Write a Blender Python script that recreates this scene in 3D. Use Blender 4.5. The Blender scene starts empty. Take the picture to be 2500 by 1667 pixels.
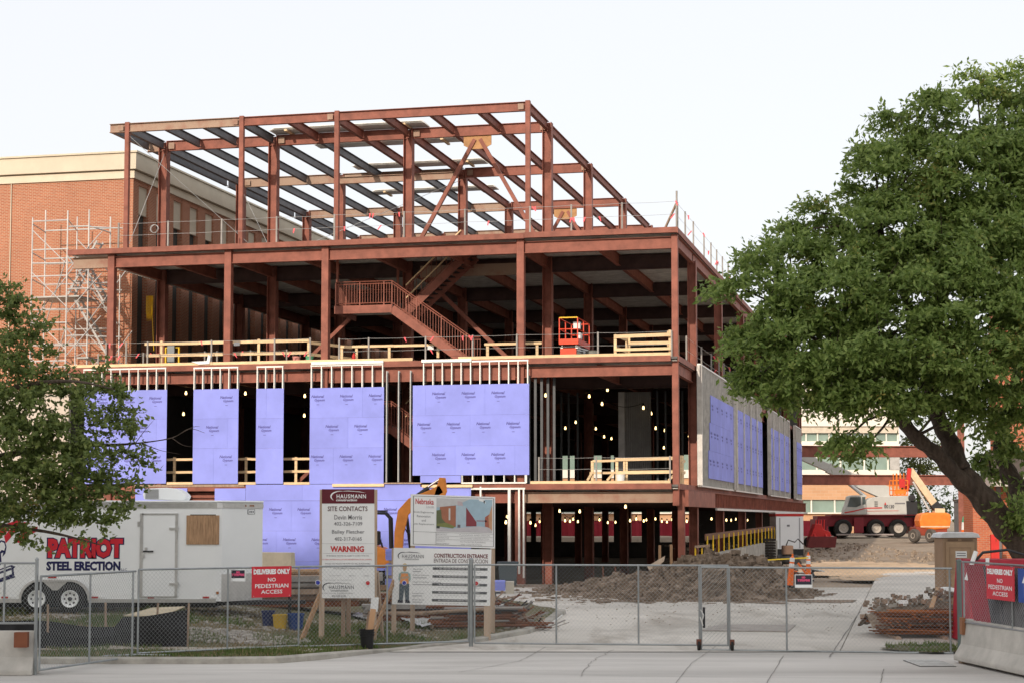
import bpy, bmesh, math, random
from mathutils import Vector, Matrix
R = math.radians
rnd = random.Random(7)
SC = bpy.context.scene
COL = SC.collection
# ------------------------------------------------------------------ camera, sky, sun, exposure
F = 4400.0; A = R(13.3); P = R(4.0); HOR = 1265.0; EYE = 2.9      # surveyed lens (photo pixels), building yaw, pitch, horizon row, eye height
CX = 1250.0; CY = HOR - F * math.tan(P)
cam = bpy.data.cameras.new('camera'); camo = bpy.data.objects.new('camera', cam); COL.objects.link(camo)
camo.location = (0, 0, EYE); camo.rotation_euler = (R(90) + P, 0, 0)
cam.sensor_width = 36.0; cam.lens = F / 2500 * 36.0; cam.shift_y = (CY - 833.5) / 2500.0
cam.clip_start = 0.5; cam.clip_end = 3000
SC.camera = camo
SUN_EL = R(25.0); SUN_AZ = R(-24.0)        # azimuth of the sun seen from the scene: behind the camera, to its left
world = bpy.data.worlds.new('World'); SC.world = world; world.use_nodes = True
wn = world.node_tree; wn.nodes.clear()
wo = wn.nodes.new('ShaderNodeOutputWorld'); wb = wn.nodes.new('ShaderNodeBackground'); sky = wn.nodes.new('ShaderNodeTexSky')
sky.sky_type = 'NISHITA'; sky.sun_disc = False; sky.sun_elevation = SUN_EL
sky.sun_rotation = math.pi - SUN_AZ
sky.air_density = 1.0; sky.dust_density = 4.5; sky.ozone_density = 1.0; sky.altitude = 350
wm = wn.nodes.new('ShaderNodeMix'); wm.data_type = 'RGBA'; wm.blend_type = 'ADD'; wm.clamp_result = False; wm.inputs[0].default_value = 0.3   # smoke haze: an even pale veil over the whole sky, the clear sky thinned behind it
wm.inputs[6].default_value = (5.65, 5.55, 5.5, 1)
wn.links.new(sky.outputs[0], wm.inputs[7]); wn.links.new(wm.outputs[2], wb.inputs[0])
wb.inputs[1].default_value = 0.1; wn.links.new(wb.outputs[0], wo.inputs[0])
sl = bpy.data.lights.new('sun', 'SUN'); sl.energy = 2.3; sl.angle = R(0.6); sl.color = (1.0, 0.85, 0.70)
so = bpy.data.objects.new('sun', sl); COL.objects.link(so); so.location = (-30, -40, 60)
sdir = Vector((math.sin(SUN_AZ) * math.cos(SUN_EL), -math.cos(SUN_AZ) * math.cos(SUN_EL), math.sin(SUN_EL)))   # towards the sun
so.rotation_euler = sdir.to_track_quat('Z', 'Y').to_euler()
SC.view_settings.view_transform = 'Standard'; SC.view_settings.look = 'None'
SC.view_settings.exposure = 0.58; SC.view_settings.gamma = 1.0; SC.view_settings.use_curve_mapping = False
SC.cycles.max_bounces = 8; SC.cycles.diffuse_bounces = 5; SC.cycles.transparent_max_bounces = 8
SC.cycles.sample_clamp_indirect = 4.0
# ------------------------------------------------------------------ survey: a photo pixel and a known plane give a point
def ray(px, py):
    r = (px - CX) / F; u = (CY - py) / F
    return (r, math.cos(P) - u * math.sin(P), math.sin(P) + u * math.cos(P))
def onY(px, py, Y):
    d = ray(px, py); t = Y / d[1]; return Vector((d[0] * t, Y, EYE + d[2] * t))
def onZ(px, py, z):
    d = ray(px, py); t = (z - EYE) / d[2]; return Vector((d[0] * t, d[1] * t, z))
_c = onY(1650, 861, 70); C = (_c[0], 70.0)
EX = (math.cos(A), -math.sin(A)); EY = (math.sin(A), math.cos(A))
def loc(x, y):
    dx, dy = x - C[0], y - C[1]; return (dx * EX[0] + dy * EX[1], dx * EY[0] + dy * EY[1])
def wor(x, y, z=0): return Vector((C[0] + x * EX[0] + y * EY[0], C[1] + x * EX[1] + y * EY[1], z))
def fac(px, py, v=0.0):                    # building frame: (x along the front, z) on the plane v metres behind the front
    d = ray(px, py); t = (v + C[0] * EY[0] + C[1] * EY[1]) / (d[0] * EY[0] + d[1] * EY[1])
    return (loc(d[0] * t, d[1] * t)[0], EYE + d[2] * t)
def side(px, py, x=0.0):                   # building frame: (v, z) on the plane x
    d = ray(px, py); t = (x + C[0] * EX[0] + C[1] * EX[1]) / (d[0] * EX[0] + d[1] * EX[1])
    return (loc(d[0] * t, d[1] * t)[1], EYE + d[2] * t)
# ------------------------------------------------------------------ materials
MATS = {}
def mat(name, col=None, rough=.75, metal=0.0, var=.12, scale=3.0, bump=0.0, bscale=40.0, col2=None, thr=None, emit=None, trans=0.0, spec=.3, rand=.05, stretch=None):
    if name in MATS: return MATS[name]
    m = bpy.data.materials.new(name); m.use_nodes = True; nt = m.node_tree; N = nt.nodes; L = nt.links
    b = N['Principled BSDF']; b.inputs['Roughness'].default_value = rough; b.inputs['Metallic'].default_value = metal
    b.inputs['Specular IOR Level'].default_value = spec
    tc = N.new('ShaderNodeTexCoord'); src = tc.outputs['Object']
    if stretch:
        mp = N.new('ShaderNodeMapping'); mp.inputs['Scale'].default_value = stretch; L.new(src, mp.inputs[0]); src = mp.outputs[0]
    nz = N.new('ShaderNodeTexNoise'); nz.inputs['Scale'].default_value = scale; nz.inputs['Detail'].default_value = 6; nz.inputs['Roughness'].default_value = .62
    L.new(src, nz.inputs['Vector'])
    ramp = N.new('ShaderNodeValToRGB'); L.new(nz.outputs[0], ramp.inputs[0])
    c = Vector(col[:3])
    lo = c * (1 - var); hi = c * (1 + var)
    if col2: hi = Vector(col2); lo = c
    e = ramp.color_ramp.elements
    e[0].position = .34 if thr is None else thr[0]; e[1].position = .66 if thr is None else thr[1]
    e[0].color = (*lo, 1); e[1].color = (*hi, 1)
    oi = N.new('ShaderNodeObjectInfo'); mr = N.new('ShaderNodeMapRange'); mr.inputs[3].default_value = 1 - rand; mr.inputs[4].default_value = 1 + rand
    L.new(oi.outputs['Random'], mr.inputs[0])
    mul = N.new('ShaderNodeVectorMath'); mul.operation = 'SCALE'; L.new(ramp.outputs[0], mul.inputs[0]); L.new(mr.outputs[0], mul.inputs['Scale'])
    L.new(mul.outputs[0], b.inputs['Base Color'])
    if bump:
        n2 = N.new('ShaderNodeTexNoise'); n2.inputs['Scale'].default_value = bscale; n2.inputs['Detail'].default_value = 5; L.new(tc.outputs['Object'], n2.inputs['Vector'])
        bp = N.new('ShaderNodeBump'); bp.inputs['Strength'].default_value = bump; bp.inputs['Distance'].default_value = .02
        L.new(n2.outputs[0], bp.inputs['Height']); L.new(bp.outputs[0], b.inputs['Normal'])
    if emit:
        b.inputs['Emission Color'].default_value = (*emit[:3], 1); b.inputs['Emission Strength'].default_value = emit[3]
    if trans: b.inputs['Transmission Weight'].default_value = trans
    MATS[name] = m; return m
def brickmat(name, c1, c2, mortar, bw=.30, bh=.10, axis='front'):
    if name in MATS: return MATS[name]
    m = bpy.data.materials.new(name); m.use_nodes = True; nt = m.node_tree; N = nt.nodes; L = nt.links; b = N['Principled BSDF']
    b.inputs['Roughness'].default_value = .85; b.inputs['Specular IOR Level'].default_value = .2
    tc = N.new('ShaderNodeTexCoord'); sp = N.new('ShaderNodeSeparateXYZ'); cb = N.new('ShaderNodeCombineXYZ'); L.new(tc.outputs['Object'], sp.inputs[0])
    ad = N.new('ShaderNodeMath'); ad.operation = 'ADD'; L.new(sp.outputs[0], ad.inputs[0]); L.new(sp.outputs[1], ad.inputs[1])
    L.new(ad.outputs[0], cb.inputs[0]); L.new(sp.outputs[2], cb.inputs[1])
    br = N.new('ShaderNodeTexBrick'); L.new(cb.outputs[0], br.inputs[0])
    br.inputs['Color1'].default_value = (*c1, 1); br.inputs['Color2'].default_value = (*c2, 1); br.inputs['Mortar'].default_value = (*mortar, 1)
    br.inputs['Scale'].default_value = 1.0; br.inputs['Brick Width'].default_value = bw; br.inputs['Row Height'].default_value = bh
    br.inputs['Mortar Size'].default_value = .012; br.inputs['Mortar Smooth'].default_value = .2; br.inputs['Bias'].default_value = -.1
    nz = N.new('ShaderNodeTexNoise'); nz.inputs['Scale'].default_value = .6; nz.inputs['Detail'].default_value = 5; L.new(tc.outputs['Object'], nz.inputs[0])
    mr = N.new('ShaderNodeMapRange'); mr.inputs[3].default_value = .86; mr.inputs[4].default_value = 1.14; L.new(nz.outputs[0], mr.inputs[0])
    mul = N.new('ShaderNodeVectorMath'); mul.operation = 'SCALE'; L.new(br.outputs[0], mul.inputs[0]); L.new(mr.outputs[0], mul.inputs['Scale'])
    L.new(mul.outputs[0], b.inputs['Base Color'])
    bp = N.new('ShaderNodeBump'); bp.inputs['Strength'].default_value = .5; bp.inputs['Distance'].default_value = .012; bp.invert = True
    L.new(br.outputs['Fac'], bp.inputs['Height']); L.new(bp.outputs[0], b.inputs['Normal'])
    MATS[name] = m; return m
PRIMER = mat('primer_steel', (.255, .090, .062), .62, var=.24, scale=2.2, bump=.12, bscale=25)
RAW = mat('mill_steel', (.34, .235, .17), .55, var=.22, scale=2.0, col2=(.27, .125, .085), thr=(.45, .75))
GREYST = mat('mill_scale_grey', (.13, .125, .13), .5, var=.2, scale=2.0, metal=.3)
DECK = mat('galvanised_deck', (.60, .585, .55), .55, metal=.1, var=.2, scale=2.0)
GALV = mat('galvanised', (.60, .60, .58), .42, metal=.55, var=.12, scale=4)
STUD = mat('stud_galvanised', (.66, .66, .63), .45, metal=.4, var=.1, scale=5)
TIMB = mat('timber', (.74, .54, .32), .7, var=.14, scale=4, stretch=(1, 1, 6), rand=.12)
OLDTIMB = mat('weathered_timber', (.36, .26, .19), .8, var=.2, scale=4, stretch=(3, 3, .6), rand=.12)
PLY = mat('plywood', (.38, .235, .135), .75, var=.28, scale=3.5, stretch=(8, 8, 1))
BLUE = mat('gypsum_sheathing', (.26, .295, .74), .7, var=.08, scale=.9, rand=.045)
INK = mat('print_ink', (.095, .09, .30), .8)
INKDK = mat('print_ink_dark', (.035, .035, .05), .7)
CONC = mat('concrete', (.46, .44, .40), .85, var=.16, scale=1.6, bump=.25, bscale=30)
CONCD = mat('old_concrete', (.36, .34, .30), .88, var=.25, scale=2.2, bump=.3, bscale=25)
WHITEP = mat('white_paint', (.84, .86, .86), .38, var=.03, scale=1.0, spec=.45, rand=.01)
SIGNW = mat('sign_white', (.80, .81, .80), .45, var=.03, scale=2, rand=.02)
BLACK = mat('black_plastic', (.012, .012, .013), .5)
RUBBER = mat('rubber', (.022, .021, .02), .8, var=.25, scale=6)
REDP = mat('red_paint', (.55, .035, .03), .45, var=.1)
SIGNR = mat('sign_red', (.58, .03, .045), .45, var=.04)
ORANGE = mat('orange_paint', (.82, .21, .025), .42, var=.08)
EXCO = mat('excavator_orange', (.72, .255, .05), .5, var=.12, scale=3)
YELLOW = mat('yellow_paint', (.80, .52, .03), .5, var=.08)
MAROON = mat('maroon', (.115, .012, .022), .5, var=.06)
GLASS = mat('window_glass', (.055, .075, .075), .08, spec=.6, var=.1)
DARK = mat('dark_metal', (.03, .03, .033), .55)
FLAG = mat('pink_flagging', (.85, .12, .14), .7)
STRUT = mat('grey_post', (.30, .28, .26), .7, var=.15)
# ------------------------------------------------------------------ mesh helpers
class MB:
    def __init__(s): s.v = []; s.f = []
    def add(s, vs, fs):
        n = len(s.v); s.v += [tuple(p) for p in vs]; s.f += [tuple(i + n for i in f) for f in fs]; return s
    def box(s, x0, x1, y0, y1, z0, z1):
        return s.add([(x0, y0, z0), (x1, y0, z0), (x1, y1, z0), (x0, y1, z0), (x0, y0, z1), (x1, y0, z1), (x1, y1, z1), (x0, y1, z1)],
                     [(0, 3, 2, 1), (4, 5, 6, 7), (0, 1, 5, 4), (1, 2, 6, 5), (2, 3, 7, 6), (3, 0, 4, 7)])
    def frame(s, p, q, up=(0, 0, 1)):
        p = Vector(p); q = Vector(q); d = (q - p).normalized(); u = Vector(up)
        if abs(d.dot(u)) > .98: u = Vector((0, 1, 0))
        w = d.cross(u).normalized(); u = w.cross(d).normalized(); return p, q, w, u
    def sweep(s, p, q, sec, up=(0, 0, 1)):
        p, q, w, u = s.frame(p, q, up); n = len(sec)
        return s.add([p + w * a + u * b for a, b in sec] + [q + w * a + u * b for a, b in sec],
                     [(i, (i + 1) % n, (i + 1) % n + n, i + n) for i in range(n)] + [tuple(range(n - 1, -1, -1)), tuple(range(n, 2 * n))])
    def bar(s, p, q, w, h, up=(0, 0, 1)):
        return s.sweep(p, q, [(-w / 2, -h / 2), (w / 2, -h / 2), (w / 2, h / 2), (-w / 2, h / 2)], up)
    def ibeam(s, p, q, d, w, tf=.022, tw=.016, up=(0, 0, 1)):
        a = d / 2; b = w / 2; t = tw / 2
        return s.sweep(p, q, [(-b, -a), (b, -a), (b, -a + tf), (t, -a + tf), (t, a - tf), (b, a - tf), (b, a), (-b, a), (-b, a - tf), (-t, a - tf), (-t, -a + tf), (-b, -a + tf)], up)
    def tube(s, p, q, r, n=6, r2=None):
        p, q, w, u = s.frame(p, q); r2 = r if r2 is None else r2
        cs = [(math.cos(2 * math.pi * i / n), math.sin(2 * math.pi * i / n)) for i in range(n)]
        return s.add([p + w * (r * a) + u * (r * b) for a, b in cs] + [q + w * (r2 * a) + u * (r2 * b) for a, b in cs],
                     [(i, (i + 1) % n, (i + 1) % n + n, i + n) for i in range(n)] + [tuple(range(n - 1, -1, -1)), tuple(range(n, 2 * n))])
    def path(s, pts, r, n=5, rr=None):
        pts = [Vector(p) for p in pts]; m = len(pts); rings = []; ref = None
        for i, p in enumerate(pts):
            d = (pts[min(i + 1, m - 1)] - pts[max(i - 1, 0)])
            d = d.normalized() if d.length > 1e-9 else Vector((0, 0, 1))
            if ref is None: ref = Vector((0, 0, 1)) if abs(d.z) < .9 else Vector((0, 1, 0))
            w = d.cross(ref).normalized(); ref = w.cross(d).normalized(); k = r if rr is None else rr[i]
            rings.append([p + w * (k * math.cos(2 * math.pi * j / n)) + ref * (k * math.sin(2 * math.pi * j / n)) for j in range(n)])
        fs = [(i * n + j, i * n + (j + 1) % n, (i + 1) * n + (j + 1) % n, (i + 1) * n + j) for i in range(m - 1) for j in range(n)]
        return s.add([x for g in rings for x in g], fs + [tuple(range(n - 1, -1, -1)), tuple(range((m - 1) * n, m * n))])
    def lathe(s, o, axis, prof, n=20):
        o = Vector(o); ax = Vector(axis).normalized(); ref = Vector((0, 0, 1)) if abs(ax.z) < .9 else Vector((1, 0, 0))
        w = ax.cross(ref).normalized(); u = w.cross(ax); m = len(prof)
        vs = [o + ax * h + (w * math.cos(2 * math.pi * j / n) + u * math.sin(2 * math.pi * j / n)) * r for r, h in prof for j in range(n)]
        fs = [(i * n + j, i * n + (j + 1) % n, (i + 1) * n + (j + 1) % n, (i + 1) * n + j) for i in range(m - 1) for j in range(n)]
        return s.add(vs, fs + [tuple(range(n - 1, -1, -1)), tuple(range((m - 1) * n, m * n))])
    def prism(s, poly, off):                # planar polygon of 3-D points, pushed along off
        n = len(poly); off = Vector(off); a = [Vector(p) for p in poly]
        return s.add(a + [p + off for p in a], [(i, (i + 1) % n, (i + 1) % n + n, i + n) for i in range(n)] + [tuple(range(n - 1, -1, -1)), tuple(range(n, 2 * n))])
    def quad(s, a, b, c, d): return s.add([a, b, c, d], [(0, 1, 2, 3)])
    def mesh(s, name, m, smooth=False):
        me = bpy.data.meshes.new(name); me.from_pydata(s.v, [], s.f); me.update()
        bm = bmesh.new(); bm.from_mesh(me); bmesh.ops.recalc_face_normals(bm, faces=bm.faces); bm.to_mesh(me); bm.free()
        if smooth: me.shade_smooth()
        me.materials.append(m); return me
    def obj(s, name, m, parent=None, smooth=False, label=None):
        o = bpy.data.objects.new(name, s.mesh(name, m, smooth)); COL.objects.link(o)
        if parent: o.parent = parent
        if label: o['label'] = label
        return o
def inst(name, me, parent, loc=(0, 0, 0), rz=0.0):
    o = bpy.data.objects.new(name, me); COL.objects.link(o); o.parent = parent; o.location = loc; o.rotation_euler = (0, 0, rz); return o
def tag(o, label, cat, group=None, kind=None):
    o['label'] = label
    if cat: o['category'] = cat
    if group: o['group'] = group
    if kind: o['kind'] = kind
    return o
def thing(name, label, cat, at=(0, 0, 0), rz=0.0, group=None):
    o = bpy.data.objects.new(name, None); COL.objects.link(o); o.empty_display_size = .3
    o.location = at; o.rotation_euler = (0, 0, rz); return tag(o, label, cat, group)
def copy_thing(root, at, rz, label):
    r = root.copy(); COL.objects.link(r); r.location = at; r.rotation_euler = (0, 0, rz); r['label'] = label
    for c in list(root.children):
        k = c.copy(); COL.objects.link(k); k.parent = r
        for g in list(c.children):
            d = g.copy(); COL.objects.link(d); d.parent = k
    return r
def struct(o): o['kind'] = 'structure'; return o
def stuff(o): o['kind'] = 'stuff'; return o
def bevel(o, w=.01, seg=2):
    m = o.modifiers.new('bevel', 'BEVEL'); m.width = w; m.segments = seg; m.limit_method = 'ANGLE'; return o
_txt = {}
def text_verts(s, size, shear=0.0, bold=0.0, align='CENTER', xs=1.0, space=1.0, fit=None):
    key = (s, size, shear, bold, align, xs, space, fit)
    if key in _txt: return _txt[key]
    cu = bpy.data.curves.new('t', 'FONT'); cu.body = s; cu.size = size; cu.shear = shear; cu.offset = bold; cu.align_x = align
    cu.align_y = 'CENTER'; cu.resolution_u = 2; cu.space_character = space; cu.fill_mode = 'FRONT'
    o = bpy.data.objects.new('t', cu); me = bpy.data.meshes.new_from_object(o)
    vs = [(v.co.x * xs, v.co.y) for v in me.vertices]; fs = [tuple(p.vertices) for p in me.polygons]
    bpy.data.objects.remove(o); bpy.data.meshes.remove(me); bpy.data.curves.remove(cu)
    if fit and vs:                            # fit = (width, height): stretch the word to its printed size
        x0 = min(v[0] for v in vs); x1 = max(v[0] for v in vs); y0 = min(v[1] for v in vs); y1 = max(v[1] for v in vs)
        sx = fit[0] / (x1 - x0); sy = (fit[1] / (y1 - y0)) if fit[1] else sx
        ox = {'CENTER': (x0 + x1) / 2, 'LEFT': x0, 'RIGHT': x1}[align]
        vs = [((x - ox) * sx, (y - (y0 + y1) / 2) * sy) for x, y in vs]
    _txt[key] = (vs, fs); return vs, fs
def lettering(s, m, parent, o, ax=(1, 0, 0), ay=(0, 0, 1), size=.2, name='lettering', **k):
    vs, fs = text_verts(s, size, **k); o = Vector(o); ax = Vector(ax); ay = Vector(ay)
    mb = MB().add([o + ax * x + ay * y for x, y in vs], fs)
    return mb.obj(name, m, parent)
def smooth01(t): t = max(0.0, min(1.0, t)); return t * t * (3 - 2 * t)
# ------------------------------------------------------------------ the steel frame building
B = thing('steel_frame_building', 'three-storey rust red steel frame under construction with blue wall boards', 'building', (C[0], C[1], 0), -A)
GX = [0.0, -6.2, -12.4, -18.65, -23.9]
ROWS = [5.1, 14.3, 24.0, 33.0, 43.0, 52.5, 62.0]
Z1, Z2, Z3, Z4, ZR = -0.55, 4.22, 9.18, 14.18, 19.87
XL = -25.8; VB = 65.0
def col(x, v, z0, z1, d=.30, turn=False, m=PRIMER):
    return MB().ibeam((x, v, z0), (x, v, z1), d, d * .98, .03, .022, up=(1, 0, 0) if turn else (0, 1, 0)).obj('column', m, B)
def hss(x, v, z0, z1, w=.26, m=PRIMER):
    return bevel(MB().box(x - w / 2, x + w / 2, v - w / 2, v + w / 2, z0, z1).obj('column', m, B), .015)
def beam(p, q, d=.45, w=.2, m=PRIMER): return MB().ibeam(p, q, d, w).obj('beam', m, B)
# front columns, floor to floor (x, kind)
FRONT = [(-.02, 0), (-6.2, 0), (-14.4, 0), (-18.65, 0), (-23.9, 0)]
for i, (x, k) in enumerate(FRONT):
    hss(x, 0.02, Z2 - (.82 if i == 0 else .6), Z4 - .2, .25 if i == 0 else .30)
    if i: hss(x, .06, Z1 - 1.5, Z2 - .6, .3)
hss(.12, .42, Z1 - 1.5, Z2 - .7, .26)
# columns of the side row and inside
for v in ROWS:
    for x in GX:
        if x == 0.0:
            col(x - .02, v, Z1 - 1.5, Z4 - .55, .36, turn=True); continue
        top = ZR - .06 if v < 34 else Z4 - .55
        col(x, v, Z1 - 1.5, top, .40, turn=True)
# penthouse front row
VP_ = 1.3
for x in (-6.2, -14.4, -18.65, -23.9):
    hss(x, VP_, Z4, ZR + .05, .20)
# roof beams along the front and rows; tops at ZR
rows_r = [VP_, 5.1, 14.3, 24.0, 33.0]
RX = [-6.2, -8.27, -10.33, -12.4, -14.48, -16.56, -18.65, -20.4, -22.15, -23.9, -24.62]
def segs(xs, v, z, d, w, raws, off=.0):
    for a, b in zip(xs[:-1], xs[1:]):
        beam((a - .12, v, z), (b + .12, v, z), d, w, RAW if (round(a, 1), v) in raws else PRIMER)
raws = {(-18.6, VP_), (-18.7, VP_), (-23.9, VP_), (-12.4, 14.3), (-18.6, 14.3), (-18.7, 14.3), (-18.6, 24.0), (-18.7, 24.0), (-12.4, 24.0), (-23.9, 14.3)}
for v in rows_r:
    xs = [-6.2, -14.4, -18.65, -23.9] if v == VP_ else [-6.2, -12.4, -18.65, -23.9]
    d = .38 if v == VP_ else .46
    for a, b in zip(xs[:-1], xs[1:]):
        m = RAW if (v == VP_ and a < -18) or (v >= 14 and a < -12) else PRIMER
        beam((a - .11, v, ZR - d / 2), (b + .11, v, ZR - d / 2), d, .19, m)
    if v in (VP_, 5.1): beam((-24.01, v, ZR - d / 2), (-24.72, v, ZR - d / 2), d, .19, RAW)
for a, b in zip([VP_] + rows_r[1:-1], rows_r[1:]):
    for x in RX:
        m = GREYST if x < -16.6 or (x < -14 and a > 13) else PRIMER
        if -17 < x < -6.5 and 5 < a < 24 and x < -14.5: m = GREYST
        beam((x, a + .1, ZR - .2), (x, b - .1, ZR - .2), .36, .17, m)
beam((-12.6, 13.2, ZR - .55), (-18.5, 13.2, ZR - .55), .34, .2, RAW)
# bolted end plates at the roof joints
for x in (-6.75, -12.4, -18.65, -23.9):
    for v in (5.1, 14.3):
        MB().box(x + .24, x + .52, v - .115, v - .098, ZR - .38, ZR - .1).obj('connection_plate', RAW, B)
for x in (-6.2, -14.4, -18.65, -23.9):
    MB().box(x - .40, x - .16, VP_ - .115, VP_ - .098, ZR - .32, ZR - .08).obj('connection_plate', RAW, B)
# chevron braces
def chevron(xa, xb, v, zt, zb, plate=True):
    xm = (xa + xb) / 2
    MB().bar((xm - .12, v, zt), (xa + .1, v, zb), .16, .16).obj('brace', PRIMER, B)
    MB().bar((xm + .12, v, zt), (xb - .1, v, zb), .16, .16).obj('brace', PRIMER, B)
    MB().prism([(xm - .62, v - .02, zt + .18), (xm + .62, v - .02, zt + .18), (xm + .62, v - .02, zt - .25), (xm + .3, v - .02, zt - .42), (xm - .3, v - .02, zt - .42), (xm - .62, v - .02, zt - .25)], (0, .03, 0)).obj('gusset_plate', mat('gusset_raw', (.45, .24, .10), .6, var=.2), B)
chevron(-12.4, -6.2, 5.1, ZR - .62, Z4)
chevron(-12.4, -6.2, 24.0, ZR - .62, Z4)
# wire stays of the penthouse
for p, q in (((-23.8, VP_, 19.3), (-18.9, 5.0, 14.3)), ((-23.9, 5.1, 19.3), (-23.9, VP_, 14.3)), ((-18.6, 5.1, 14.4), (-23.8, 14.3, 19.2)), ((-12.5, 14.3, 19.3), (-18.5, 5.1, 14.4))):
    MB().tube(p, q, .012, 4).obj('stay_wire', GALV, B)
# floors: slab, corrugated deck underside, edge plate, girders and joists
def deck(x0, x1, y0, y1, z):
    mb = MB(); y = y0; prof = []
    while y < y1: prof += [(y, 0), (y + .10, 0), (y + .14, .075), (y + .26, .075)]; y += .30
    for (a, za), (b, zb) in zip(prof[:-1], prof[1:]): mb.quad((x0, a, z + za), (x1, a, z + za), (x1, b, z + zb), (x0, b, z + zb))
    return mb.obj('metal_deck', DECK, B)
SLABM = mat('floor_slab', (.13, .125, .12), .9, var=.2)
DGIRD = mat('shaded_girder', (.075, .042, .038), .6, var=.25, scale=2)  # row girders: interior shade put into the colour, darker than the primed beams
def floor(z, x0, x1, joists, d=.62, back=VB, rim=True):
    bounds = [-.28] + ROWS + [back]
    for a, b in zip(bounds[:-1], bounds[1:]):
        deck(x0, x1 - .05, a + .02, b - .02, z - .17)
        MB().box(x0, x1 - .02, a + .012, b - .012, z - .085, z).obj('concrete_slab', SLABM, B)
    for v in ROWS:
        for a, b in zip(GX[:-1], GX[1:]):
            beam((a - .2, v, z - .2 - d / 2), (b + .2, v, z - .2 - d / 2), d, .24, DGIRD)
    for a, b in zip([0.15] + ROWS[:-1], ROWS):
        for x in joists: beam((x, a + .14, z - .2 - .24), (x, b - .14, z - .2 - .24), .46, .18)
JO = [0, -3.1, -6.2, -9.3, -12.4, -15.5, -18.65, -21.3, -23.9]
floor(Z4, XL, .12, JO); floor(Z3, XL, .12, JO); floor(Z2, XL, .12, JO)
MB().box(XL, 3, .8, VB, Z1 - .3, Z1).obj('concrete_slab', CONCD, B)
# edge plates and front spandrel beams
def front_edge(z, x0, x1, dz=.0):
    MB().box(x0, x1, -.34, -.30, z - .19 + dz, z + .03 + dz).obj('edge_plate', PRIMER, B)
    MB().box(x0, x1, -.298, -.12, z - .19 + dz, z - .175 + dz).obj('edge_plate', PRIMER, B)
front_edge(Z4, XL, -6.0); front_edge(Z4, -5.99, .12, .02)
front_edge(Z3, XL, -6.1); front_edge(Z3, -6.09, -.16, .01); front_edge(Z2, XL, -6.0); front_edge(Z2, -5.99, -.16, .01)
fx = [0, -6.2, -14.4, -18.65, -23.9]
for z, d in ((Z4, .47), (Z3, .42), (Z2, .42)):
    for a, b in zip(fx[:-1], fx[1:]):
        m = RAW if (z == Z2 and a == 0) else PRIMER
        beam((a - .16, .02, z - .28 - d / 2), (b + .16, .02, z - .28 - d / 2), d, .22, m)
    beam((-24.06, .02, z - .28 - d / 2), (XL + .1, .02, z - .28 - d / 2), d, .22, RAW)
MB().box(-14.2, -6.4, -.12, -.1, Z3 - .78, Z3 - .2).obj('fascia_plate', PRIMER, B)
# side edge plates (x = 0 row)
for z in (Z4, Z3, Z2):
    MB().box(.12, .16, -.34, VB, z - .19, z + .03).obj('edge_plate', PRIMER, B)
MB().box(.0, .4, .55, VB, Z2 - .22, Z2 - .19).obj('edge_plate', PRIMER, B)
# deep side girder of the second floor with stiffeners and the grey angle under it
MB().box(.30, .34, 8.9, VB, Z2 - .84, Z2 - .22).obj('side_girder', PRIMER, B)
vv = 9.3
while vv < 64:
    MB().box(.342, .40, vv - .012, vv + .012, Z2 - .82, Z2 - .24).obj('stiffener', PRIMER, B); vv += .62
MB().box(-.05, .42, .3, 8.9, Z2 - .85, Z2 - .23).obj('side_girder', PRIMER, B)
MB().box(.36, .46, 9.4, VB, Z2 - .96, Z2 - .86).obj('galvanised_angle', GALV, B)
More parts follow.
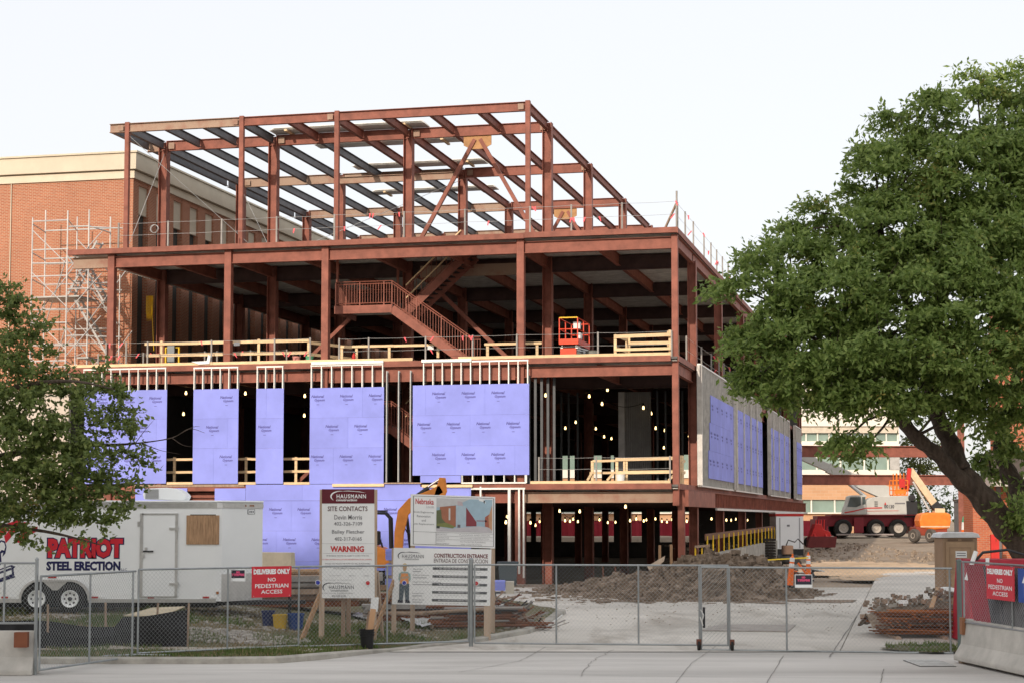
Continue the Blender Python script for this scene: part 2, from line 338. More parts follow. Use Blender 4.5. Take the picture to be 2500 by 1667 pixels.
# stairs: landing and two flights with railings
def stair(dz, full=True):
    va, vb, vc = 1.15, 2.45, 3.9
    xl = fac(817, 748, va)[0]; xr = fac(957, 748, va)[0]; zl = fac(880, 748, va)[1] + dz
    xb = fac(1152, 870, va)[0]
    S = MB(); S.box(xl, xr, va, vc, zl - .06, zl); land = S.obj('landing', DECK, B)
    MB().box(xl, xr, va - .05, va - .01, zl - .30, zl + .03).obj('landing_beam', PRIMER, land)
    MB().box(xl, xl + .04, va, vc, zl - .30, zl + .03).obj('landing_beam', PRIMER, land)
    zb = Z3 + dz; zt = Z4 + dz
    def flight(x0, z0, x1, z1, v0, v1):
        fl = MB()
        for v in (v0, v1): fl.bar((x0, v, z0 - .14), (x1, v, z1 - .14), .05, .34)
        fo = fl.obj('stair_flight', PRIMER, B)
        n = 14
        for i in range(n):
            t = (i + .5) / n; x = x0 + (x1 - x0) * t; z = z0 + (z1 - z0) * (i + 1) / n - .1
            MB().box(x - .15, x + .15, v0 + .03, v1 - .03, z - .03, z).obj('tread', DARK, fo)
        return fo
    def railing(pts, name='railing', m=PRIMER, gap=.115):
        r = MB()
        for h in (1.02, .92, .12): r.path([(x, v, z + h) for x, v, z in pts], .022, 5)
        ro = r.obj(name, m, B)
        b = MB()
        for (x0, v0, z0), (x1, v1, z1) in zip(pts[:-1], pts[1:]):
            L = math.hypot(x1 - x0, v1 - v0); n = max(2, int(L / gap))
            for i in range(n + 1):
                t = i / n; x = x0 + (x1 - x0) * t; v = v0 + (v1 - v0) * t; z = z0 + (z1 - z0) * t
                MBL = MB().box(x - .010, x + .010, v - .010, v + .010, z + .12, z + .95) if i % 9 else MB().box(x - .022, x + .022, v - .022, v + .022, z - .1, z + 1.0)
                MBL.obj('baluster', m, ro)
    flight(xr, zl, xb, zb, va, vb - .1)
    railing([(xl + .05, va, zl), (xr, va, zl), (xb, va, zb + .05), (xb + .35, va, zb + .05)])
    if full:
        xt = fac(1150, 600, 3)[0]
        flight(xr + .2, zl, xt, zt - .1, vb + .1, vc)
        railing([(xr + .2, vb + .1, zl), (xt - .3, vb + .1, zt - .3)], gap=.2)
        for (h, o) in ((1.0, 0), (.45, 0)):
            MB().bar((xr + .2, vb + .04, zl + h), (xt - .3, vb + .04, zt - .3 + h), .09, .04).obj('timber_rail', TIMB, B)
        railing([(xl + .05, va + .05, zl), (xl + .05, vc, zl)], gap=.14)
        railing([(xl + .05, vc, zl), (xr, vc, zl)], gap=.3)
        for x, v in ((xl + .06, va + .15), (xl + 1.9, vc)):
            MB().bar((x, v, zl), (x, v, Z4 - .4 + dz), .09, .09).obj('hanger', PRIMER, B)
        MB().bar((fac(1075, 715, 5)[0], 5.0, fac(1075, 715, 5)[1] + dz), (fac(1265, 870, 5)[0], 5.0, Z3 + dz + .1), .17, .17).obj('brace', PRIMER, B)
        MB().bar((fac(855, 775, 4.5)[0], 4.6, fac(855, 775, 4.5)[1] + dz), (fac(800, 825, 4.5)[0] - 1.5, 4.6, Z3 + dz + .1), .15, .15).obj('brace', PRIMER, B)
stair(0.0); stair(Z2 - Z3)
MB().box(-11.6, -7.2, 4.2, 4.26, Z4 - 1.0, Z4 - .5).obj('girder_infill', RAW, B)
# ------------------------------------------------------------------ wall framing and blue boards on the front
VS = -.36                                   # front face of the studs
def studs(px0, px1, pyt, pyb, top=True, bottom=False, gap=.406, m=STUD, v=VS):
    x0, zt = fac(px0, pyt, v); x1, _ = fac(px1, pyt, v); zb = fac((px0 + px1) / 2, pyb, v)[1]
    n = max(2, round((x1 - x0) / gap)); w = (x1 - x0) / n
    for i in range(n + 1):
        x = x0 + w * i
        mb = MB().box(x - .021, x + .021, v, v + .003, zb, zt).box(x - .021, x - .018, v + .003, v + .15, zb, zt).box(x - .018, x + .021, v + .147, v + .15, zb, zt)
        mb.obj('stud', m, B)
    if top: MB().box(x0 - .03, x1 + .03, v - .006, v + .155, zt - .002, zt + .06).obj('top_track', STUD, B)
    if bottom: MB().box(x0 - .03, x1 + .03, v - .006, v + .155, zb - .06, zb).obj('bottom_track', STUD, B)
logo_v, logo_f = [], []
for s, size, y in (('National', .155, .07), ('Gypsum', .135, -.075)):
    vs, fs = text_verts(s, size, shear=.25, bold=.004)
    n = len(logo_v); dx = -.03 if y > 0 else .06
    logo_v += [(x + dx, 0, yy + y) for x, yy in vs]; logo_f += [tuple(i + n for i in f) for f in fs]
LOGO = MB().add(logo_v, logo_f).mesh('printed_logo', INK)
FINE = MB().box(-.06, .05, 0, .001, -.27, -.25).mesh('printed_line', INK)
def boards(px0, px1, pyt, pyb, v=VS - .016, phase=0.0, rows=None, logos=True):
    x0, zt = fac(px0, (pyt + pyb) / 2, v)[0], fac((px0 + px1) / 2, pyt, v)[1]; x1 = fac(px1, (pyt + pyb) / 2, v)[0]; zb = fac((px0 + px1) / 2, pyb, v)[1]
    z = zt; r = 0
    while z > zb + .03:
        zz = max(zb, z - 1.22)
        if zz - zb < .25: zz = zb
        x = x0 - ((phase + r * .61) % 2.44)
        while x < x1:
            a = max(x, x0); b = min(x + 2.44, x1)
            if b - a > .04:
                o = MB().box(a + .002, b - .002, v, v + .015, zz + .002, z - .002).obj('sheathing_board', BLUE, B)
                if logos and z - zz > .5:
                    for lx in (x + .55, x + 1.77):
                        if a + .32 < lx < b - .32:
                            inst('printed_logo', LOGO, o, (lx, v - .003, z - .42)); inst('printed_line', FINE, o, (lx, v - .003, z - .42))
            x += 2.44
        z = zz; r += 1
# upper band panels
studs(205, 404, 904, 955); boards(205, 406.5, 952, 1180, phase=1.0)
studs(474, 580, 900, 952); boards(471, 581.5, 949, 1180, phase=.3)
studs(628, 690, 897, 950); boards(624.7, 692, 947.5, 1180, phase=2.0)
studs(760, 934, 894, 948); boards(756, 937, 945, 1180, phase=.2)
studs(1034, 1288, 886, 942); boards(1007.5, 1292, 937.5, 1159, phase=1.9); boards(1026, 1125, 1160, 1177, phase=0, logos=False)
MB().box(fac(760, 880, -.4)[0], fac(936, 880, -.4)[0], -.42, -.2, fac(850, 888, -.4)[1], fac(850, 881.5, -.4)[1]).obj('flashing', STUD, B)
MB().box(fac(1029, 880, -.4)[0], fac(1151, 880, -.4)[0], -.42, -.2, fac(1090, 883, -.4)[1], fac(1090, 876.5, -.4)[1]).obj('flashing', STUD, B)
studs(1128, 1282, 1158, 1176, top=False, bottom=True)
# studs standing in the openings between the panels, and dark stud walls behind
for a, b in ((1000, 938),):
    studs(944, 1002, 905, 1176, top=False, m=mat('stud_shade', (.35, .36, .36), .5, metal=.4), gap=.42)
# lower band
XA = fac(330, 1230, VS - .016)[0]

# lower band, leaving the dark opening beside the trailer's roof unit
boards(330, 457, 1191, 1221, v=VS - .018, logos=False); boards(524, 599.5, 1191, 1221, phase=.6, v=VS - .018, logos=False)
boards(600, 1026, 1181, 1221, phase=.0, v=VS - .018, logos=False); boards(1026, 1150, 1187, 1221, phase=.4, v=VS - .018, logos=False)
boards(330, 1150, 1221.5, 1440, phase=.5, v=VS - .018)
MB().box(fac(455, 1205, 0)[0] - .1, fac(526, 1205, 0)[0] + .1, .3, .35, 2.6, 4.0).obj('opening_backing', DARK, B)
for y in (1199, 1210): MB().bar((fac(455, y, -.2)[0], -.2, fac(455, y, -.2)[1]), (fac(526, y, -.2)[0], -.2, fac(526, y, -.2)[1]), .06, .03).obj('lintel_angle', PRIMER, B)
# timber sills and ledges under the openings
def sill(px0, px1, py, h=.1, m=TIMB, v=-.40, t=.2):
    x0, z = fac(px0, py, v); x1, z1 = fac(px1, py, v)
    MB().box(x0, x1, v, v + t, (z + z1) / 2 - h, (z + z1) / 2).obj('timber_sill', m, B)
for a, b in ((406.5, 471), (581.5, 624.7), (692, 756)): sill(a + .5, b - .5, 1176)
sill(811, 937, 1180, .11, v=-.46); sill(937.5, 1028, 1177, .05, m=OLDTIMB, v=-.44); sill(1030, 1153, 1182, .11, v=-.46)
# first-floor jamb studs at the open corner
def post(px, pyt, pyb, w, m=STUD, v=VS):
    x, zt = fac(px, pyt, v); zb = fac(px, pyb, v)[1]; MB().box(x - w / 2, x + w / 2, v, v + .12, zb, zt).obj('jamb_stud', m, B)
post(1173, 1187, 1240, .07); post(1243, 1192, 1380, .11); post(1267, 1192, 1400, .07); post(1278, 1192, 1410, .06); post(1262, 1190, 1400, .16, PRIMER, -.2)
x0, z = fac(1150, 1190, VS - .01); x1, _ = fac(1282, 1190, VS - .01); MB().box(x0, x1, VS - .01, VS + .14, z - .07, z).obj('bottom_track', STUD, B)
post(1284.5, 942, 1178, .05)
# dark stud partitions at the right end of the second storey
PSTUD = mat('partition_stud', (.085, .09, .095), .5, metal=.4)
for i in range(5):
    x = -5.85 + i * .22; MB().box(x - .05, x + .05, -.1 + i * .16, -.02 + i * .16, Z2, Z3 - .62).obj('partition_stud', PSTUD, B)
# pale grey liner panel inside the second storey (ribbed) and thin studs
def ribbed(x0, x1, v, z0, z1, m, n):
    mb = MB(); w = (x1 - x0) / n
    for i in range(n):
        a = x0 + w * i
        mb.quad((a, v, z0), (a + w * .6, v, z0), (a + w * .6, v, z1), (a, v, z1)); mb.quad((a + w * .6, v, z0), (a + w * .7, v + .05, z0), (a + w * .7, v + .05, z1), (a + w * .6, v, z1))
        mb.quad((a + w * .7, v + .05, z0), (a + w * .9, v + .05, z0), (a + w * .9, v + .05, z1), (a + w * .7, v + .05, z1)); mb.quad((a + w * .9, v + .05, z0), (a + w, v, z0), (a + w, v, z1), (a + w * .9, v + .05, z1))
    return mb.obj('liner_panel', m, B)
LIN = mat('liner_grey', (.30, .30, .30), .6, metal=.2)
a = fac(1527, 1050, 9)[0]; b = fac(1590, 1050, 9)[0]; ribbed(a, b, 9.0, Z2, Z3 - .7, LIN, 14)
MB().box(a - .3, a - .02, 8.9, 9.1, Z2, Z3 - .7).obj('partition_stud', mat('stud_pale', (.5, .5, .5), .5, metal=.4), B)
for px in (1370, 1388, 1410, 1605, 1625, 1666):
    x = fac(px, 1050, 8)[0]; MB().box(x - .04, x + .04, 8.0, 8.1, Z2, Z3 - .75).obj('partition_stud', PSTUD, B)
# inner walls that close the storeys off, with openings to daylight at the far side
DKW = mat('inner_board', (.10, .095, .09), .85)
def backwall(z0, z1, v, holes):
    xs = sorted(holes); x = XL
    for a, b, za, zb in xs:
        MB().box(x, a, v, v + .12, z0, z1).obj('inner_wall', DKW, B)
        MB().box(a, b, v, v + .12, zb, z1).obj('inner_wall', DKW, B)
        if za > z0: MB().box(a, b, v, v + .12, z0, za).obj('inner_wall', DKW, B)
        x = b
    MB().box(x, .1, v, v + .12, z0, z1).obj('inner_wall', DKW, B)
def hole(pa, pb, v, za, zb): return (fac(pa, 1200, v)[0], fac(pb, 1200, v)[0], za, zb)
VW = 60.5
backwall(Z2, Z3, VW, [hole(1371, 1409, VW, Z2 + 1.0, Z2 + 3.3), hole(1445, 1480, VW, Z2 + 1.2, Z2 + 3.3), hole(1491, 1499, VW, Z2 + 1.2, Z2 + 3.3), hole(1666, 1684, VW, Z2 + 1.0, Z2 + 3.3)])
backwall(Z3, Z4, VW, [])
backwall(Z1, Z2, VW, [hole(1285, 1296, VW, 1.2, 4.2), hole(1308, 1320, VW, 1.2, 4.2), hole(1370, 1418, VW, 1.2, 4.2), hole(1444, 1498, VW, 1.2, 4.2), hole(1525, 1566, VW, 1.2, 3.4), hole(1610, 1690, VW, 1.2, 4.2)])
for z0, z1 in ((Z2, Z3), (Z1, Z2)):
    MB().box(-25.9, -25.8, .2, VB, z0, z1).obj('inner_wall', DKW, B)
# side wall of the second storey: studs and blue boards in four bays
XS = .40
def sideboard(v0, v1, z0, z1, n):
    w = (v1 - v0) / n
    for r in range(3):
        za = z0 + (z1 - z0) * r / 3; zb = z0 + (z1 - z0) * (r + 1) / 3
        for i in range(n):
            a = v0 + w * i - (.42 * (2 - r) if i == 0 and v0 < 12 else 0); b = v0 + w * (i + 1)
            o = MB().box(XS, XS + .016, a + .004, b - .004, za + .003, zb - .003).obj('sheathing_board', BLUE, B)
            for lv in (a + .6, a + 1.8):
                if lv < b - .3:
                    l = inst('printed_logo', LOGO, o, (XS + .019, lv, zb - .5), R(90))
SSTUD = mat('side_stud', (.58, .56, .52), .55, metal=.2, var=.15)
def sidestud(v0, v1, z0, z1, gap=.406):
    n = max(2, round((v1 - v0) / gap))
    for i in range(n + 1):
        v = v0 + (v1 - v0) * i / n
        MB().box(XS - .15, XS - .004, v - .024, v + .024, z0, z1).obj('stud', SSTUD, B)
    MB().box(XS - .155, XS - .001, v0 - .05, v1 + .05, z1, z1 + .06).obj('top_track', STUD, B)
    MB().box(XS - .155, XS - .001, v0 - .05, v1 + .05, z0 - .06, z0).obj('bottom_track', STUD, B)
    MB().box(XS - .17, XS - .16, v0, v1, z0, z1).obj('liner_panel', mat('side_liner', (.16, .15, .14), .8, var=.15), B)
zt = Z3 + .05; zb0 = Z2 + .05; zt2 = side(1735, 964, XS)[1]; zb2 = side(1725, 1166, XS)[1]
def sv(px, py=1100): return side(px, py, XS)[0]
bays = [(sv(1713), sv(1791), sv(1735), 5), (sv(1797), sv(1861), sv(1797) + .1, 9), (sv(1881), sv(1929), sv(1881) + .1, 8), (sv(1943), sv(1957), sv(1945), 4)]
for a, b, c, n in bays:
    sidestud(a, b, zb0, zt, .406); sideboard(c, b, zb2, zt2, n)
    MB().box(XS - .16, XS + .05, a - .16, a - .06, zb0, zt).obj('jamb_stud', SSTUD, B)
v = bays[1][0]
while v < bays[1][1] - 1:            # outer furring strips over the boards
    MB().box(XS + .02, XS + .09, v - .06, v + .06, zb0, zt - .02).obj('furring_strip', SSTUD, B); v += 3.35
v = bays[2][0] + 1.5
while v < bays[2][1] - 1:
    MB().box(XS + .02, XS + .09, v - .06, v + .06, zb0, zt - .02).obj('furring_strip', SSTUD, B); v += 3.9
MB().box(XS + .02, XS + .09, bays[0][1] - .12, bays[0][1] + .02, zb0, zt - .02).obj('furring_strip', SSTUD, B)
# link frame at the far corner: two deep beams running to the right
BL = onY(1962, 1090, 128); lx, lv = loc(BL[0], BL[1])
for zc, d in ((onY(2050, 1102, 131)[2], .82), (onY(2050, 1171, 131)[2], .74)):
    p = loc(*onY(1958, 1100, 130.0)[:2]); q = loc(*onY(2352, 1100, 131.0)[:2])
    MB().ibeam((p[0], p[1], zc), (q[0], q[1], zc), d, .35, .05, .03).obj('link_beam', PRIMER, B)
for px in (2348,):
    p = loc(*onY(px, 1200, 131.5)[:2]); MB().ibeam((p[0], p[1], 1.0), (p[0], p[1], 12.0), .5, .5, .05, .04, up=(0, 1, 0)).obj('column', PRIMER, B)
# far end columns of the open third storey at the side
for px in (1890, 1917, 1950):
    v = side(px, 980, -.1)[0]; col(-.1, min(v, 64), Z3, Z3 + 6.0, .5, turn=True)
# ------------------------------------------------------------------ terrain
def hb(X, Y):                                # bare ground of the site
    return .015 * max(0.0, min(Y, 142) - 40)
def jit(X, Y, a=.03, s=1.0): return a * (math.sin(1.7 * s * X + .9 * Y * s) * .5 + math.sin(.63 * s * X - 1.31 * s * Y + 2) * .5 + .4 * math.sin(3.1 * s * X + 2.7 * s * Y))
def sheet(name, xs, ys, hf, m, mask=None, skirt=0):
    mb = MB(); idx = {}
    for j, y in enumerate(ys):
        for i, x in enumerate(xs): idx[i, j] = len(mb.v); mb.v.append((x, y, hf(x, y)))
    for j in range(len(ys) - 1):
        for i in range(len(xs) - 1):
            if mask is None or mask((xs[i] + xs[i + 1]) / 2, (ys[j] + ys[j + 1]) / 2):
                mb.f.append((idx[i, j], idx[i + 1, j], idx[i + 1, j + 1], idx[i, j + 1]))
    o = mb.obj(name, m, None, smooth=True); return o
def lin(a, b, n): return [a + (b - a) * i / n for i in range(n + 1)]
def surf(name, c1, c2, c3, s1, s2, bump=.3, bs=18.0, rough=.9, stretch=None):
    m = bpy.data.materials.new(name); m.use_nodes = True; N = m.node_tree.nodes; L = m.node_tree.links; b = N['Principled BSDF']
    b.inputs['Roughness'].default_value = rough; b.inputs['Specular IOR Level'].default_value = .2
    tc = N.new('ShaderNodeTexCoord'); src = tc.outputs['Object']
    if stretch:
        mp = N.new('ShaderNodeMapping'); mp.inputs['Scale'].default_value = stretch; L.new(src, mp.inputs[0]); src = mp.outputs[0]
    a = N.new('ShaderNodeTexNoise'); a.inputs['Scale'].default_value = s1; a.inputs['Detail'].default_value = 8; a.inputs['Roughness'].default_value = .65; L.new(src, a.inputs[0])
    d = N.new('ShaderNodeTexNoise'); d.inputs['Scale'].default_value = s2; d.inputs['Detail'].default_value = 8; L.new(src, d.inputs[0])
    r = N.new('ShaderNodeValToRGB'); e = r.color_ramp.elements; e[0].position = .36; e[1].position = .64; e[0].color = (*c1, 1); e[1].color = (*c2, 1); L.new(a.outputs[0], r.inputs[0])
    mx = N.new('ShaderNodeMix'); mx.data_type = 'RGBA'; mp2 = N.new('ShaderNodeMapRange'); mp2.inputs[1].default_value = .48; mp2.inputs[2].default_value = .7; L.new(d.outputs[0], mp2.inputs[0])
    L.new(mp2.outputs[0], mx.inputs[0]); L.new(r.outputs[0], mx.inputs[6]); mx.inputs[7].default_value = (*c3, 1); dn = N.new('ShaderNodeTexNoise'); dn.inputs['Scale'].default_value = .16; dn.inputs['Detail'].default_value = 9; dn.inputs['Roughness'].default_value = .7; dn.inputs['Distortion'].default_value = .6; L.new(src, dn.inputs[0])
    dm = N.new('ShaderNodeMapRange'); dm.inputs[1].default_value = .35; dm.inputs[2].default_value = .65; dm.inputs[3].default_value = .80; dm.inputs[4].default_value = 1.08; L.new(dn.outputs[0], dm.inputs[0])
    dk = N.new('ShaderNodeVectorMath'); dk.operation = 'SCALE'; L.new(mx.outputs[2], dk.inputs[0]); L.new(dm.outputs[0], dk.inputs['Scale']); L.new(dk.outputs[0], b.inputs['Base Color'])
    n2 = N.new('ShaderNodeTexNoise'); n2.inputs['Scale'].default_value = bs; n2.inputs['Detail'].default_value = 6; L.new(tc.outputs['Object'], n2.inputs[0])
    bp = N.new('ShaderNodeBump'); bp.inputs['Strength'].default_value = bump; bp.inputs['Distance'].default_value = .05; L.new(n2.outputs[0], bp.inputs['Height']); L.new(bp.outputs[0], b.inputs['Normal'])
    MATS[name] = m; return m
DIRT = surf('site_dirt', (.30, .235, .17), (.38, .31, .235), (.24, .185, .135), .35, 1.6, .5, 6)
STREETM = surf('street_concrete', (.52, .50, .47), (.60, .575, .54), (.46, .44, .41), .5, .25, .2, 30, stretch=(.25, 1.6, 1))
DRIVEM = surf('driveway_concrete', (.56, .53, .48), (.63, .595, .54), (.50, .47, .42), .45, .22, .2, 25)
LAWNM = surf('lawn_soil', (.115, .105, .06), (.16, .135, .08), (.075, .10, .035), .8, .5, .6, 12)
SANDM = surf('sand', (.55, .40, .26), (.62, .47, .32), (.45, .33, .22), .8, 3.0, .4, 8)
MOUNDM = surf('dug_earth', (.205, .155, .115), (.32, .25, .19), (.13, .098, .073), 1.2, 5.0, 1.0, 9)
far = [-900, -400, -200, -120, -80, -55] + lin(-40, 40, 40) + [55, 80, 120, 200, 400, 900]
struct(sheet('ground', far, [-300, -120, -60] + lin(-30, 30, 6) + lin(34, 160, 63) + [180, 220, 300, 500, 1200],
             lambda x, y: hb(x, y) - .10 + (jit(x, y, .05, .7) if y > 60 else 0) - (1.2 * smooth01((loc(x, y)[1] + .5) / 1.5) * smooth01(1 - (loc(x, y)[0] - .9) / .8) * smooth01((loc(x, y)[0] + 27) / 1) if 55 < y < 142 and -30 < loc(x, y)[0] < 4 else 0), DIRT))
struct(sheet('street', [-400, -150, -60] + lin(-30, 30, 12) + [60, 150, 400], lin(-16, 39.5, 8), lambda x, y: hb(x, y) + .0, STREETM))
# driveway: left edge follows the kerb return, right edge the walk
def edgeL(Y):
    pts = [(39.2, -3.0), (41, -2.1), (42.2, -.9), (44.8, .35), (47.4, .9), (52, 1.5), (57, .2), (64, -2.2), (70, -4.5)]
    for (a, xa), (b, xb) in zip(pts[:-1], pts[1:]):
        if Y <= b: return xa + (xb - xa) * max(0, (Y - a)) / (b - a)
    return pts[-1][1]
def edgeR(Y):
    return 7.0 + (Y - 39) * .225
def drive_sheet():
    mb = MB(); ys = lin(39.6, 66, 44); n = 26
    for y in ys:
        a, b = edgeL(y), edgeR(y)
        for i in range(n + 1):
            x = a + (b - a) * i / n; mb.v.append((x, y, hb(x, y) + .008))
    for j in range(len(ys) - 1):
        for i in range(n): k = j * (n + 1) + i; mb.f.append((k, k + 1, k + n + 2, k + n + 1))
    return mb.obj('driveway', DRIVEM, None, smooth=True)
struct(drive_sheet())
# street joints and cracks as thin sealed lines
CRACK = mat('joint_seal', (.20, .19, .175), .9)
def ground_line(name, pts, w, m=CRACK, dz=.014):
    mb = MB(); pts = [Vector((p[0], p[1], hb(p[0], p[1]) + dz)) for p in pts]
    for i, p in enumerate(pts):
        d = (pts[min(i + 1, len(pts) - 1)] - pts[max(i - 1, 0)]).normalized(); s = Vector((-d.y, d.x, 0)) * (w * (.6 + .5 * rnd.random()) / 2)
        mb.v += [tuple(p - s), tuple(p + s)]
    mb.f = [(2 * i, 2 * i + 1, 2 * i + 3, 2 * i + 2) for i in range(len(pts) - 1)]
    return struct(mb.obj(name, m))
def gl(pxs, n=10, wob=.012):
    ps = [onZ(x, y, hb(0, onZ(x, y, .15)[1]) + .01) for x, y in pxs]; out = []
    for a, b in zip(ps[:-1], ps[1:]):
        for i in range(n): t = i / n; out.append((a[0] + (b[0] - a[0]) * t + rnd.uniform(-wob, wob), a[1] + (b[1] - a[1]) * t + rnd.uniform(-wob, wob)))
    out.append((ps[-1][0], ps[-1][1])); return out
ground_line('crack', gl([(2100, 1490), (2072, 1535), (2038, 1584), (2025, 1603)]), .03)
ground_line('joint', gl([(2025, 1605), (1912, 1600), (1872, 1667)]), .016)
ground_line('joint', gl([(2150, 1667), (2157, 1632), (2230, 1631)]), .016)
ground_line('joint', gl([(1240, 1576), (1900, 1603), (2160, 1612)]), .02)
ground_line('crack', gl([(1330, 1580), (1270, 1612), (1120, 1640)]), .018)
ground_line('crack', gl([(1760, 1570), (1690, 1615), (1650, 1667)]), .012)
ground_line('crack', gl([(1500, 1585), (1450, 1610), (1420, 1650)], wob=.05), .014)
ground_line('crack', gl([(2210, 1440), (2215, 1470), (2190, 1510)], wob=.03), .02)
# steel road plate sunk in the driveway
pl_ = [onZ(x, y, .08) for x, y in ((1706, 1541), (1924, 1543), (1942, 1530), (1760, 1529))]
tag(MB().prism([(p[0], p[1], hb(0, p[1]) + .012) for p in pl_], (0, 0, .028)).obj('road_plate', mat('plate_steel', (.33, .30, .27), .7, var=.2)), 'flat grey steel plate lying on the concrete driveway', 'plate')
# films of dried mud and tyre dust over the paving
def film(name, col_, lo, hi, amt, sc, stretch):
    m = bpy.data.materials.new(name); m.use_nodes = True; N = m.node_tree.nodes; L = m.node_tree.links; b = N['Principled BSDF']; b.inputs['Base Color'].default_value = (*col_, 1); b.inputs['Roughness'].default_value = .95; b.inputs['Specular IOR Level'].default_value = .1
    tc = N.new('ShaderNodeTexCoord'); mp = N.new('ShaderNodeMapping'); mp.inputs['Scale'].default_value = stretch; mp.inputs['Rotation'].default_value = (0, 0, .25); L.new(tc.outputs['Object'], mp.inputs[0])
    n = N.new('ShaderNodeTexNoise'); n.inputs['Scale'].default_value = sc; n.inputs['Detail'].default_value = 9; n.inputs['Roughness'].default_value = .68; n.inputs['Distortion'].default_value = .5; L.new(mp.outputs[0], n.inputs[0])
    r = N.new('ShaderNodeMapRange'); r.inputs[1].default_value = lo; r.inputs[2].default_value = hi; r.inputs[4].default_value = amt; L.new(n.outputs[0], r.inputs[0])
    t_ = N.new('ShaderNodeBsdfTransparent'); mx = N.new('ShaderNodeMixShader'); L.new(r.outputs[0], mx.inputs[0]); L.new(t_.outputs[0], mx.inputs[1]); L.new(b.outputs[0], mx.inputs[2]); L.new(mx.outputs[0], N['Material Output'].inputs[0]); return m
stuff(tag(sheet('mud', lin(-2, 12.5, 14), lin(40.0, 58.5, 14), lambda x, y: hb(x, y) + .0165, film('mud_film', (.24, .18, .125), .52, .76, .45, .35, (1.6, .45, 1)), lambda x, y: edgeL(y) + .4 < x < edgeR(y) - .4), 'dried brown mud tracked over the driveway', None))
stuff(tag(sheet('mud', lin(2.5, 11.2, 60), lin(54.6, 58.4, 30), lambda x, y: hb(x, y) + .020, MOUNDM, lambda x, y: y + jit(x, y, .9, 1.1) > 57.2 and x < edgeR(y) - .3), 'loose earth spilt at the foot of the mound', None))
stuff(tag(sheet('dust', lin(-25, 16, 12), lin(24, 39.4, 10), lambda x, y: hb(x, y) + .006, film('dust_film', (.20, .185, .165), .5, .78, .32, .3, (.22, 1.5, 1)), None), 'grey tyre dust streaked along the street', None))
# lawn bank on the left
def hl(X, Y):
    t = smooth01((Y - 37.6) / 6.0) * smooth01((-3.8 - X) / 4.5)
    e_ = smooth01(1 - (lawn_r(max(Y, 36.62)) - X) / 1.1) * smooth01((Y - 37.2) / 1.2) * smooth01((46 - Y) / 2)
    return hb(X, Y) + .10 - .055 * e_ + .40 * t + jit(X, Y, .025, 1.3)
def lawn_r(Y): return (-4.75 + (Y - 36.75) / 1.75) if Y < 39.3 else edgeL(Y) - .16
def lawn_sheet():
    mb = MB(); ys = lin(36.62, 39.3, 14) + lin(39.7, 62, 60); n = 90
    for y in ys:
        b = lawn_r(y)
        for i in range(n + 1):
            t = (i / n) ** .6; x = -45 + (b + 45) * t; mb.v.append((x, y, hl(x, y)))
    for j in range(len(ys) - 1):
        for i in range(n): k = j * (n + 1) + i; mb.f.append((k, k + 1, k + n + 2, k + n + 1))
    return mb.obj('lawn', LAWNM, None, smooth=True)
def in_lawn(X, Y): return Y > 36.7 and X < lawn_r(Y) - .1
struct(lawn_sheet())
# kerb
kp = [(-45, 36.5), (-20, 36.5), (-10, 36.45), (-6, 36.4), (-4.7, 36.6), (-3.9, 37.6), (-3.35, 38.7), (-2.6, 39.9), (-1.9, 41.0), (-.9, 42.1), (.35, 44.7), (.9, 47.4), (1.45, 52)]
def kerb():
    mb = MB(); sec = [(-.10, -.1), (-.09, .10), (-.05, .13), (.12, .13), (.12, -.1)]; pts = [Vector((x, y, hb(x, y))) for x, y in kp]; n = len(sec)
    for i, p in enumerate(pts):
        d = (pts[min(i + 1, len(pts) - 1)] - pts[max(i - 1, 0)]); d.z = 0; d.normalize(); s = Vector((-d.y, d.x, 0))
        drop = .45 if i in (7, 8) else (.75 if i in (6, 9) else 1)
        for a, b in sec: q = p + s * a; mb.v.append((q.x, q.y, p.z + b * drop))
    mb.f = [(i * n + j, i * n + (j + 1) % n, (i + 1) * n + (j + 1) % n, (i + 1) * n + j) for i in range(len(pts) - 1) for j in range(n)]
    return mb.obj('kerb', CONCD)
struct(kerb())
# thin gravelly walk beside the fence
struct(sheet('walk', lin(-12, -1.6, 40), lin(38.5, 39.1, 3), lambda x, y: hl(x, y) + .012, mat('walk_gravel', (.42, .38, .32), .9, var=.3, scale=9, bump=.5, bscale=60), lambda x, y: x < lawn_r(y) - .5))
# right walk and verge
def hr(X, Y): return hb(X, Y) + .10 + jit(X, Y, .02, 1.5)
struct(sheet('side_walk', lin(0, 4.2, 14), lin(40.2, 75, 40), lambda t, y: 0, CONCD)) if False else None
mbw = MB(); ysw = lin(39.62, 78, 50)
for y in ysw:
    for i in range(9): x = edgeR(y) + .02 + i * .55; mbw.v.append((x, y, hb(x, y) + .012 + (.0 if i == 0 else .045) * smooth01((y - 40.5) / 2)))
for j in range(len(ysw) - 1):
    for i in range(8): k = j * 9 + i; mbw.f.append((k, k + 1, k + 10, k + 9))
struct(mbw.obj('side_walk', DRIVEM, None, True))
struct(sheet('verge', lin(8.15, 9.9, 20), lin(38.9, 41.6, 20), lambda x, y: hb(x, y) + .045 + jit(x, y, .02, 2), LAWNM, lambda x, y: ((x - 9.2) / .95) ** 2 + ((y - 40.2) / 1.25) ** 2 + jit(x, y, .3, 3) < 1))
# sand spread over the ground further back
def sandh(x, y): return hb(x, y) + .02 + .10 * math.exp(-((x - 16.3) / 3.2) ** 2 - ((y - 83) / 6) ** 2) + jit(x, y, .03, 1.3)
struct(sheet('sand', lin(11.4, 21.5, 30), lin(69, 92, 34), sandh, SANDM, lambda x, y: ((x - 16.6) / 4.4) ** 2 + ((y - 79) / 10) ** 2 + jit(x, y, .25, 1) < 1))
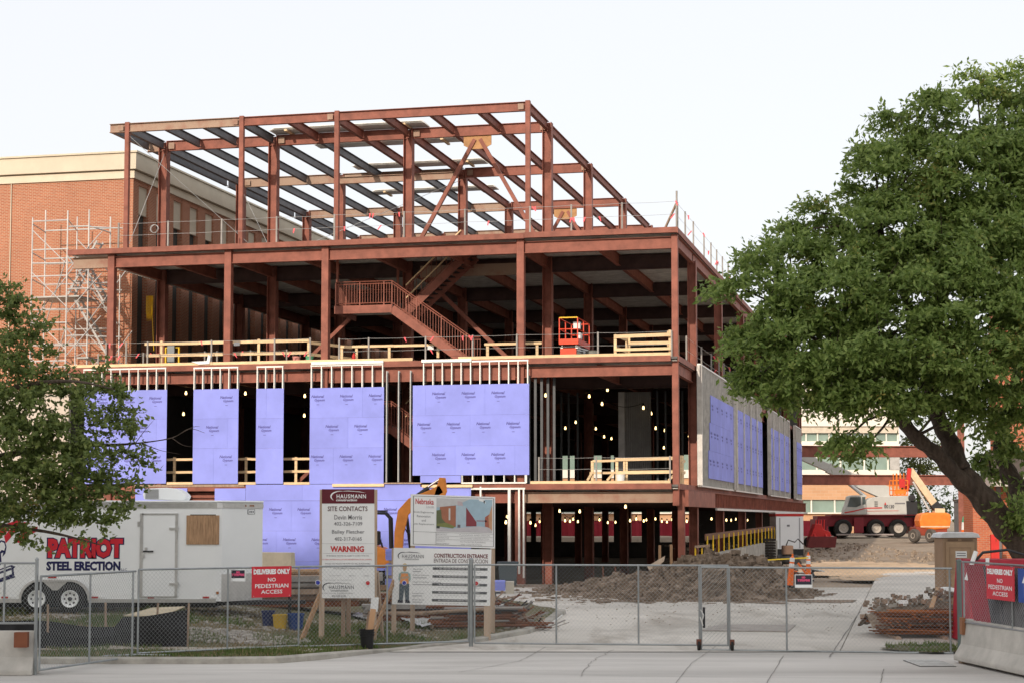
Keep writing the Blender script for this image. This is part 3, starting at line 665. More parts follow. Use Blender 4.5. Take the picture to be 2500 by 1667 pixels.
# earth mound in front of the open storey
def moundh(x, y):
    a = 1.18 * math.exp(-((x - 6.9) / 2.5) ** 2 - ((y - 62.0) / 2.9) ** 2) + .38 * math.exp(-((x - 9.0) / 1.8) ** 2 - ((y - 60.5) / 3) ** 2)
    a += .36 * math.exp(-((x - 3.4) / 1.9) ** 2 - ((y - 64.0) / 2.4) ** 2) + .08 * math.exp(-((x + .4) / 1.8) ** 2 - ((y - 67.5) / 2.0) ** 2) + .12 * math.exp(-((x + 1.6) / 1.2) ** 2 - ((y - 69.0) / 1.5) ** 2)
    a *= smooth01((1 - math.hypot((x - 3.9) / 7.0, (y - 62.9) / 6.6)) * 5)
    n = .10 * math.sin(5.1 * x + 3 * y) * math.sin(4.3 * y - 2.2 * x) + .06 * math.sin(11 * x - 7 * y) + .05 * math.sin(17 * y + 9 * x)
    return hb(x, y) - .05 + a * (1 + n * .9) + n * min(1, a) * .55 + rnd.uniform(-.035, .045) * min(1, a * 3)
struct(sheet('earth_mound', lin(-3.6, 13.4, 170), lin(56.2, 70.5, 110), moundh, MOUNDM, lambda x, y: True if math.hypot((x - 3.9) / 7.0, (y - 62.9) / 6.6) < 1.0 + .06 * math.sin(5 * x + 2 * y) else False))
CLOD = [MB().add([(rnd.uniform(.7, 1.2) * a * .5, rnd.uniform(.7, 1.2) * b * .5, rnd.uniform(.7, 1.2) * c * .4) for a in (-1, 1) for b in (-1, 1) for c in (-1, 1)], [(0, 1, 3, 2), (4, 6, 7, 5), (0, 4, 5, 1), (2, 3, 7, 6), (0, 2, 6, 4), (1, 5, 7, 3)]) for _ in range(6)]
clods = MB()
for _ in range(2600):
    x = rnd.gauss(6.2, 2.8); y = rnd.gauss(61.3, 2.4)
    if math.hypot((x - 3.9) / 7.2, (y - 62.9) / 6.9) > 1: continue
    s = rnd.uniform(.05, .2) * (1 if rnd.random() < .85 else 1.6); k = CLOD[rnd.randrange(6)]; z = moundh(x, y); c, sn = math.cos(rnd.random() * 6), math.sin(rnd.random() * 6)
    clods.add([(x + s * (a * c - b * sn), y + s * (a * sn + b * c), z + s * d) for a, b, d in k.v], k.f)
tag(clods.obj('clods', MOUNDM), 'brown earth clods strewn over the dug mound', 'clods', kind='stuff')
# ------------------------------------------------------------------ the brick building behind on the left
BRK = brickmat('brick_wall', (.36, .115, .06), (.44, .155, .08), (.46, .33, .235), .22, .0735)
CREAM = mat('limestone', (.62, .55, .43), .8, var=.06, scale=1)
xb = -26.3; vb = side(322, 700, xb)[0]
K = thing('brick_building', 'red brick campus building with cream stone cornice behind the steel frame', 'building', (C[0], C[1], 0), -A)
zt1, zt2, zt3 = fac(324, 371, vb)[1], fac(324, 415, vb)[1], fac(324, 436, vb)[1]
XF = -75.0; VK = 75.0
MB().box(XF, xb, vb, vb + .4, -2, zt3).obj('front_wall', BRK, K)
# side wall: piers between tall recessed window bays, each with a stone panel above dark glass
bayv = []; v = side(339, 480, xb)[0]
pit = (side(485, 480, xb)[0] - side(363, 480, xb)[0]) / 3.0
pw = 1.05
while v < VK - 2: bayv.append(v); v += pit
prev = vb + .4
for i, v in enumerate(bayv):
    MB().box(xb - .4, xb, prev, v, -2, zt3).obj('brick_pier', BRK, K)
    MB().box(xb - .4, xb - .02, v, v + pw, zt3 - .22, zt3).obj('lintel', BRK, K)
    MB().box(xb - .22, xb - .10, v, v + pw, zt3 - 1.55, zt3 - .22).obj('stone_panel', CREAM, K)
    MB().box(xb - .34, xb - .26, v, v + pw, -2, zt3 - 1.55).obj('window', GLASS, K)
    prev = v + pw
MB().box(xb - .4, xb, prev, VK, -2, zt3).obj('brick_pier', BRK, K)
for a, b, o in ((zt3, zt2 - .06, .08), (zt2, zt1 - .09, .22), (zt1 - .085, zt1, .30)):
    c = MB().box(XF, xb + o, vb - o, vb + .6, a + .003, b).box(xb - .6, xb + o, vb + .602, VK, a + .003, b).obj('cornice_band', CREAM, K)
MB().box(XF, xb + .05, vb - .05, vb + .5, zt2 - .06, zt2).box(xb - .5, xb + .05, vb + .502, VK, zt2 - .06, zt2).obj('cornice_joint', mat('stone_dark', (.30, .24, .17), .8), K)
MB().box(XF, xb - .6, vb + .6, VK, zt1 - 1.2, zt1 - 1.0).obj('roof', CONCD, K)
px = fac(24, 700, vb)[0]; MB().tube((px, vb - .04, 6), (px, vb - .04, zt3), .03, 5).obj('downpipe', CREAM, K)
# lower pale wing to the left of it, seen through the tree
W = thing('rendered_wing', 'pale rendered low wing with a flat roof glimpsed through the tree', 'building', (C[0], C[1], 0), -A)
p0 = fac(-260, 950, 3)[0]; p1 = fac(200, 950, 3)[0]
MB().box(p0, p1, 3.0, 6.5, -1, fac(60, 960, 3)[1]).obj('wall', mat('render_pale', (.60, .53, .46), .8, var=.06), W)
MB().box(p0, p1 + .1, 2.9, 6.6, fac(60, 960, 3)[1] + .003, fac(60, 952, 3)[1]).obj('coping', CREAM, W)
# ------------------------------------------------------------------ grandstand across the street (behind the photographer), whose shade covers the entrance
G = thing('grandstand', 'tall concrete grandstand across the street, shading the site entrance', 'grandstand')
GH = 69.6; GY = -60.0
MB().box(-84, -16, GY - 1.0, GY, 0, GH).obj('wall', mat('precast_pale', (.68, .66, .62), .8), G)
MB().prism([(-84, GY - 1.02, GH - .3), (-84, GY - 40, 6), (-84, GY - 40, 4), (-84, GY - 1.02, GH - 2.5)], (68, 0, 0)).obj('seating_deck', CONC, G)
for i in range(6):
    x = -83 + i * 13; MB().box(x, x + 1.2, GY + .01, GY + 1.2, 0, GH - 1).obj('pillar', CONCD, G)
# ------------------------------------------------------------------ far background on the right
T = thing('office_building', 'cream and tan brick office block with ribbon windows beyond the crane', 'building')
YB = 178.0
def bk(px, py, Y=YB): p = onY(px, py, Y); return p[0], p[2]
STUCCO = mat('pale_panel', (.78, .74, .66), .7, var=.04); TANB = brickmat('tan_brick', (.52, .30, .17), (.58, .35, .21), (.55, .42, .3), .8, .3)
GL2 = mat('pale_glass', (.22, .30, .26), .15, spec=.5, var=.15, scale=.4)
x0 = bk(1240, 1200)[0]; x1 = bk(2196, 1200)[0]
def band(name, y0, y1, m, d=0.0, xa=x0, xb_=x1, dep=1.0):
    MB().box(xa, xb_, YB - d, YB + dep, bk(2000, y1)[1] + .002, bk(2000, y0)[1]).obj(name, m, T)
band('upper_wall', 872, 1040, STUCCO, .3, dep=14); band('tan_band', 1040, 1056, mat('tan_band', (.62, .55, .45), .7), .1)
band('middle_wall', 1076, 1104, STUCCO, 0); band('sill_wall', 1146, 1166, STUCCO, .15); band('brick_wall', 1166, 1219, TANB, 0); band('plinth', 1253, 1300, TANB, 0); band('sill', 1250, 1253, STUCCO, .3)
MB().box(x0, x1, YB + 1.02, YB + 14, -1, bk(2000, 1041)[1]).obj('inner_block', mat('far_interior', (.30, .33, .30), .8), T)
for y0, y1, step in ((1056, 1076, 28), (1104, 1146, 58), (1219, 1250, 57)):
    px = 1240
    while px < 2196:
        a, zt_ = bk(px + 2, y0); b, zb_ = bk(min(px + step - 1, 2195), y1)
        w = MB().box(a, b, YB + .25, YB + .3, zb_, zt_).obj('window', GL2, T)
        MB().box(b, bk(min(px + step + 2, 2196), y0)[0], YB + .1, YB + .32, zb_, zt_).obj('mullion', STUCCO, T)
        px += step
MB().box(bk(2172, 1100)[0], x1 + .02, YB - .2, YB + .05, bk(2000, 1146)[1], bk(2000, 1104)[1]).obj('pier', mat('grey_panel', (.42, .41, .39), .7), T)
# brick hall on the right behind the tree
H = thing('brick_hall', 'red brick building with dark recessed entrance behind the big tree', 'building')
YH = 96.0
BR2 = brickmat('brick_far', (.42, .11, .055), (.50, .15, .07), (.42, .26, .18), .30, .10)
def bh(px, py, Y=YH): p = onY(px, py, Y); return p[0], p[2]
a = bh(2376, 1300)[0]; z0 = bh(2376, 1345)[1] - 1.0
MB().box(a, bh(2433, 1300)[0], YH, YH + .8, z0, bh(2400, 1188)[1]).obj('wall', BR2, H)
MB().box(bh(2445, 1300)[0], bh(2700, 1300)[0], YH + .2, YH + 8, z0, bh(2400, 1188)[1]).obj('wall', BR2, H)
MB().box(bh(2433, 1300)[0] + .003, bh(2445, 1300)[0] - .003, YH - .05, YH + .5, z0, bh(2400, 1188)[1]).obj('pilaster', mat('grey_metal', (.16, .15, .15), .6), H)
MB().box(bh(2410, 1300)[0], bh(2700, 1300)[0], YH - 1.2, YH + 1.5, bh(2400, 1187)[1], bh(2400, 1165)[1]).obj('canopy', mat('canopy_pale', (.48, .45, .41), .7), H)
MB().box(bh(2410, 1300)[0] + .1, bh(2700, 1300)[0], YH - .6, YH + 1.5, bh(2400, 1164.8)[1], bh(2400, 1105)[1]).obj('dark_fascia', mat('fascia_dark', (.085, .07, .062), .6), H)
MB().box(bh(2440, 1300)[0], bh(2700, 1300)[0], YH, YH + 1.5, bh(2400, 1104.5)[1], bh(2400, 760)[1]).obj('upper_wall', BR2, H)
p = onY(2428, 1330, 94); MB().box(p[0] - .2, p[0] + .22, 93.9, 94.1, .5, onY(2428, 1304, 94)[2]).obj('red_panel', REDP, H)
# dark annex and parked far things between pillars
N_ = thing('service_shed', 'small dark grey shed between the brick hall and the link frame', 'shed')
a = onY(2352, 1300, 150); MB().box(onY(2350, 1, 150)[0], onY(2378, 1, 150)[0], 150, 156, .6, onY(2360, 1222, 150)[2]).obj('wall', mat('shed_grey', (.12, .115, .12), .8), N_)
MB().box(onY(2347, 1, 150)[0], onY(2380, 1, 150)[0], 149.8, 156, onY(2360, 1221.6, 150)[2], onY(2360, 1216, 150)[2]).obj('roof', DARK, N_)
# far tree line behind the office block
# red privacy mesh fence at the far side of the yard
RF = thing('mesh_screen_fence', 'long red mesh screen on the far side of the yard', 'fence')
REDF = mat('red_mesh_fabric', (.40, .035, .055), .8, var=.12, scale=.8)
Yf = 152.0
for i in range(28):
    a = onY(1150 + i * 32, 1300, Yf)[0]; b = onY(1150 + (i + 1) * 32, 1300, Yf)[0]
    zt_ = onY(1900, 1270, Yf)[2]
    mbp = MB(); n = 5
    for k in range(n): mbp.quad((a + (b - a) * k / n, Yf + .04 * math.sin(k * 1.9 + i), 1.4), (a + (b - a) * (k + 1) / n, Yf + .04 * math.sin((k + 1) * 1.9 + i), 1.4), (a + (b - a) * (k + 1) / n, Yf + .04 * math.sin((k + 1) * 1.9 + i), zt_), (a + (b - a) * k / n, Yf + .04 * math.sin(k * 1.9 + i), zt_))
    mbp.obj('mesh_panel', REDF, RF)
    MB().tube((a, Yf + .08, 1.3), (a, Yf + .08, zt_ + .05), .04, 5).obj('post', GALV, RF)
# ------------------------------------------------------------------ guardrails on the floors
def guard(name_label, pts, h=1.07, mid=.55, pm=STRUT, r=.03, flags=0, cat='guardrail', extra=None):
    t = thing('cable_guardrail', name_label, cat, (C[0], C[1], 0), -A)
    for x, v, z in pts: MB().box(x - r, x + r, v - r, v + r, z, z + h).obj('post', pm, t)
    for k in (h - .04, mid):
        mb = MB()
        for (x0, v0, z0), (x1, v1, z1) in zip(pts[:-1], pts[1:]):
            q = [(x0 + (x1 - x0) * i / 4, v0 + (v1 - v0) * i / 4 - .035, z0 + (z1 - z0) * i / 4 + k - .02 * math.sin(math.pi * i / 4)) for i in range(5)]
            mb.path(q, .007, 4)
        mb.obj('cable', GALV, t)
    for i in range(flags):
        j = rnd.randrange(len(pts) - 1); u = rnd.random(); x = pts[j][0] + (pts[j + 1][0] - pts[j][0]) * u; v = pts[j][1] + (pts[j + 1][1] - pts[j][1]) * u; z = pts[j][2] + rnd.choice((h - .04, mid))
        d = rnd.uniform(-.15, .15)
        MB().prism([(x, v - .05, z), (x + .07, v - .05, z + .01), (x + .04 + d, v - .09, z - .2), (x + d, v - .08, z - .17)], (0, -.006, 0)).obj('flag', FLAG, t)
    return t
g = guard('grey posts and wires along the front edge of the roof deck', [(fac(p, 600, -.15)[0], -.15, Z4) for p in (289, 410, 541, 675, 816, 986, 1135, 1294, 1395, 1519, 1652)], 1.12, .58, flags=16)
MB().bar((fac(1652, 560, -.15)[0], -.15, Z4 + 1.0), (fac(1620, 560, .2)[0], .3, Z4), .07, .07).obj('brace', OLDTIMB, g)
MB().bar((fac(1652, 560, -.15)[0], -.1, Z4), (fac(1652, 560, -.15)[0], -.1, Z4 + 1.5), .07, .07).obj('post', STRUT, g)
guard('grey posts and wires along the side edge of the roof deck', [(.06, .3, Z4)] + [(.06, side(p, y, .06)[0], Z4) for p, y in ((1673, 582), (1693, 604), (1719, 632), (1736, 651), (1750, 666), (1764, 681), (1778, 697), (1793, 712))], 1.12, .58, flags=7)
guard('steel posts and wires in front of the third floor, left of the stair', [(fac(p, 880, -.22)[0], -.22, Z3) for p in (259, 308, 360, 516, 670, 757)], 1.07, .5, flags=9)
guard('steel posts and wires in front of the third floor, below the stair', [(fac(p, 870, -.2)[0], -.2, Z3) for p in (828, 900, 1039, 1154, 1262, 1460, 1640)], 1.02, .48, flags=6)
guard('short wire fence inside the third floor near the yellow stand', [(fac(p, 880, 3.2)[0], 3.2, Z3) for p in (240, 350, 420, 500, 530, 612, 700)], .95, .45, flags=7)
guard('grey posts and wires along the side edge of the third floor', [(.06, side(p, y, .06)[0], Z3) for p, y in ((1676, 884), (1713, 925), (1737, 940), (1756, 960), (1768, 965), (1782, 975))], 1.07, .5, flags=5)
guard('steel posts and wires across the open corner of the second floor', [(fac(p, 1175, -.2)[0], -.2, Z2) for p in (1316, 1456, 1636)], 1.1, .62, flags=0)
guard('thin posts and wires on the roof deck behind the penthouse columns', [(fac(p, 570, 9.0)[0], 9.0, Z4) for p in (860, 900, 960, 1060, 1180, 1320, 1400)], 1.0, .5, flags=3)
# coil of wire hung on the roof guard
cw = MB(); cxx, cz = fac(379, 560, -.2); cw.path([(cxx + .17 * math.cos(i * .4), -.22 - .003 * i, cz + .17 * math.sin(i * .4)) for i in range(48)], .008, 4)
o = cw.obj('wire_coil', GALV); o.location = (C[0], C[1], 0); o.rotation_euler = (0, 0, -A); tag(o, 'round coil of wire hanging on the roof deck guard wire', 'coil')
# timber guardrails
def trail(label, rails, posts, v, w=.04, m=TIMB, extra=()):
    t = thing('timber_guardrail', label, 'guardrail', (C[0], C[1], 0), -A)
    for (pa, ya, pb, yb, h) in rails:
        a, za = fac(pa, ya, v); b, zb_ = fac(pb, yb, v); n = max(1, round((b - a) / 2.6))
        for i in range(n):
            x0 = a + (b - a) * i / n; x1 = a + (b - a) * (i + 1) / n; z0 = za + (zb_ - za) * i / n; z1 = za + (zb_ - za) * (i + 1) / n
            MB().bar((x0, v - w / 2 - .001, z0), (x1 - .004, v - w / 2 - .001, z1 + rnd.uniform(-.01, .01)), w, h).obj('rail', m, t)
    for (px, y0, y1) in posts:
        x, z0 = fac(px, y0, v); z1 = fac(px, y1, v)[1]; MB().box(x - .055, x + .055, v, v + .045, z0, z1).obj('post', m, t)
    for p, q, h in extra: MB().bar(p, q, .04, h).obj('rail', m, t)
    return t
xq, zq = fac(755, 836, .7)
trail('pale timber guardrail on the third floor beside the yellow stand', [(354, 840, 755, 832, .12), (358, 868, 755, 861, .12)], [(393, 887, 832), (631, 883, 828), (753, 881, 830)], .7, extra=[((xq, .75, zq), (xq + 1.0, 3.2, zq), .12), ((xq, .75, zq - .48), (xq + 1.0, 3.2, zq - .48), .12)])
trail('pale timber guardrail on the third floor under the stair', [(832, 847, 1093, 842, .1)], [(834, 876, 845), (870, 875, 845), (950, 874, 843), (1069, 873, 842)], 1.9)
trail('short pale timber rail on the third floor beside the scissor lift', [(1183, 841, 1323, 838, .1)], [(1190, 872, 840), (1311, 868, 838)], .9)
t = trail('boxed pale timber guardrail at the corner of the third floor', [(1499, 822, 1646, 817, .14), (1499, 854, 1646, 850, .11)], [(1502, 866, 821)], .35)
for zz in (.55, 1.02):
    MB().bar((fac(1502, 850, .4)[0], .42, Z3 + zz - .1), (fac(1530, 850, 2.2)[0], 2.2, Z3 + zz - .1), .04, .11).obj('rail', TIMB, t)
a = fac(1534, 838, 2.2); b = fac(1645, 836, 2.2)
for dz in (.0, -.45): MB().bar((a[0], 2.2, a[1] + dz), (b[0], 2.2, b[1] + dz), .04, .12).obj('rail', TIMB, t)
for px in (1530, 1534.5): x = fac(px, 850, 2.2)[0]; MB().box(x - .06, x + .06, 2.23, 2.28, Z3, Z3 + 1.05).obj('post', TIMB, t)
for v in (.45, 1.6, 2.6): MB().box(-.35, -.24, v, v + .05, Z3, Z3 + 1.1).obj('post', TIMB, t)
for zz in (.5, 1.0): MB().bar((-.38, .4, Z3 + zz), (-.38, 2.75, Z3 + zz), .04, .12).obj('rail', TIMB, t)
t = trail('pale timber guardrail with knee braces at the corner of the second floor', [(1503, 1121, 1646, 1118, .13), (1503, 1153, 1646, 1151, .13), (1447, 1125, 1503, 1124, .09), (1440, 1154, 1503, 1153, .09)], [(1506, 1175, 1119), (1525, 1175, 1123), (1529, 1175, 1125), (1446, 1175, 1124)], .45)
for pa, ya, pb, yb in ((1482, 1172, 1500, 1152), (1434, 1172, 1447, 1150), (1632, 1172, 1648, 1156)):
    a = fac(pa, ya, .4); b = fac(pb, yb, .4); MB().bar((a[0], .4, a[1]), (b[0], .4, b[1]), .04, .09).obj('knee_brace', TIMB, t)
for v in (.7, 1.0): MB().box(.03, .13, v, v + .1, Z2, Z2 + 1.15).obj('post', TIMB, t)
for zz in (.4, .85): MB().bar((.15, .4, Z2 + zz), (.15, 1.3, Z2 + zz + .1), .04, .1).obj('rail', TIMB, t)
trail('pale timber guardrail seen through the openings of the second floor', [(330, 1122, 760, 1119, .1), (330, 1153, 760, 1150, .1)], [(425, 1178, 1115), (600, 1178, 1115), (722, 1178, 1115)], .35)
# timber toe boards on the front edges
t = thing('toe_board', 'long pale timber toe board along the front of the third floor', 'board', (C[0], C[1], 0), -A)
for a, b in ((-25.7, -22.6), (-22.59, -19.2), (-19.19, -15.9), (-15.89, -12.2), (-12.19, -10.6), (-8.7, -5.2), (-5.19, -2.4), (-2.39, -.2)): MB().box(a, b, -.31, -.27, Z3 + .035 + rnd.uniform(0, .006), Z3 + .155).obj('plank', TIMB, t)
t = thing('toe_board', 'pale timber toe board along the open corner of the second floor', 'board', (C[0], C[1], 0), -A)
for a, b in ((-5.75, -3.3), (-3.29, -.2)): MB().box(a, b, -.31, -.27, Z2 + .045, Z2 + .15).obj('plank', TIMB, t)
t = thing('toe_board', 'weathered timber plate on the edge above the trailer', 'board', (C[0], C[1], 0), -A)
MB().box(fac(330, 1181, -.3)[0], fac(597, 1181, -.3)[0], -.36, -.342, Z2 - .02, Z2 + .08).obj('plank', OLDTIMB, t)
# ------------------------------------------------------------------ loose things on the floors
def at_floor(px, v, z): x = fac(px, 860, v)[0]; return wor(x, v, z)
def scissor():
    p = at_floor(1388, 2.0, Z3); t = thing('scissor_lift', 'small orange-red scissor lift with raised cage on the third floor', 'lift', p, -A)
    w, L = .38, 2.5
    RED2 = mat('lift_red', (.75, .075, .03), .45)
    b = MB().box(-w, w, 0, L, .16, .32).obj('chassis', DARK, t)
    for sx in (-1, 1):
        for y in (.22, L - .25):
            MB().lathe((sx * w - .05 * sx, y, .16), (sx, 0, 0), [(.05, 0), (.16, 0), (.16, .1), (.09, .1)], 14).obj('wheel', RUBBER, t)
    for k in range(4):
        z0 = .34 + k * .1; z1 = z0 + .1
        for sx in (-w + .04, w - .04):
            MB().bar((sx, .1, z0), (sx, L - .1, z1), .05, .05).obj('scissor_arm', GALV, t); MB().bar((sx * .85, .1, z1), (sx * .85, L - .1, z0), .05, .05).obj('scissor_arm', GALV, t)
    MB().box(-w - .02, w + .02, -.02, L + .03, .78, .86).obj('platform', RED2, t)
    MB().box(-w - .02, w + .02, -.03, -.02, .86, 1.0).obj('toe_plate', RED2, t); MB().box(w + .02, w + .03, -.02, L, .86, 1.02).obj('toe_plate', RED2, t)
    for x, y in ((-w, 0), (w, 0), (-w, L), (w, L), (w, L * .5), (-w, L * .5)): MB().box(x - .02, x + .02, y - .02, y + .02, .86, 1.85).obj('cage_post', RED2, t)
    for z in (1.4, 1.85):
        r = MB(); r.path([(-w, 0, z), (w, 0, z), (w, L, z), (-w, L, z), (-w, 0, z)], .022, 5); r.obj('cage_rail', RED2, t)
    MB().box(w - .25, w + .02, .35, .62, 1.45, 1.72).obj('control_box', SIGNW, t); MB().box(w - .05, w + .035, .4, .8, 1.05, 1.28).obj('plate', SIGNW, t)
    MB().box(-w + .05, w - .05, -.05, -.01, .36, .62).obj('ladder_panel', RED2, t); MB().bar((-w, -.01, 1.865), (w, -.01, 1.865), .045, .045).obj('padding', YELLOW, t)
scissor()
def bucket(name, label, p, r, h, m, cat='bucket', handle=True):
    t = thing(name, label, cat, p); MB().lathe((0, 0, 0), (0, 0, 1), [(r * .82, 0), (r, h), (r * 1.05, h), (r * 1.05, h * .9), (r * .98, h * .9), (r * .94, h * .97), (r * .8, .03)], 16).obj('body', m, t)
    if handle: MB().path([(r * math.cos(a), 0, h * .93 + .02 + r * .9 * math.sin(a)) for a in lin(0, math.pi, 8)], .006, 4).obj('handle', GALV, t)
bucket('bucket', 'pale pink bucket on the third floor edge left of the stair', at_floor(724, .3, Z3), .16, .36, mat('pink_plastic', (.7, .30, .25), .5))
bucket('bucket', 'green bucket on the third floor edge left of the stair', at_floor(756, .3, Z3), .16, .36, mat('green_plastic', (.12, .42, .22), .5))
bucket('bucket', 'white bucket on the second floor edge by the knee braces', wor(fac(1514, 1170, 0)[0], .1, Z2), .17, .40, SIGNW)
def extinguisher(p):
    t = thing('fire_extinguisher', 'red fire extinguisher standing on the third floor under the stair', 'extinguisher', p)
    MB().lathe((0, 0, 0), (0, 0, 1), [(.07, 0), (.08, .04), (.08, .42), (.05, .5), (.025, .52), (.025, .56)], 12).obj('cylinder', REDP, t); MB().box(-.02, .1, -.015, .015, .56, .6).obj('lever', DARK, t); MB().path([(.03, 0, .55), (.13, 0, .45), (.11, 0, .2)], .012, 5).obj('hose', BLACK, t)
extinguisher(at_floor(864, 1.2, Z3))
# yellow stand with a grey switch box
p = at_floor(422, 2.3, Z3); t = thing('power_stand', 'yellow tube stand carrying a grey power box on the third floor', 'stand', p, -A)
MB().path([(-.33, 0, 0), (-.33, 0, 1.05), (.28, 0, 1.05), (.28, 0, 0)], .045, 6).obj('frame', YELLOW, t); MB().bar((-.33, 0, .32), (.28, 0, .32), .06, .08).obj('crossbar', YELLOW, t)
bevel(MB().box(-.2, .13, -.16, -.05, .38, 1.12).obj('power_box', mat('box_grey', (.25, .27, .28), .5), t), .02); MB().box(-.06, .0, -.165, -.12, .1, .38).obj('conduit', GALV, t)
# boxes and drums
t = thing('crate', 'dull red crates stacked on the third floor beside the scissor lift', 'crate', at_floor(1480, 3.0, Z3), -A)
for i in range(3): MB().box(-.55 + i * .37, -.2 + i * .37, 0, .4, 0, .35).obj('crate_box', mat('dull_red', (.22, .03, .035), .7), t)
t = thing('drum', 'grey steel drum on the third floor behind the scissor lift', 'drum', at_floor(1446, 3.4, Z3)); MB().lathe((0, 0, 0), (0, 0, 1), [(.27, 0), (.28, .02), (.28, .25), (.29, .27), (.28, .29), (.28, .58), (.29, .6), (.27, .62), (.26, .6)], 18).obj('body', mat('drum_grey', (.22, .23, .21), .6), t)
t = thing('panel_stack', 'grey sheet panels leaning on the third floor under the stair', 'panels', at_floor(938, 2.6, Z3), -A)
for i in range(3): MB().prism([(-.3, .06 * i, 0), (.32, .06 * i, 0), (.32, .15 + .06 * i, .28), (-.3, .15 + .06 * i, .42)], (0, .02, 0)).obj('sheet', GALV, t)
for px, py, v, lab in ((579, 840, .66, 'white paper notice on the third floor timber rail by the column'), (1052, 849, 1.85, 'white paper notice on the timber rail under the stair')):
    x, z = fac(px, py, v); o = MB().box(-.13, .13, -.012, 0, -.07, .08).obj('notice', SIGNW); o.location = wor(x, v - .04, z); o.rotation_euler = (0, 0, -A); tag(o, lab, 'notice')
# yellow cable hung inside
x, z = fac(364, 760, 5.4); mb = MB()
for k in range(5): mb.path([(x - .12 + k * .06, 5.4 + .02 * k, z + .7), (x - .13 + k * .06, 5.4, z), (x - .10 + k * .06, 5.4, z - .45), (x - .07 + k * .06, 5.4, z), (x - .06 + k * .06, 5.4, z + .7)], .016, 4)
mb.path([(x + .1, 5.4, z + .6), (x + .18, 5.4, z - .6), (x + .3, 5.3, z - 1.8)], .016, 4)
o = mb.obj('cable_coil', YELLOW); o.location = (C[0], C[1], 0); o.rotation_euler = (0, 0, -A); tag(o, 'looped yellow cable hanging inside the third floor', 'cable')
# white plastic sheet over the slab edge
x0, z = fac(468, 884, -.3); x1, _ = fac(515, 870, -.3)
o = MB().prism([(x0, -.36, z + .02), (x0 + .35, -.36, z - .1), (x1 - .05, -.36, z - .08), (x1, -.36, z + .22), (x1 - .1, -.36, z + .3), (x1 - .16, -.36, z + .04)], (0, .1, 0)).obj('plastic_sheet', SIGNW); o.location = (C[0], C[1], 0); o.rotation_euler = (0, 0, -A); tag(o, 'crumpled white plastic draped over the third floor edge', 'sheet')
# bundles of roof deck lying on the purlins
for i, (a, b, lab) in enumerate((((654, 318), (1051, 311), 'bundle of grey deck sheets on the penthouse roof nearest the front'), ((767, 354), (1136, 345), 'second bundle of grey deck sheets on the penthouse roof'), ((859, 406), (1193, 400), 'third bundle of grey deck sheets on the penthouse roof'), ((907, 470), (1217, 462), 'rearmost bundle of grey deck sheets on the penthouse roof'))):
    pa = loc(*onZ(a[0], a[1], 19.98)[:2]); pb = loc(*onZ(b[0], b[1], 19.98)[:2]); v = (pa[1] + pb[1]) / 2
    t = thing('deck_bundle', lab, 'deck sheets', (C[0], C[1], 0), -A, 'bundles of deck sheet on the roof')
    n = 8
    for k in range(3):
        mb = MB(); prof = []
        for q in range(n): prof += [(v - .5 + q * .13, 0), (v - .5 + q * .13 + .06, 0), (v - .5 + q * .13 + .075, .04), (v - .5 + q * .13 + .115, .04)]
        zz = ZR + .09 + k * .045
        for (y0, h0), (y1, h1) in zip(prof[:-1], prof[1:]): mb.quad((pa[0] + k * .1, y0, zz + h0), (pb[0] - k * .05, y0, zz + h0), (pb[0] - k * .05, y1, zz + h1), (pa[0] + k * .1, y1, zz + h1))
        mb.obj('deck_sheet', mat('bright_deck', (.72, .71, .68), .5, var=.1), t)
    for f in (.12, .88): x = pa[0] + (pb[0] - pa[0]) * f; MB().box(x - .06, x + .06, v - .65, v + .65, ZR + .003, ZR + .085).obj('bearer', TIMB, t)
# ------------------------------------------------------------------ strings of temporary lamps
BULB = mat('lit_bulb', (1, .8, .45), .4, emit=(1.0, .68, .28, 3.0))
BM = MB().lathe((0, 0, 0), (0, 0, 1), [(.01, -.055), (.03, -.047), (.048, -.02), (.052, 0), (.046, .03), (.032, .07), (.03, .12)], 10).mesh('bulb', BULB, True)
SM = MB().lathe((0, 0, 0), (0, 0, 1), [(.034, .10), (.04, .11), (.04, .2), (.02, .22)], 8).mesh('socket', BLACK)
def string(label, bulbs, v0, v1, zt):
    t = thing('light_string', label, 'lights', (C[0], C[1], 0), -A, 'strings of site lamps')
    pts = []; n = len(bulbs)
    for i, (px, py) in enumerate(bulbs):
        v = v0 + (v1 - v0) * i / max(1, n - 1); x, z = fac(px, py, v); z = min(z, zt - .25)
        b = inst('bulb', BM, t, (x, v, z)); inst('socket', SM, t, (x, v, z)); pts.append(Vector((x, v, z + .22)))
    mb = MB()
    for a, b in zip(pts[:-1], pts[1:]):
        L = (b - a).length; mb.path([a + (b - a) * (k / 6) - Vector((0, 0, min(.5, .12 * L) * math.sin(math.pi * k / 6))) for k in range(7)], .012, 4)
    if n > 1: mb.obj('cable', BLACK, t)
def z8(l): return [(1250 + x / 3.357, 900 + y / 3.357) for x, y in l]
string('string of lit bulbs under the ceiling of the open second floor corner', z8([(275, 220), (633, 228), (782, 150), (738, 290), (1077, 322), (1140, 368)]), 3.0, 9.5, Z3 - .6)
string('string of lit bulbs deep in the second floor, beside the thin studs', z8([(350, 467), (437, 488), (522, 440), (687, 492), (755, 558), (815, 573)]), 16, 30, Z3 - .7)
string('string of lit bulbs deep in the second floor behind the corner column', z8([(1178, 488), (1253, 507), (1245, 648), (1450, 553), (1525, 587)]), 16, 30, Z3 - .7)
string('two lit bulbs in the opening beside the tree', [(454, 960), (448, 1011)], 2.5, 4.0, Z3 - .5)
string('single lit bulb in the narrow opening of the blue wall', [(599, 961)], 2.5, 2.5, Z3 - .5)
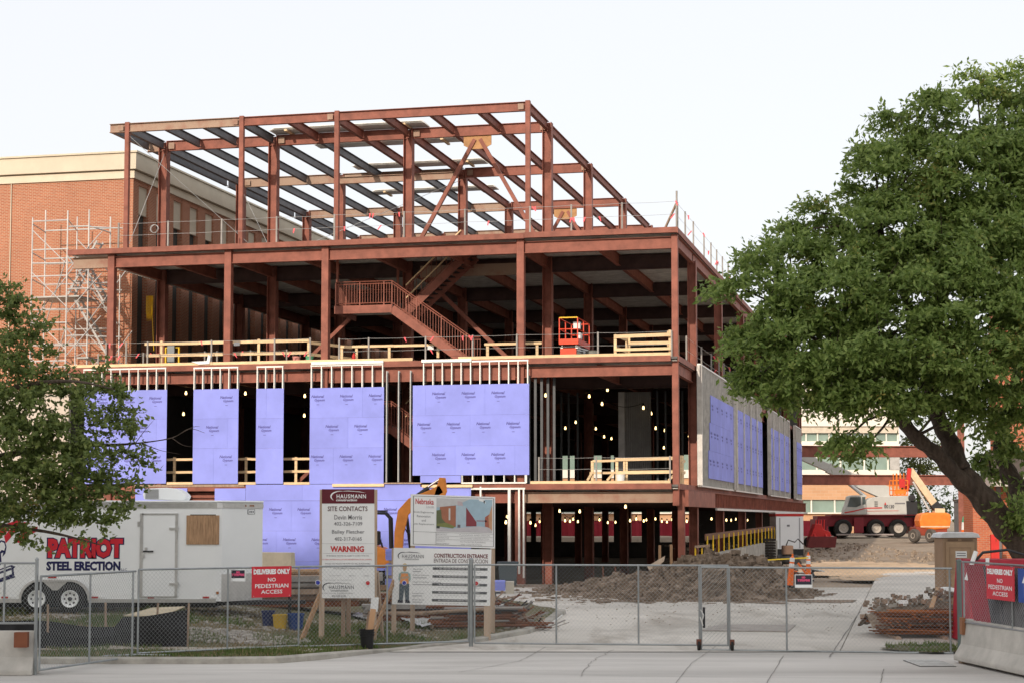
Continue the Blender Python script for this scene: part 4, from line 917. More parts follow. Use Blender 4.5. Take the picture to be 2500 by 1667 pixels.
string('two lit bulbs in the opening left of the wide blue panel', [(744, 967), (743, 1015)], 2.5, 4, Z3 - .5)
string('string of lit bulbs low in the ground floor behind the jamb studs', [(1235, 1275), (1238, 1262), (1295, 1276), (1307, 1282), (1317, 1273)], 4, 26, Z2 - .8)
string('string of lit bulbs across the front of the dark ground floor', z8([(390, 1166), (555, 1170), (930, 1110)]), 14, 4, Z2 - .6)
string('string of lit bulbs in the middle of the dark ground floor', z8([(435, 1245), (475, 1250), (500, 1232), (540, 1252), (660, 1248), (717, 1238), (785, 1260), (848, 1257)]), 24, 40, Z2 - .8)
string('string of lit bulbs at the back of the dark ground floor', z8([(968, 1245), (1018, 1230), (1080, 1247), (1100, 1238), (1175, 1230), (1228, 1250), (1270, 1255), (1310, 1235)]), 22, 44, Z2 - .8)
string('string of lit bulbs seen between the ground floor columns of the side', z8([(1432, 1250), (1635, 1230), (1757, 1240), (1795, 1240), (1833, 1232), (1900, 1237), (1930, 1240)]), 26, 56, Z2 - 1.0)
# ------------------------------------------------------------------ scaffold tower in front of the brick wall
SCF = mat('scaffold_tube', (.55, .54, .53), .45, metal=.2, var=.1)
t = thing('scaffold_tower', 'tall silver tube scaffold with stair in front of the brick wall', 'scaffold', (C[0], C[1], 0), -A)
vf, vr = 3.6, 5.9
pxs = [(80, vf, 532), (166, vf, 515), (112, vr, 514), (189, vr, 530), (218, vf + .3, 512), (270, vr, 530), (293, vf + 1.2, 670)]
P_ = []
for px, v, ty in pxs:
    x, z = fac(px, ty, v); P_.append((x, v, z)); MB().tube((x, v, 0), (x, v, z), .034, 6).obj('standard', SCF, t)
def led(p, q, r=.032): MB().tube(p, q, r, 5).obj('ledger', SCF, t)
xl, xm, xr2 = P_[0][0], P_[1][0], P_[5][0]
for z in (16.2, 14.9, 13.7, 11.6, 9.9, 7.6, 5.5):
    led((xl, vf, z), (xm + .05, vf, z)); led((xl, vf, z - .12), (P_[2][0], vr, z - .12)); led((P_[2][0], vr, z - .05), (xr2, vr, z - .05)); led((xm, vf, z), (P_[3][0], vr, z - .1)); led((P_[4][0], vf + .3, z - .25), (xr2, vr, z - .25))
for z in (15.9, 13.1, 11.0, 9.3):
    led((P_[4][0], vf + .3, z), (P_[6][0] + .2, vf + 1.0, z)); led((xm, vf + .02, z), (P_[4][0], vf + .3, z + .04))
for z0, z1 in ((11.6, 14.6), (8.4, 11.4), (5.4, 8.2)):
    led((xl, vf, z0), (P_[3][0], vr, z1), .026); led((P_[2][0], vr, z0), (xm, vf, z1), .026); led((xm, vf, z1), (P_[6][0], vf + 1.0, z0), .026); led((P_[4][0], vf + .3, z0), (P_[6][0] + .1, vr, z1), .026)
for z, xa, xb_ in ((12.75, xl - .05, xm + .55), (10.0, P_[4][0] - .4, xr2 + .1)):
    for k in range(4): MB().box(xa, xb_, vf + .1 + k * .5, vf + .57 + k * .5, z, z + .06).obj('platform_board', mat('scaffold_deck', (.42, .42, .40), .6, metal=.2), t)
def sstair(x0, z0, x1, z1, v):
    for dv in (0, .62): MB().bar((x0, v + dv, z0), (x1, v + dv, z1), .03, .09).obj('stair_stringer', mat('scaffold_stair', (.38, .37, .36), .5, metal=.2), t)
    for k in range(10): u = (k + .5) / 10; x = x0 + (x1 - x0) * u; z = z0 + (z1 - z0) * u; MB().box(x - .12, x + .12, v + .03, v + .6, z, z + .03).obj('stair_tread', SCF, t)
sstair(xm + .2, 12.7, P_[6][0] - .1, 10.0, vf + .4); sstair(xm - .2, 7.4, P_[6][0] - .1, 9.9, vf + 1.1); sstair(xm - .5, 13.0, P_[4][0], 15.4, vf + 1.1)
for k, (z, a_, b_) in enumerate(((14.3, 0, 4), (12.2, 2, 5), (10.6, 1, 4), (8.8, 0, 5), (7.0, 1, 5))):
    led(P_[a_], (P_[b_][0], P_[b_][1], z), .02) if False else None
    led((P_[0][0], vf, z), (P_[4][0], vf + .3, z)); led((P_[2][0], vr, z + .3), (xr2, vr, z + .3)); led((P_[3][0], vr, z - .3), (P_[4][0], vf + .3, z - .3))
for z in (9.4, 11.3, 13.2, 15.1):
    led((P_[1][0], vf, z - 1.2), (P_[4][0] + .6, vf + .4, z + .6), .022); led((P_[3][0], vr, z + .6), (xr2, vr, z - 1.0), .022); led((P_[0][0], vf, z + .7), (P_[1][0], vf, z - .9), .022)
for z, xa, xb_ in ((8.05, P_[0][0], P_[1][0] + .3), (14.75, P_[1][0], P_[5][0])):
    for k in range(3): MB().box(xa, xb_, vf + .3 + k * .5, vf + .77 + k * .5, z, z + .06).obj('platform_board', MATS['scaffold_deck'], t)
sstair(P_[4][0] + .2, 12.6, xm - .1, 14.7, vf + 1.5)
# ------------------------------------------------------------------ the enclosed trailer
YT = 44.2
def q(px, py, Y=YT): return onY(px, py, Y)
NAVY = mat('navy_vinyl', (.018, .02, .085), .4); VRED = mat('red_vinyl', (.60, .025, .04), .4); ALU = mat('aluminium', (.62, .62, .61), .32, metal=.75, var=.08, scale=8)
t = thing('enclosed_trailer', 'white enclosed cargo trailer with red and navy lettering beside the blue wall', 'trailer')
xA = q(-150, 1300)[0]; xB = q(541, 1300)[0]; xN = onY(641, 1300, 45.4)[0]; zT = q(300, 1226)[2]; zB_ = q(300, 1467)[2]; YR = 46.7
body = MB().prism([(xA, YT, zB_), (xB - .12, YT, zB_), (xB, YT + .04, zB_), (xN, 45.4, zB_), (xN - .5, YR, zB_), (xA, YR, zB_)], (0, 0, zT - zB_)).obj('body', WHITEP, t)
z_ = zT + .003
bevel(MB().prism([(xA, YT - .03, z_), (xB - .1, YT - .03, z_), (xB + .03, YT + .02, z_), (xN + .03, 45.38, z_), (xN - .47, YR + .03, z_), (xA, YR + .03, z_)], (0, 0, .05)).obj('roof', WHITEP, t), .02)
MB().prism([(xA, YT - .018, zT - .13), (xB - .11, YT - .018, zT - .13), (xB + .012, YT + .03, zT - .13), (xN + .02, 45.39, zT - .13), (xN, 45.42, zT - .13), (xB, YT + .06, zT - .13), (xB - .12, YT + .02, zT - .13), (xA, YT + .02, zT - .13)], (0, 0, .12)).obj('top_rail', ALU, t)
MB().box(xA, xB - .12, YT - .012, YT + .02, zB_ - .03, zB_ + .06).obj('bottom_rail', ALU, t)
def decal(name, pts, m, Y=YT - .006): return MB().prism([(q(a, b, Y)[0], Y, q(a, b, Y)[2]) for a, b in pts], (0, .003, 0)).obj(name, m, t)
def rectq(name, x0, x1, y0, y1, d, m, out=.0): a = q(x0, y0); b = q(x1, y1); return MB().box(a[0], b[0], YT - d, YT - out, b[2], a[2]).obj(name, m, t)
# door
dr = rectq('door', 348, 429, 1256, 1454, .022, WHITEP)
for n_, r_ in (('door_frame', (343, 348, 1252, 1457)), ('door_frame', (429, 433, 1252, 1457)), ('door_frame', (348.05, 428.95, 1252, 1255.9)), ('door_frame', (348.05, 428.95, 1454.1, 1457))):
    o = rectq(n_, *r_, .032, ALU); o.parent = dr
for y in (1289, 1424): o = rectq('hinge', 414, 437, y - 2.5, y + 2.5, .05, ALU); o.parent = dr; o = rectq('hinge_knuckle', 430, 436, y - 6, y + 6, .06, ALU, .033); o.parent = dr
o = rectq('latch_bar', 350, 375, 1343, 1346.5, .055, DARK); o.parent = dr; o = rectq('latch_plate', 354, 360, 1335, 1343, .04, ALU, .0225); o.parent = dr; o = rectq('lock_box', 346, 354, 1350, 1361, .05, ALU); o.parent = dr
for y in (1278, 1408): o = rectq('hold_back', 336, 342, y - 6, y + 6, .02, ALU); o.parent = dr
rectq('plywood_cover', 456, 535, 1257, 1328, .03, PLY); rectq('plywood_trim', 465, 527, 1254.8, 1256.9, .03, DARK)
# nose guard and badge
ax_ = Vector((xN - xB, 45.4 - YT - .04, 0)).normalized(); on = Vector((xB, YT + .04, 0)); nn = Vector((ax_.y, -ax_.x, 0))
L_ = (Vector((xN, 45.4, 0)) - on).length
def nose(name, u0, u1, z0, z1, m, d=.012):
    a = on + ax_ * (L_ * u0); b = on + ax_ * (L_ * u1); return MB().prism([(a.x, a.y, z0), (b.x, b.y, z0), (b.x, b.y, z1), (a.x, a.y, z1)], nn * d).obj(name, m, t)
nose('stone_guard', .0, 1.0, zB_ - .01, zB_ + .66, ALU); nose('badge', .62, .8, zT - .28, zT - .16, INKDK, .006); nose('badge_face', .635, .785, zT - .27, zT - .17, WHITEP, .010)
for u in (.66, .7, .74): nose('badge_mark', u, u + .025, zT - .24, zT - .2, INKDK, .013)
for u in (.55, .66, .70, .74): nose('marker_lamp', u, u + .02, zT - .09, zT - .05, mat('lamp_amber', (.35, .12, .02), .4), .03)
# roof air conditioner
zr = zT + .056; a = q(352, 1222, 45.2)[0]; b = q(458, 1222, 45.2)[0]
ac = MB().prism([(a + .03, 45.0, zr + .03), (b - .06, 45.0, zr), (b, 45.0, zr + .12), (b - .1, 45.0, zr + .22), (b - .26, 45.0, zr + .30), (b - .5, 45.0, zr + .325), (a + .06, 45.0, zr + .30), (a, 45.0, zr + .16)], (0, .75, 0)).obj('air_conditioner', WHITEP, t); bevel(ac, .03, 3)
for k in range(9): MB().box(a + .07, a + .40, 44.985, 44.998, zr + .05 + k * .027, zr + .062 + k * .027).obj('grille_slot', mat('slot_grey', (.2, .2, .2), .6), ac)
# lettering
def word(s, x0, x1, y0, y1, m, off, bold=0.0, **k):
    c = q((x0 + x1) / 2, (y0 + y1) / 2, YT - off); w = q(x1, y0)[0] - q(x0, y0)[0]; h = q(x0, y0)[2] - q(x0, y1)[2]
    return lettering(s, m, t, c, size=.5, bold=bold, fit=(w, h), name='lettering', **k)
word('PATRIOT', 114, 303, 1310, 1364, NAVY, .005, bold=.055)
word('PATRIOT', 117, 300, 1313, 1361, VRED, .010, bold=.032)
word('STEEL ERECTION', 113, 294, 1369, 1392, NAVY, .006, bold=.026); word('LLC', 296, 310, 1386, 1392, NAVY, .006)
for pts in ([(-40, 1310), (20, 1276), (50, 1266), (52, 1272), (24, 1290), (-20, 1330), (-40, 1335)], [(10, 1308), (34, 1280), (60, 1273), (74, 1276), (60, 1284), (36, 1300), (14, 1325)], [(36, 1322), (50, 1304), (78, 1286), (92, 1284), (90, 1296), (70, 1306), (48, 1324)]): decal('painted_stripe', pts, VRED)
decal('emblem_beam', [(-30, 1398), (28, 1378), (38, 1382), (33, 1387), (35, 1404), (38, 1408), (-30, 1430)], NAVY, YT - .004); decal('emblem_beam_face', [(-30, 1402), (26, 1382), (28, 1384), (-30, 1405)], WHITEP, YT - .009); decal('emblem_beam_face', [(-30, 1411), (28, 1390), (29, 1400), (-30, 1422)], WHITEP, YT - .009)
decal('emblem_bird', [(-10, 1330), (2, 1317), (12, 1320), (16, 1334), (13, 1350), (6, 1358), (8, 1347), (2, 1350), (4, 1375), (-10, 1390)], NAVY, YT - .004); decal('emblem_bird_head', [(-6, 1332), (3, 1321), (10, 1324), (13, 1334), (10, 1343), (4, 1341), (-2, 1348)], WHITEP, YT - .009)
# wheels and fender
wc = [q(94, 1460), q(175, 1460)]; rT = .35
fz = wc[0][2]; f0 = wc[0][0] - .46; f1 = wc[1][0] + .46
arc = [(wc[0][0] + .46 * math.cos(a), YT - .02, fz + .46 * math.sin(a)) for a in lin(math.pi, math.pi / 2, 6)] + [(wc[1][0] + .46 * math.cos(a), YT - .02, fz + .46 * math.sin(a)) for a in lin(math.pi / 2, 0, 6)]
arc2 = [(x - .05 * (1 if i > 6 else -1) * (0 if 4 < i < 8 else 1), y, z - .045) for i, (x, y, z) in enumerate(arc)]
fd = MB()
for i in range(len(arc) - 1): fd.prism([arc[i], arc[i + 1], arc2[i + 1], arc2[i]], (0, -.06, 0))
fd.obj('fender', ALU, t)
MB().prism([(wc[0][0] - .41, YT - .014, fz - .1)] + [(wc[0][0] + .41 * math.cos(a), YT - .014, fz + .41 * math.sin(a)) for a in lin(math.pi, math.pi / 2, 6)] + [(wc[1][0] + .41 * math.cos(a), YT - .014, fz + .41 * math.sin(a)) for a in lin(math.pi / 2, 0, 6)] + [(wc[1][0] + .41, YT - .014, fz - .1)], (0, .008, 0)).obj('wheel_well', BLACK, t)
m_ = (wc[0][0] + wc[1][0]) / 2; MB().prism([(m_ - .3, YT - .024, fz + .41), (m_ + .3, YT - .024, fz + .41), (m_ + .06, YT - .024, fz + .2), (m_ - .06, YT - .024, fz + .2)], (0, .008, 0)).obj('fender_gusset', ALU, t)
for c in wc:
    w = MB().lathe((c[0], YT - .13, c[2]), (0, 1, 0), [(.2, .0), (.30, -.012), (.34, .03), (.355, .06), (.355, .16), (.34, .2), (.2, .2)], 28).obj('wheel', RUBBER, t)
    rim = MB().lathe((c[0], YT - .195, c[2]), (0, 1, 0), [(.0, .03), (.06, .03), (.065, .05), (.1, .055), (.17, .02), (.195, -.012), (.21, -.012), (.21, .05)], 24).obj('rim', WHITEP, w)
    for k in range(8): a = k * math.pi / 4; MB().lathe((c[0] + .135 * math.cos(a), YT - .166, c[2] + .135 * math.sin(a)), (0, 1, 0), [(.026, -.002), (.026, .005)], 8).obj('rim_hole', DARK, w)
    MB().lathe((c[0], YT - .2, c[2]), (0, 1, 0), [(.03, 0), (.05, .01), (.05, .05)], 12).obj('hub_cap', DARK, w)
for x0 in (4, 224, 361, 495): a = q(x0, 1455); MB().box(a[0], a[0] + .16, YT - .02, YT - .012, a[2] - .045, a[2]).obj('reflector', mat('reflector_red', (.42, .02, .02), .3), t); MB().box(a[0] + .162, a[0] + .32, YT - .02, YT - .012, a[2] - .045, a[2]).obj('reflector', SIGNW, t)
a = q(118, 1406); MB().box(a[0], a[0] + .2, YT - .02, YT, a[2] - .04, a[2]).obj('reflector', MATS['reflector_red'], t); a = q(528, 1445); MB().box(a[0], a[0] + .06, YT - .02, YT, a[2] - .04, a[2] + .02).obj('reflector', MATS['lamp_amber'], t)
MB().prism([(xB - .6, 44.5, zB_ - .12), (xN + 1.1, 45.3, zB_ - .12), (xN + 1.1, 45.45, zB_ - .12), (xB - .6, 46.3, zB_ - .12)], (0, 0, .1)).obj('tow_tongue', DARK, t); MB().tube((xN + .7, 45.38, hl(xN, 45.4)), (xN + .7, 45.38, zB_ + .35), .04, 8).obj('jack', DARK, t)
MB().box(xA, xB - .2, YT + .3, YR - .3, zB_ - .16, zB_ - .03).obj('chassis', DARK, t)
# ------------------------------------------------------------------ signs
def board_sign(name, label, TL, TR, BL, Y, posts, cat='sign'):
    t = thing(name, label, cat); a = onY(*TL, Y); b = onY(*TR, Y); c = onY(*BL, Y); d = b + (c - a)
    MB().prism([a, b, d, c], (0, .018, 0)).obj('panel', SIGNW, t)
    for px, y0, y1, w, dy, m in posts:
        p0 = onY(px, y0, Y + dy); p1 = onY(px, y1, Y + dy); p1[2] = min(p1[2], hb(p1[0], p1[1]) + .05) if y1 > 1500 else p1[2]
        MB().box(p0[0] - w / 2, p0[0] + w / 2, Y + dy, Y + dy + .09, p1[2] - .1, p0[2]).obj('post', m, t)
    ux = (b - a).normalized(); uy = (a - c).normalized(); W = (b - a).length; H = (a - c).length
    def put(u, v): return a + (b - a) * u + (c - a) * v + Vector((0, -.004, 0))
    def txt(s, u, v, w, h, m, bold=0.0, **k): return lettering(s, m, t, put(u, v) + Vector((0, -.003, 0)), ax=ux, ay=uy, size=.3, fit=(w * W, h * H if h else None), bold=bold, **k)
    def rect(n_, u0, u1, v0, v1, m, d=0.0): return MB().prism([put(u0, v0), put(u1, v0), put(u1, v1), put(u0, v1)], (0, -.002 - d, 0)).obj(n_, m, t)
    def poly(n_, uv, m, d=0.0): return MB().prism([put(*p) for p in uv], (0, -.002 - d, 0)).obj(n_, m, t)
    return t, txt, rect, poly
OLDP = mat('post_timber', (.46, .35, .26), .8, var=.15, scale=4, stretch=(4, 4, .5))
REDI = mat('ink_red', (.52, .03, .03), .6); GREYI = mat('ink_grey', (.20, .20, .21), .6); PALEI = mat('ink_pale', (.40, .40, .41), .6)
def swoosh(poly, u, v, w, h, m):
    o = []; i_ = []
    for k in range(15):
        a = math.pi * (.40 + .86 * k / 14); o.append((u + w * .5 * math.cos(a) * 1.0, v - h * .5 * math.sin(a)))
        wdt = .15 * math.sin(math.pi * (k + .3) / 14.6) ** .8; i_.append((u + w * .5 * (math.cos(a) * (1 - wdt) + .02), v - h * .5 * math.sin(a) * (1 - wdt * 1.3)))
    poly('logo_swoosh', o + i_[::-1], m, .002)
t, txt, rect, poly = board_sign('site_contact_sign', 'tall white contact board with maroon header on timber posts', (786, 1193), (914, 1193), (786, 1459), 41.6, [(787, 1194, 1566, .12, .02, OLDP), (914, 1194, 1560, .13, .02, OLDP), (838, 1440, 1545, .09, .5, OLDTIMB), (851, 1400, 1530, .1, .9, OLDTIMB)])
rect('header', 0, 1, 0, .132, MAROON)
swoosh(poly, .34, .066, .36, .10, SIGNW); poly('logo_swoosh', [(.30, .022), (.50, .014), (.72, .022), (.84, .034), (.66, .024), (.50, .019)], SIGNW, .002)
txt('HAUSMANN', .56, .066, .56, .038, SIGNW, bold=.006, space=1.2); txt('construction', .47, .1, .40, .022, SIGNW, bold=.008, shear=.2)
BR_ = mat('ink_brown', (.10, .045, .045), .6)
txt('SITE CONTACTS', .49, .18, .76, .044, BR_, bold=.004); txt('Devin Morris', .5, .258, .53, .043, GREYI, bold=.003); txt('402-326-7109', .5, .318, .54, .034, GREYI, bold=.003); txt('Bailey Fletcher', .5, .397, .62, .043, GREYI, bold=.003); txt('402-317-0165', .5, .457, .52, .034, GREYI, bold=.003)
rect('rule', .0, 1, .499, .501, PALEI); txt('WARNING', .48, .55, .64, .055, REDI, bold=.012)
rect('rule', .02, .97, .588, .590, PALEI)
txt('BY ENTERING THIS SITE YOU AGREE TO COMPLY WITH THE', .49, .612, .80, .013, GREYI); txt('STORM WATER POLLUTION PREVENTION PLAN (SWPPP)', .48, .648, .94, .015, REDI); txt('SHOULD YOU VIOLATE THE SWPPP YOU WILL BE RESPONSIBLE', .49, .684, .86, .013, GREYI); txt('FOR ALL FINES AND COSTS OF THE VIOLATION', .49, .705, .7, .012, GREYI); txt('AND TO CORRECT IT WITHOUT DELAY', .49, .728, .55, .013, GREYI)
txt('PROJECT NAME', .25, .795, .22, .013, PALEI); txt('PERMIT #', .58, .795, .14, .013, PALEI); txt('OWNER', .84, .795, .11, .013, PALEI); txt('WRITE ANY REQUEST FOR SITE MAINTENANCE', .3, .835, .54, .010, PALEI)
swoosh(poly, .14, .90, .26, .085, INKDK); poly('logo_swoosh', [(.1, .865), (.3, .858), (.5, .866), (.6, .874), (.46, .866), (.3, .862)], INKDK, .002)
txt('HAUSMANN', .37, .90, .47, .035, INKDK, space=1.25); txt('construction', .33, .93, .33, .018, INKDK); txt('LINCOLN NEBRASKA', .3, .955, .58, .012, PALEI); txt('402-438-3230', .32, .98, .27, .02, GREYI)
def disc(t, p, r, m, rim):
    MB().lathe(p, (0, -1, 0), [(.0, 0), (r * 1.25, 0), (r * 1.25, .004), (0, .004)], 20).obj('dot', rim, t); MB().lathe(Vector(p) + Vector((0, -.005, 0)), (0, -1, 0), [(.0, 0), (r, 0), (r, .003), (0, .003)], 20).obj('dot', m, t)
DB = mat('dot_blue', (.035, .05, .40), .5); DR = mat('dot_red', (.50, .015, .02), .5)
# struts behind the boards
for p, r_, lab in (((735, 1555, 41.2), (790, 1430, 41.75), 'slanting timber prop leaning on the contact board'), ((935, 1540, 42.3), (921, 1395, 41.75), 'dark timber prop behind the contact board'), ((905, 1530, 41.3), (968, 1400, 42.8), 'thin timber prop leaning towards the entrance board')):
    a = onY(p[0], p[1], p[2]); b = onY(r_[0], r_[1], r_[2]); a[2] = hl(a[0], a[1]) - .03
    o = MB().bar(a, b, .05, .11).obj('timber_prop', OLDTIMB if 'dark' in lab else PLY); tag(o, lab, 'prop')
t, txt, rect, poly = board_sign('project_sign', 'white project board with red lettering and building picture', (1003, 1205), (1209, 1212), (1002, 1331), 44.0, [(1008, 1206, 1545, .11, .02, OLDP), (1203, 1212, 1530, .11, .02, OLDP)])
for r_ in ((.03, .985, .03, .036), (.03, .985, .962, .968), (.03, .036, .03, .968), (.979, .985, .03, .968)): rect('border_line', *r_, INKDK)
txt('Nebraska', .165, .135, .215, .11, REDI, bold=.004); txt('Lincoln', .23, .235, .09, .05, PALEI)
for s, v, w in (('Scott Engineering', .345, .235), ('Renovation', .42, .16), ('and', .50, .05), ('Link Replacement', .575, .25)): txt(s, .155, v, w, .045, GREYI)
rect('rule', .03, .98, .72, .724, INKDK); rect('rule', .3, .303, .72, .965, INKDK); rect('rule', .3, .98, .79, .793, INKDK); rect('rule', .3, .98, .855, .858, INKDK)
for s, u, v, w in (('ARCHITECT', .37, .757, .13), ('PLANNING AND DESIGN', .76, .757, .36), ('CONTRACTOR', .38, .824, .15), ('HAUSMANN CONSTRUCTION', .76, .824, .34), ('PROJECT', .36, .89, .1), ('MANAGEMENT', .38, .94, .16), ('NU FACILITIES PLANNING', .74, .89, .3), ('AND CONSTRUCTION', .72, .94, .25)): txt(s, u, v, w, .03, PALEI)
def ink(n_, c): return mat('picture_' + n_, c, .6, var=.08, scale=6)
rect('picture_sky', .305, .965, .06, .70, ink('sky', (.34, .47, .55)))
poly('picture_cloud', [(.305, .06), (.7, .06), (.55, .18), (.305, .24)], ink('cloud', (.52, .52, .52)), .001); poly('picture_ground', [(.305, .60), (.45, .645), (.80, .58), (.965, .60), (.965, .70), (.305, .70)], ink('ground', (.50, .48, .50)), .001)
poly('picture_brick', [(.345, .23), (.535, .19), (.535, .61), (.345, .56)], ink('brick', (.36, .15, .09)), .002); poly('picture_glass', [(.537, .19), (.655, .20), (.655, .61), (.537, .60)], ink('glass', (.40, .50, .56)), .002); poly('picture_tower', [(.555, .19), (.555, .10), (.61, .12), (.62, .195)], ink('tower', (.52, .44, .46)), .002)
poly('picture_wing', [(.657, .22), (.78, .50), (.78, .58), (.657, .59)], ink('wing', (.22, .05, .06)), .002); rect('picture_window', .45, .47, .25, .48, ink('window', (.55, .55, .53)), .003)
poly('picture_hall', [(.88, .40), (.965, .30), (.965, .62), (.88, .58)], ink('hall', (.36, .12, .08)), .002); poly('picture_tree', [(.92, .40), (.965, .16), (.965, .66), (.93, .60)], ink('tree', (.50, .28, .16)), .003); rect('picture_bridge', .78, .9, .46, .49, ink('bridge', (.30, .26, .30)), .002)
poly('picture_bush', [(.305, .30), (.36, .28), (.37, .45), (.43, .56), (.5, .63), (.305, .60)], ink('bush', (.12, .14, .07)), .003); poly('picture_shrubs', [(.31, .56), (.42, .53), (.53, .60), (.5, .635), (.31, .605)], ink('shrubs', (.20, .22, .08)), .004); rect('picture_car', .305, .345, .60, .645, ink('car', (.05, .06, .05)), .005); rect('picture_people', .555, .59, .56, .62, ink('people', (.14, .13, .15)), .004)
poly('torn_corner', [(.80, .03), (.87, .05), (.89, .14), (.85, .10), (.81, .09)], SIGNW, .004); poly('tear_hole', [(.865, .07), (.88, .09), (.872, .14), (.862, .11)], BLACK, .006)
t, txt, rect, poly = board_sign('entrance_sign', 'white construction entrance board with printed worker and five dark bars', (961, 1336), (1200, 1340), (957, 1474), 42.6, [(962, 1337, 1560, .11, .02, OLDP), (1190, 1340, 1553, .16, .02, OLDP)])
swoosh(poly, .10, .14, .11, .14, INKDK); poly('logo_swoosh', [(.08, .085), (.16, .065), (.24, .075), (.28, .09), (.22, .082), (.15, .075)], INKDK, .002)
txt('HAUSMANN', .20, .145, .22, .065, INKDK, space=1.25); txt('construction', .19, .195, .14, .03, INKDK)
txt('CONSTRUCTION ENTRANCE', .69, .125, .55, .075, mat('ink_maroon', (.16, .03, .035), .6), bold=.007); txt('ENTRADA DE CONSTRUCCION', .69, .215, .55, .07, BR_)
SK = ink('skin', (.50, .33, .20)); VE = ink('vest', (.75, .30, .10)); SH = ink('shirt', (.30, .42, .40)); TR = ink('trousers', (.10, .13, .15))
poly('worker_helmet', [(.093, .33), (.10, .285), (.12, .27), (.14, .285), (.147, .33)], ink('helmet', (.60, .45, .20)), .002); poly('worker_face', [(.10, .33), (.14, .33), (.136, .40), (.12, .42), (.104, .40)], SK, .003)
poly('worker_shirt', [(.09, .42), (.15, .42), (.18, .46), (.185, .56), (.165, .60), (.165, .63), (.08, .63), (.075, .60), (.058, .56), (.062, .46)], SH, .003); poly('worker_vest', [(.085, .45), (.155, .45), (.165, .63), (.075, .63)], VE, .004)
poly('worker_arms', [(.07, .52), (.16, .49), (.175, .53), (.08, .56)], SK, .005)
poly('worker_trousers', [(.07, .63), (.17, .63), (.172, .92), (.135, .92), (.122, .72), (.108, .92), (.07, .92)], TR, .005); poly('worker_boots', [(.06, .92), (.11, .92), (.11, .97), (.055, .97)], INKDK, .005); poly('worker_boots', [(.134, .92), (.175, .92), (.185, .97), (.134, .97)], INKDK, .005)
for s, v in (('Hard Hat', .37), ('Safety Glasses', .48), ('High Visibility Clothing', .60), ('Long Pants', .80), ('Work Boots', .91)): txt(s, .205, v, .012 * len(s), .028, GREYI, align='LEFT'); rect('text_line', .205, .205 + .01 * len(s), v + .035, v + .05, PALEI)
for v in (.355, .495, .635, .775, .915):
    rect('dark_bar', .405, .965, v - .022, v + .022, mat('bar_grey', (.10, .105, .11), .6)); txt('ALL VISITORS MUST REPORT TO THE OFFICE', .68, v, .42, .022, SIGNW); txt('todos los visitantes deben registrarse', .68, v + .055, .44, .02, PALEI)
d_ = onY(1163, 1423, 42.55); disc(t, d_, .045, DR, SIGNW)
d_ = onY(987, 1422, 42.55); disc(t, d_, .045, DB, SIGNW)
for o in list(bpy.data.objects):
    if o.get('category') == 'sign' and o.name.startswith('site_contact'): disc(o, onY(898, 1422, 41.55), .045, DR, SIGNW); disc(o, onY(776, 1421, 41.55), .05, DB, SIGNW)
# ------------------------------------------------------------------ chain-link fence panels and gates
WIRE = mat('fence_wire', (.40, .42, .42), .45, metal=.5); TUBE = mat('fence_tube', (.30, .32, .325), .38, metal=.6, var=.1, scale=5)
def links(p, q_, z0, z1, gap=.068, r=.002):
    p = Vector(p); q_ = Vector(q_); W = (q_ - p).length; H = z1 - z0; d = (q_ - p).normalized(); mb = MB(); s = gap * 1.35
    def pt(u, h): return p + d * u + Vector((0, 0, z0 + h))
    u = -H
    while u < W:
        a = max(0, u); b = min(W, u + H)
        if b - a > .02: mb.tube(pt(a, a - u), pt(b, b - u), r, 3); mb.tube(pt(a, H - (a - u)), pt(b, H - (b - u)), r, 3)
        u += s
    return mb
def panel(name, label, p, q_, z0, z1, posts=(), r=.021, cat='fence', zb0=None, group=None, sag=0):
    """p, q_: ground points (x, y); z0/z1 rails; posts: fractions along the panel"""
    t = thing(name, label, cat, group=group); P0 = Vector((p[0], p[1], 0)); Q0 = Vector((q_[0], q_[1], 0))
    for z in (z0, z1): MB().tube(P0 + Vector((0, 0, z)), Q0 + Vector((0, 0, z)), r, 8).obj('rail', TUBE, t)
    for f in posts:
        b = P0 + (Q0 - P0) * f; MB().tube(b + Vector((0, 0, z0)), b + Vector((0, 0, z1)), r, 8).obj('upright', TUBE, t)
    stuff(links(P0, Q0, z0, z1).obj('chain_link_mesh', WIRE, t)); return t
def gpt(px, py, z): v = onZ(px, py, z); return (v[0], v[1])
A0 = gpt(-60, 1640, .0); A1 = (onY(89, 1500, 33.9)[0], 33.9)
panel('chain_link_fence', 'chain-link panel rising behind the grey concrete barrier beside the tree', (onY(-70, 1500, 33.9)[0], 33.9), A1, .95, 2.07, (0, .5))
def fpost(name, label, p, z0, z1, r, m=TUBE):
    t = thing(name, label, 'post', (p[0], p[1], 0)); MB().tube((0, 0, z0), (0, 0, z1), r, 10).obj('shaft', m, t); MB().lathe((0, 0, z1), (0, 0, 1), [(r * 1.15, 0), (r * 1.15, .02), (r * .7, .05), (0, .06)], 10).obj('cap', m, t)
fpost('fence_post', 'thick grey post at the end of the concrete barrier', (onY(89, 1500, 33.85)[0], 33.82), 0, 2.12, .033)
B0 = (onY(98, 1500, 33.7)[0], 33.7); B1 = (onY(330, 1500, 37.0)[0], 37.0)
t = panel('chain_link_fence', 'slanting chain-link panel in front of the trailer wheels', B0, B1, .10, 1.83, (0, .5, .97))
D0 = (B1[0] + .05, 37.05); D1 = (onY(1086, 1500, 40.9)[0], 40.9); D1b = (onY(731, 1500, 39.3)[0], 39.3)
t = panel('chain_link_fence', 'long chain-link panel carrying the red delivery sign', D0, D1b, .16, 1.86, (0, .54, .995))
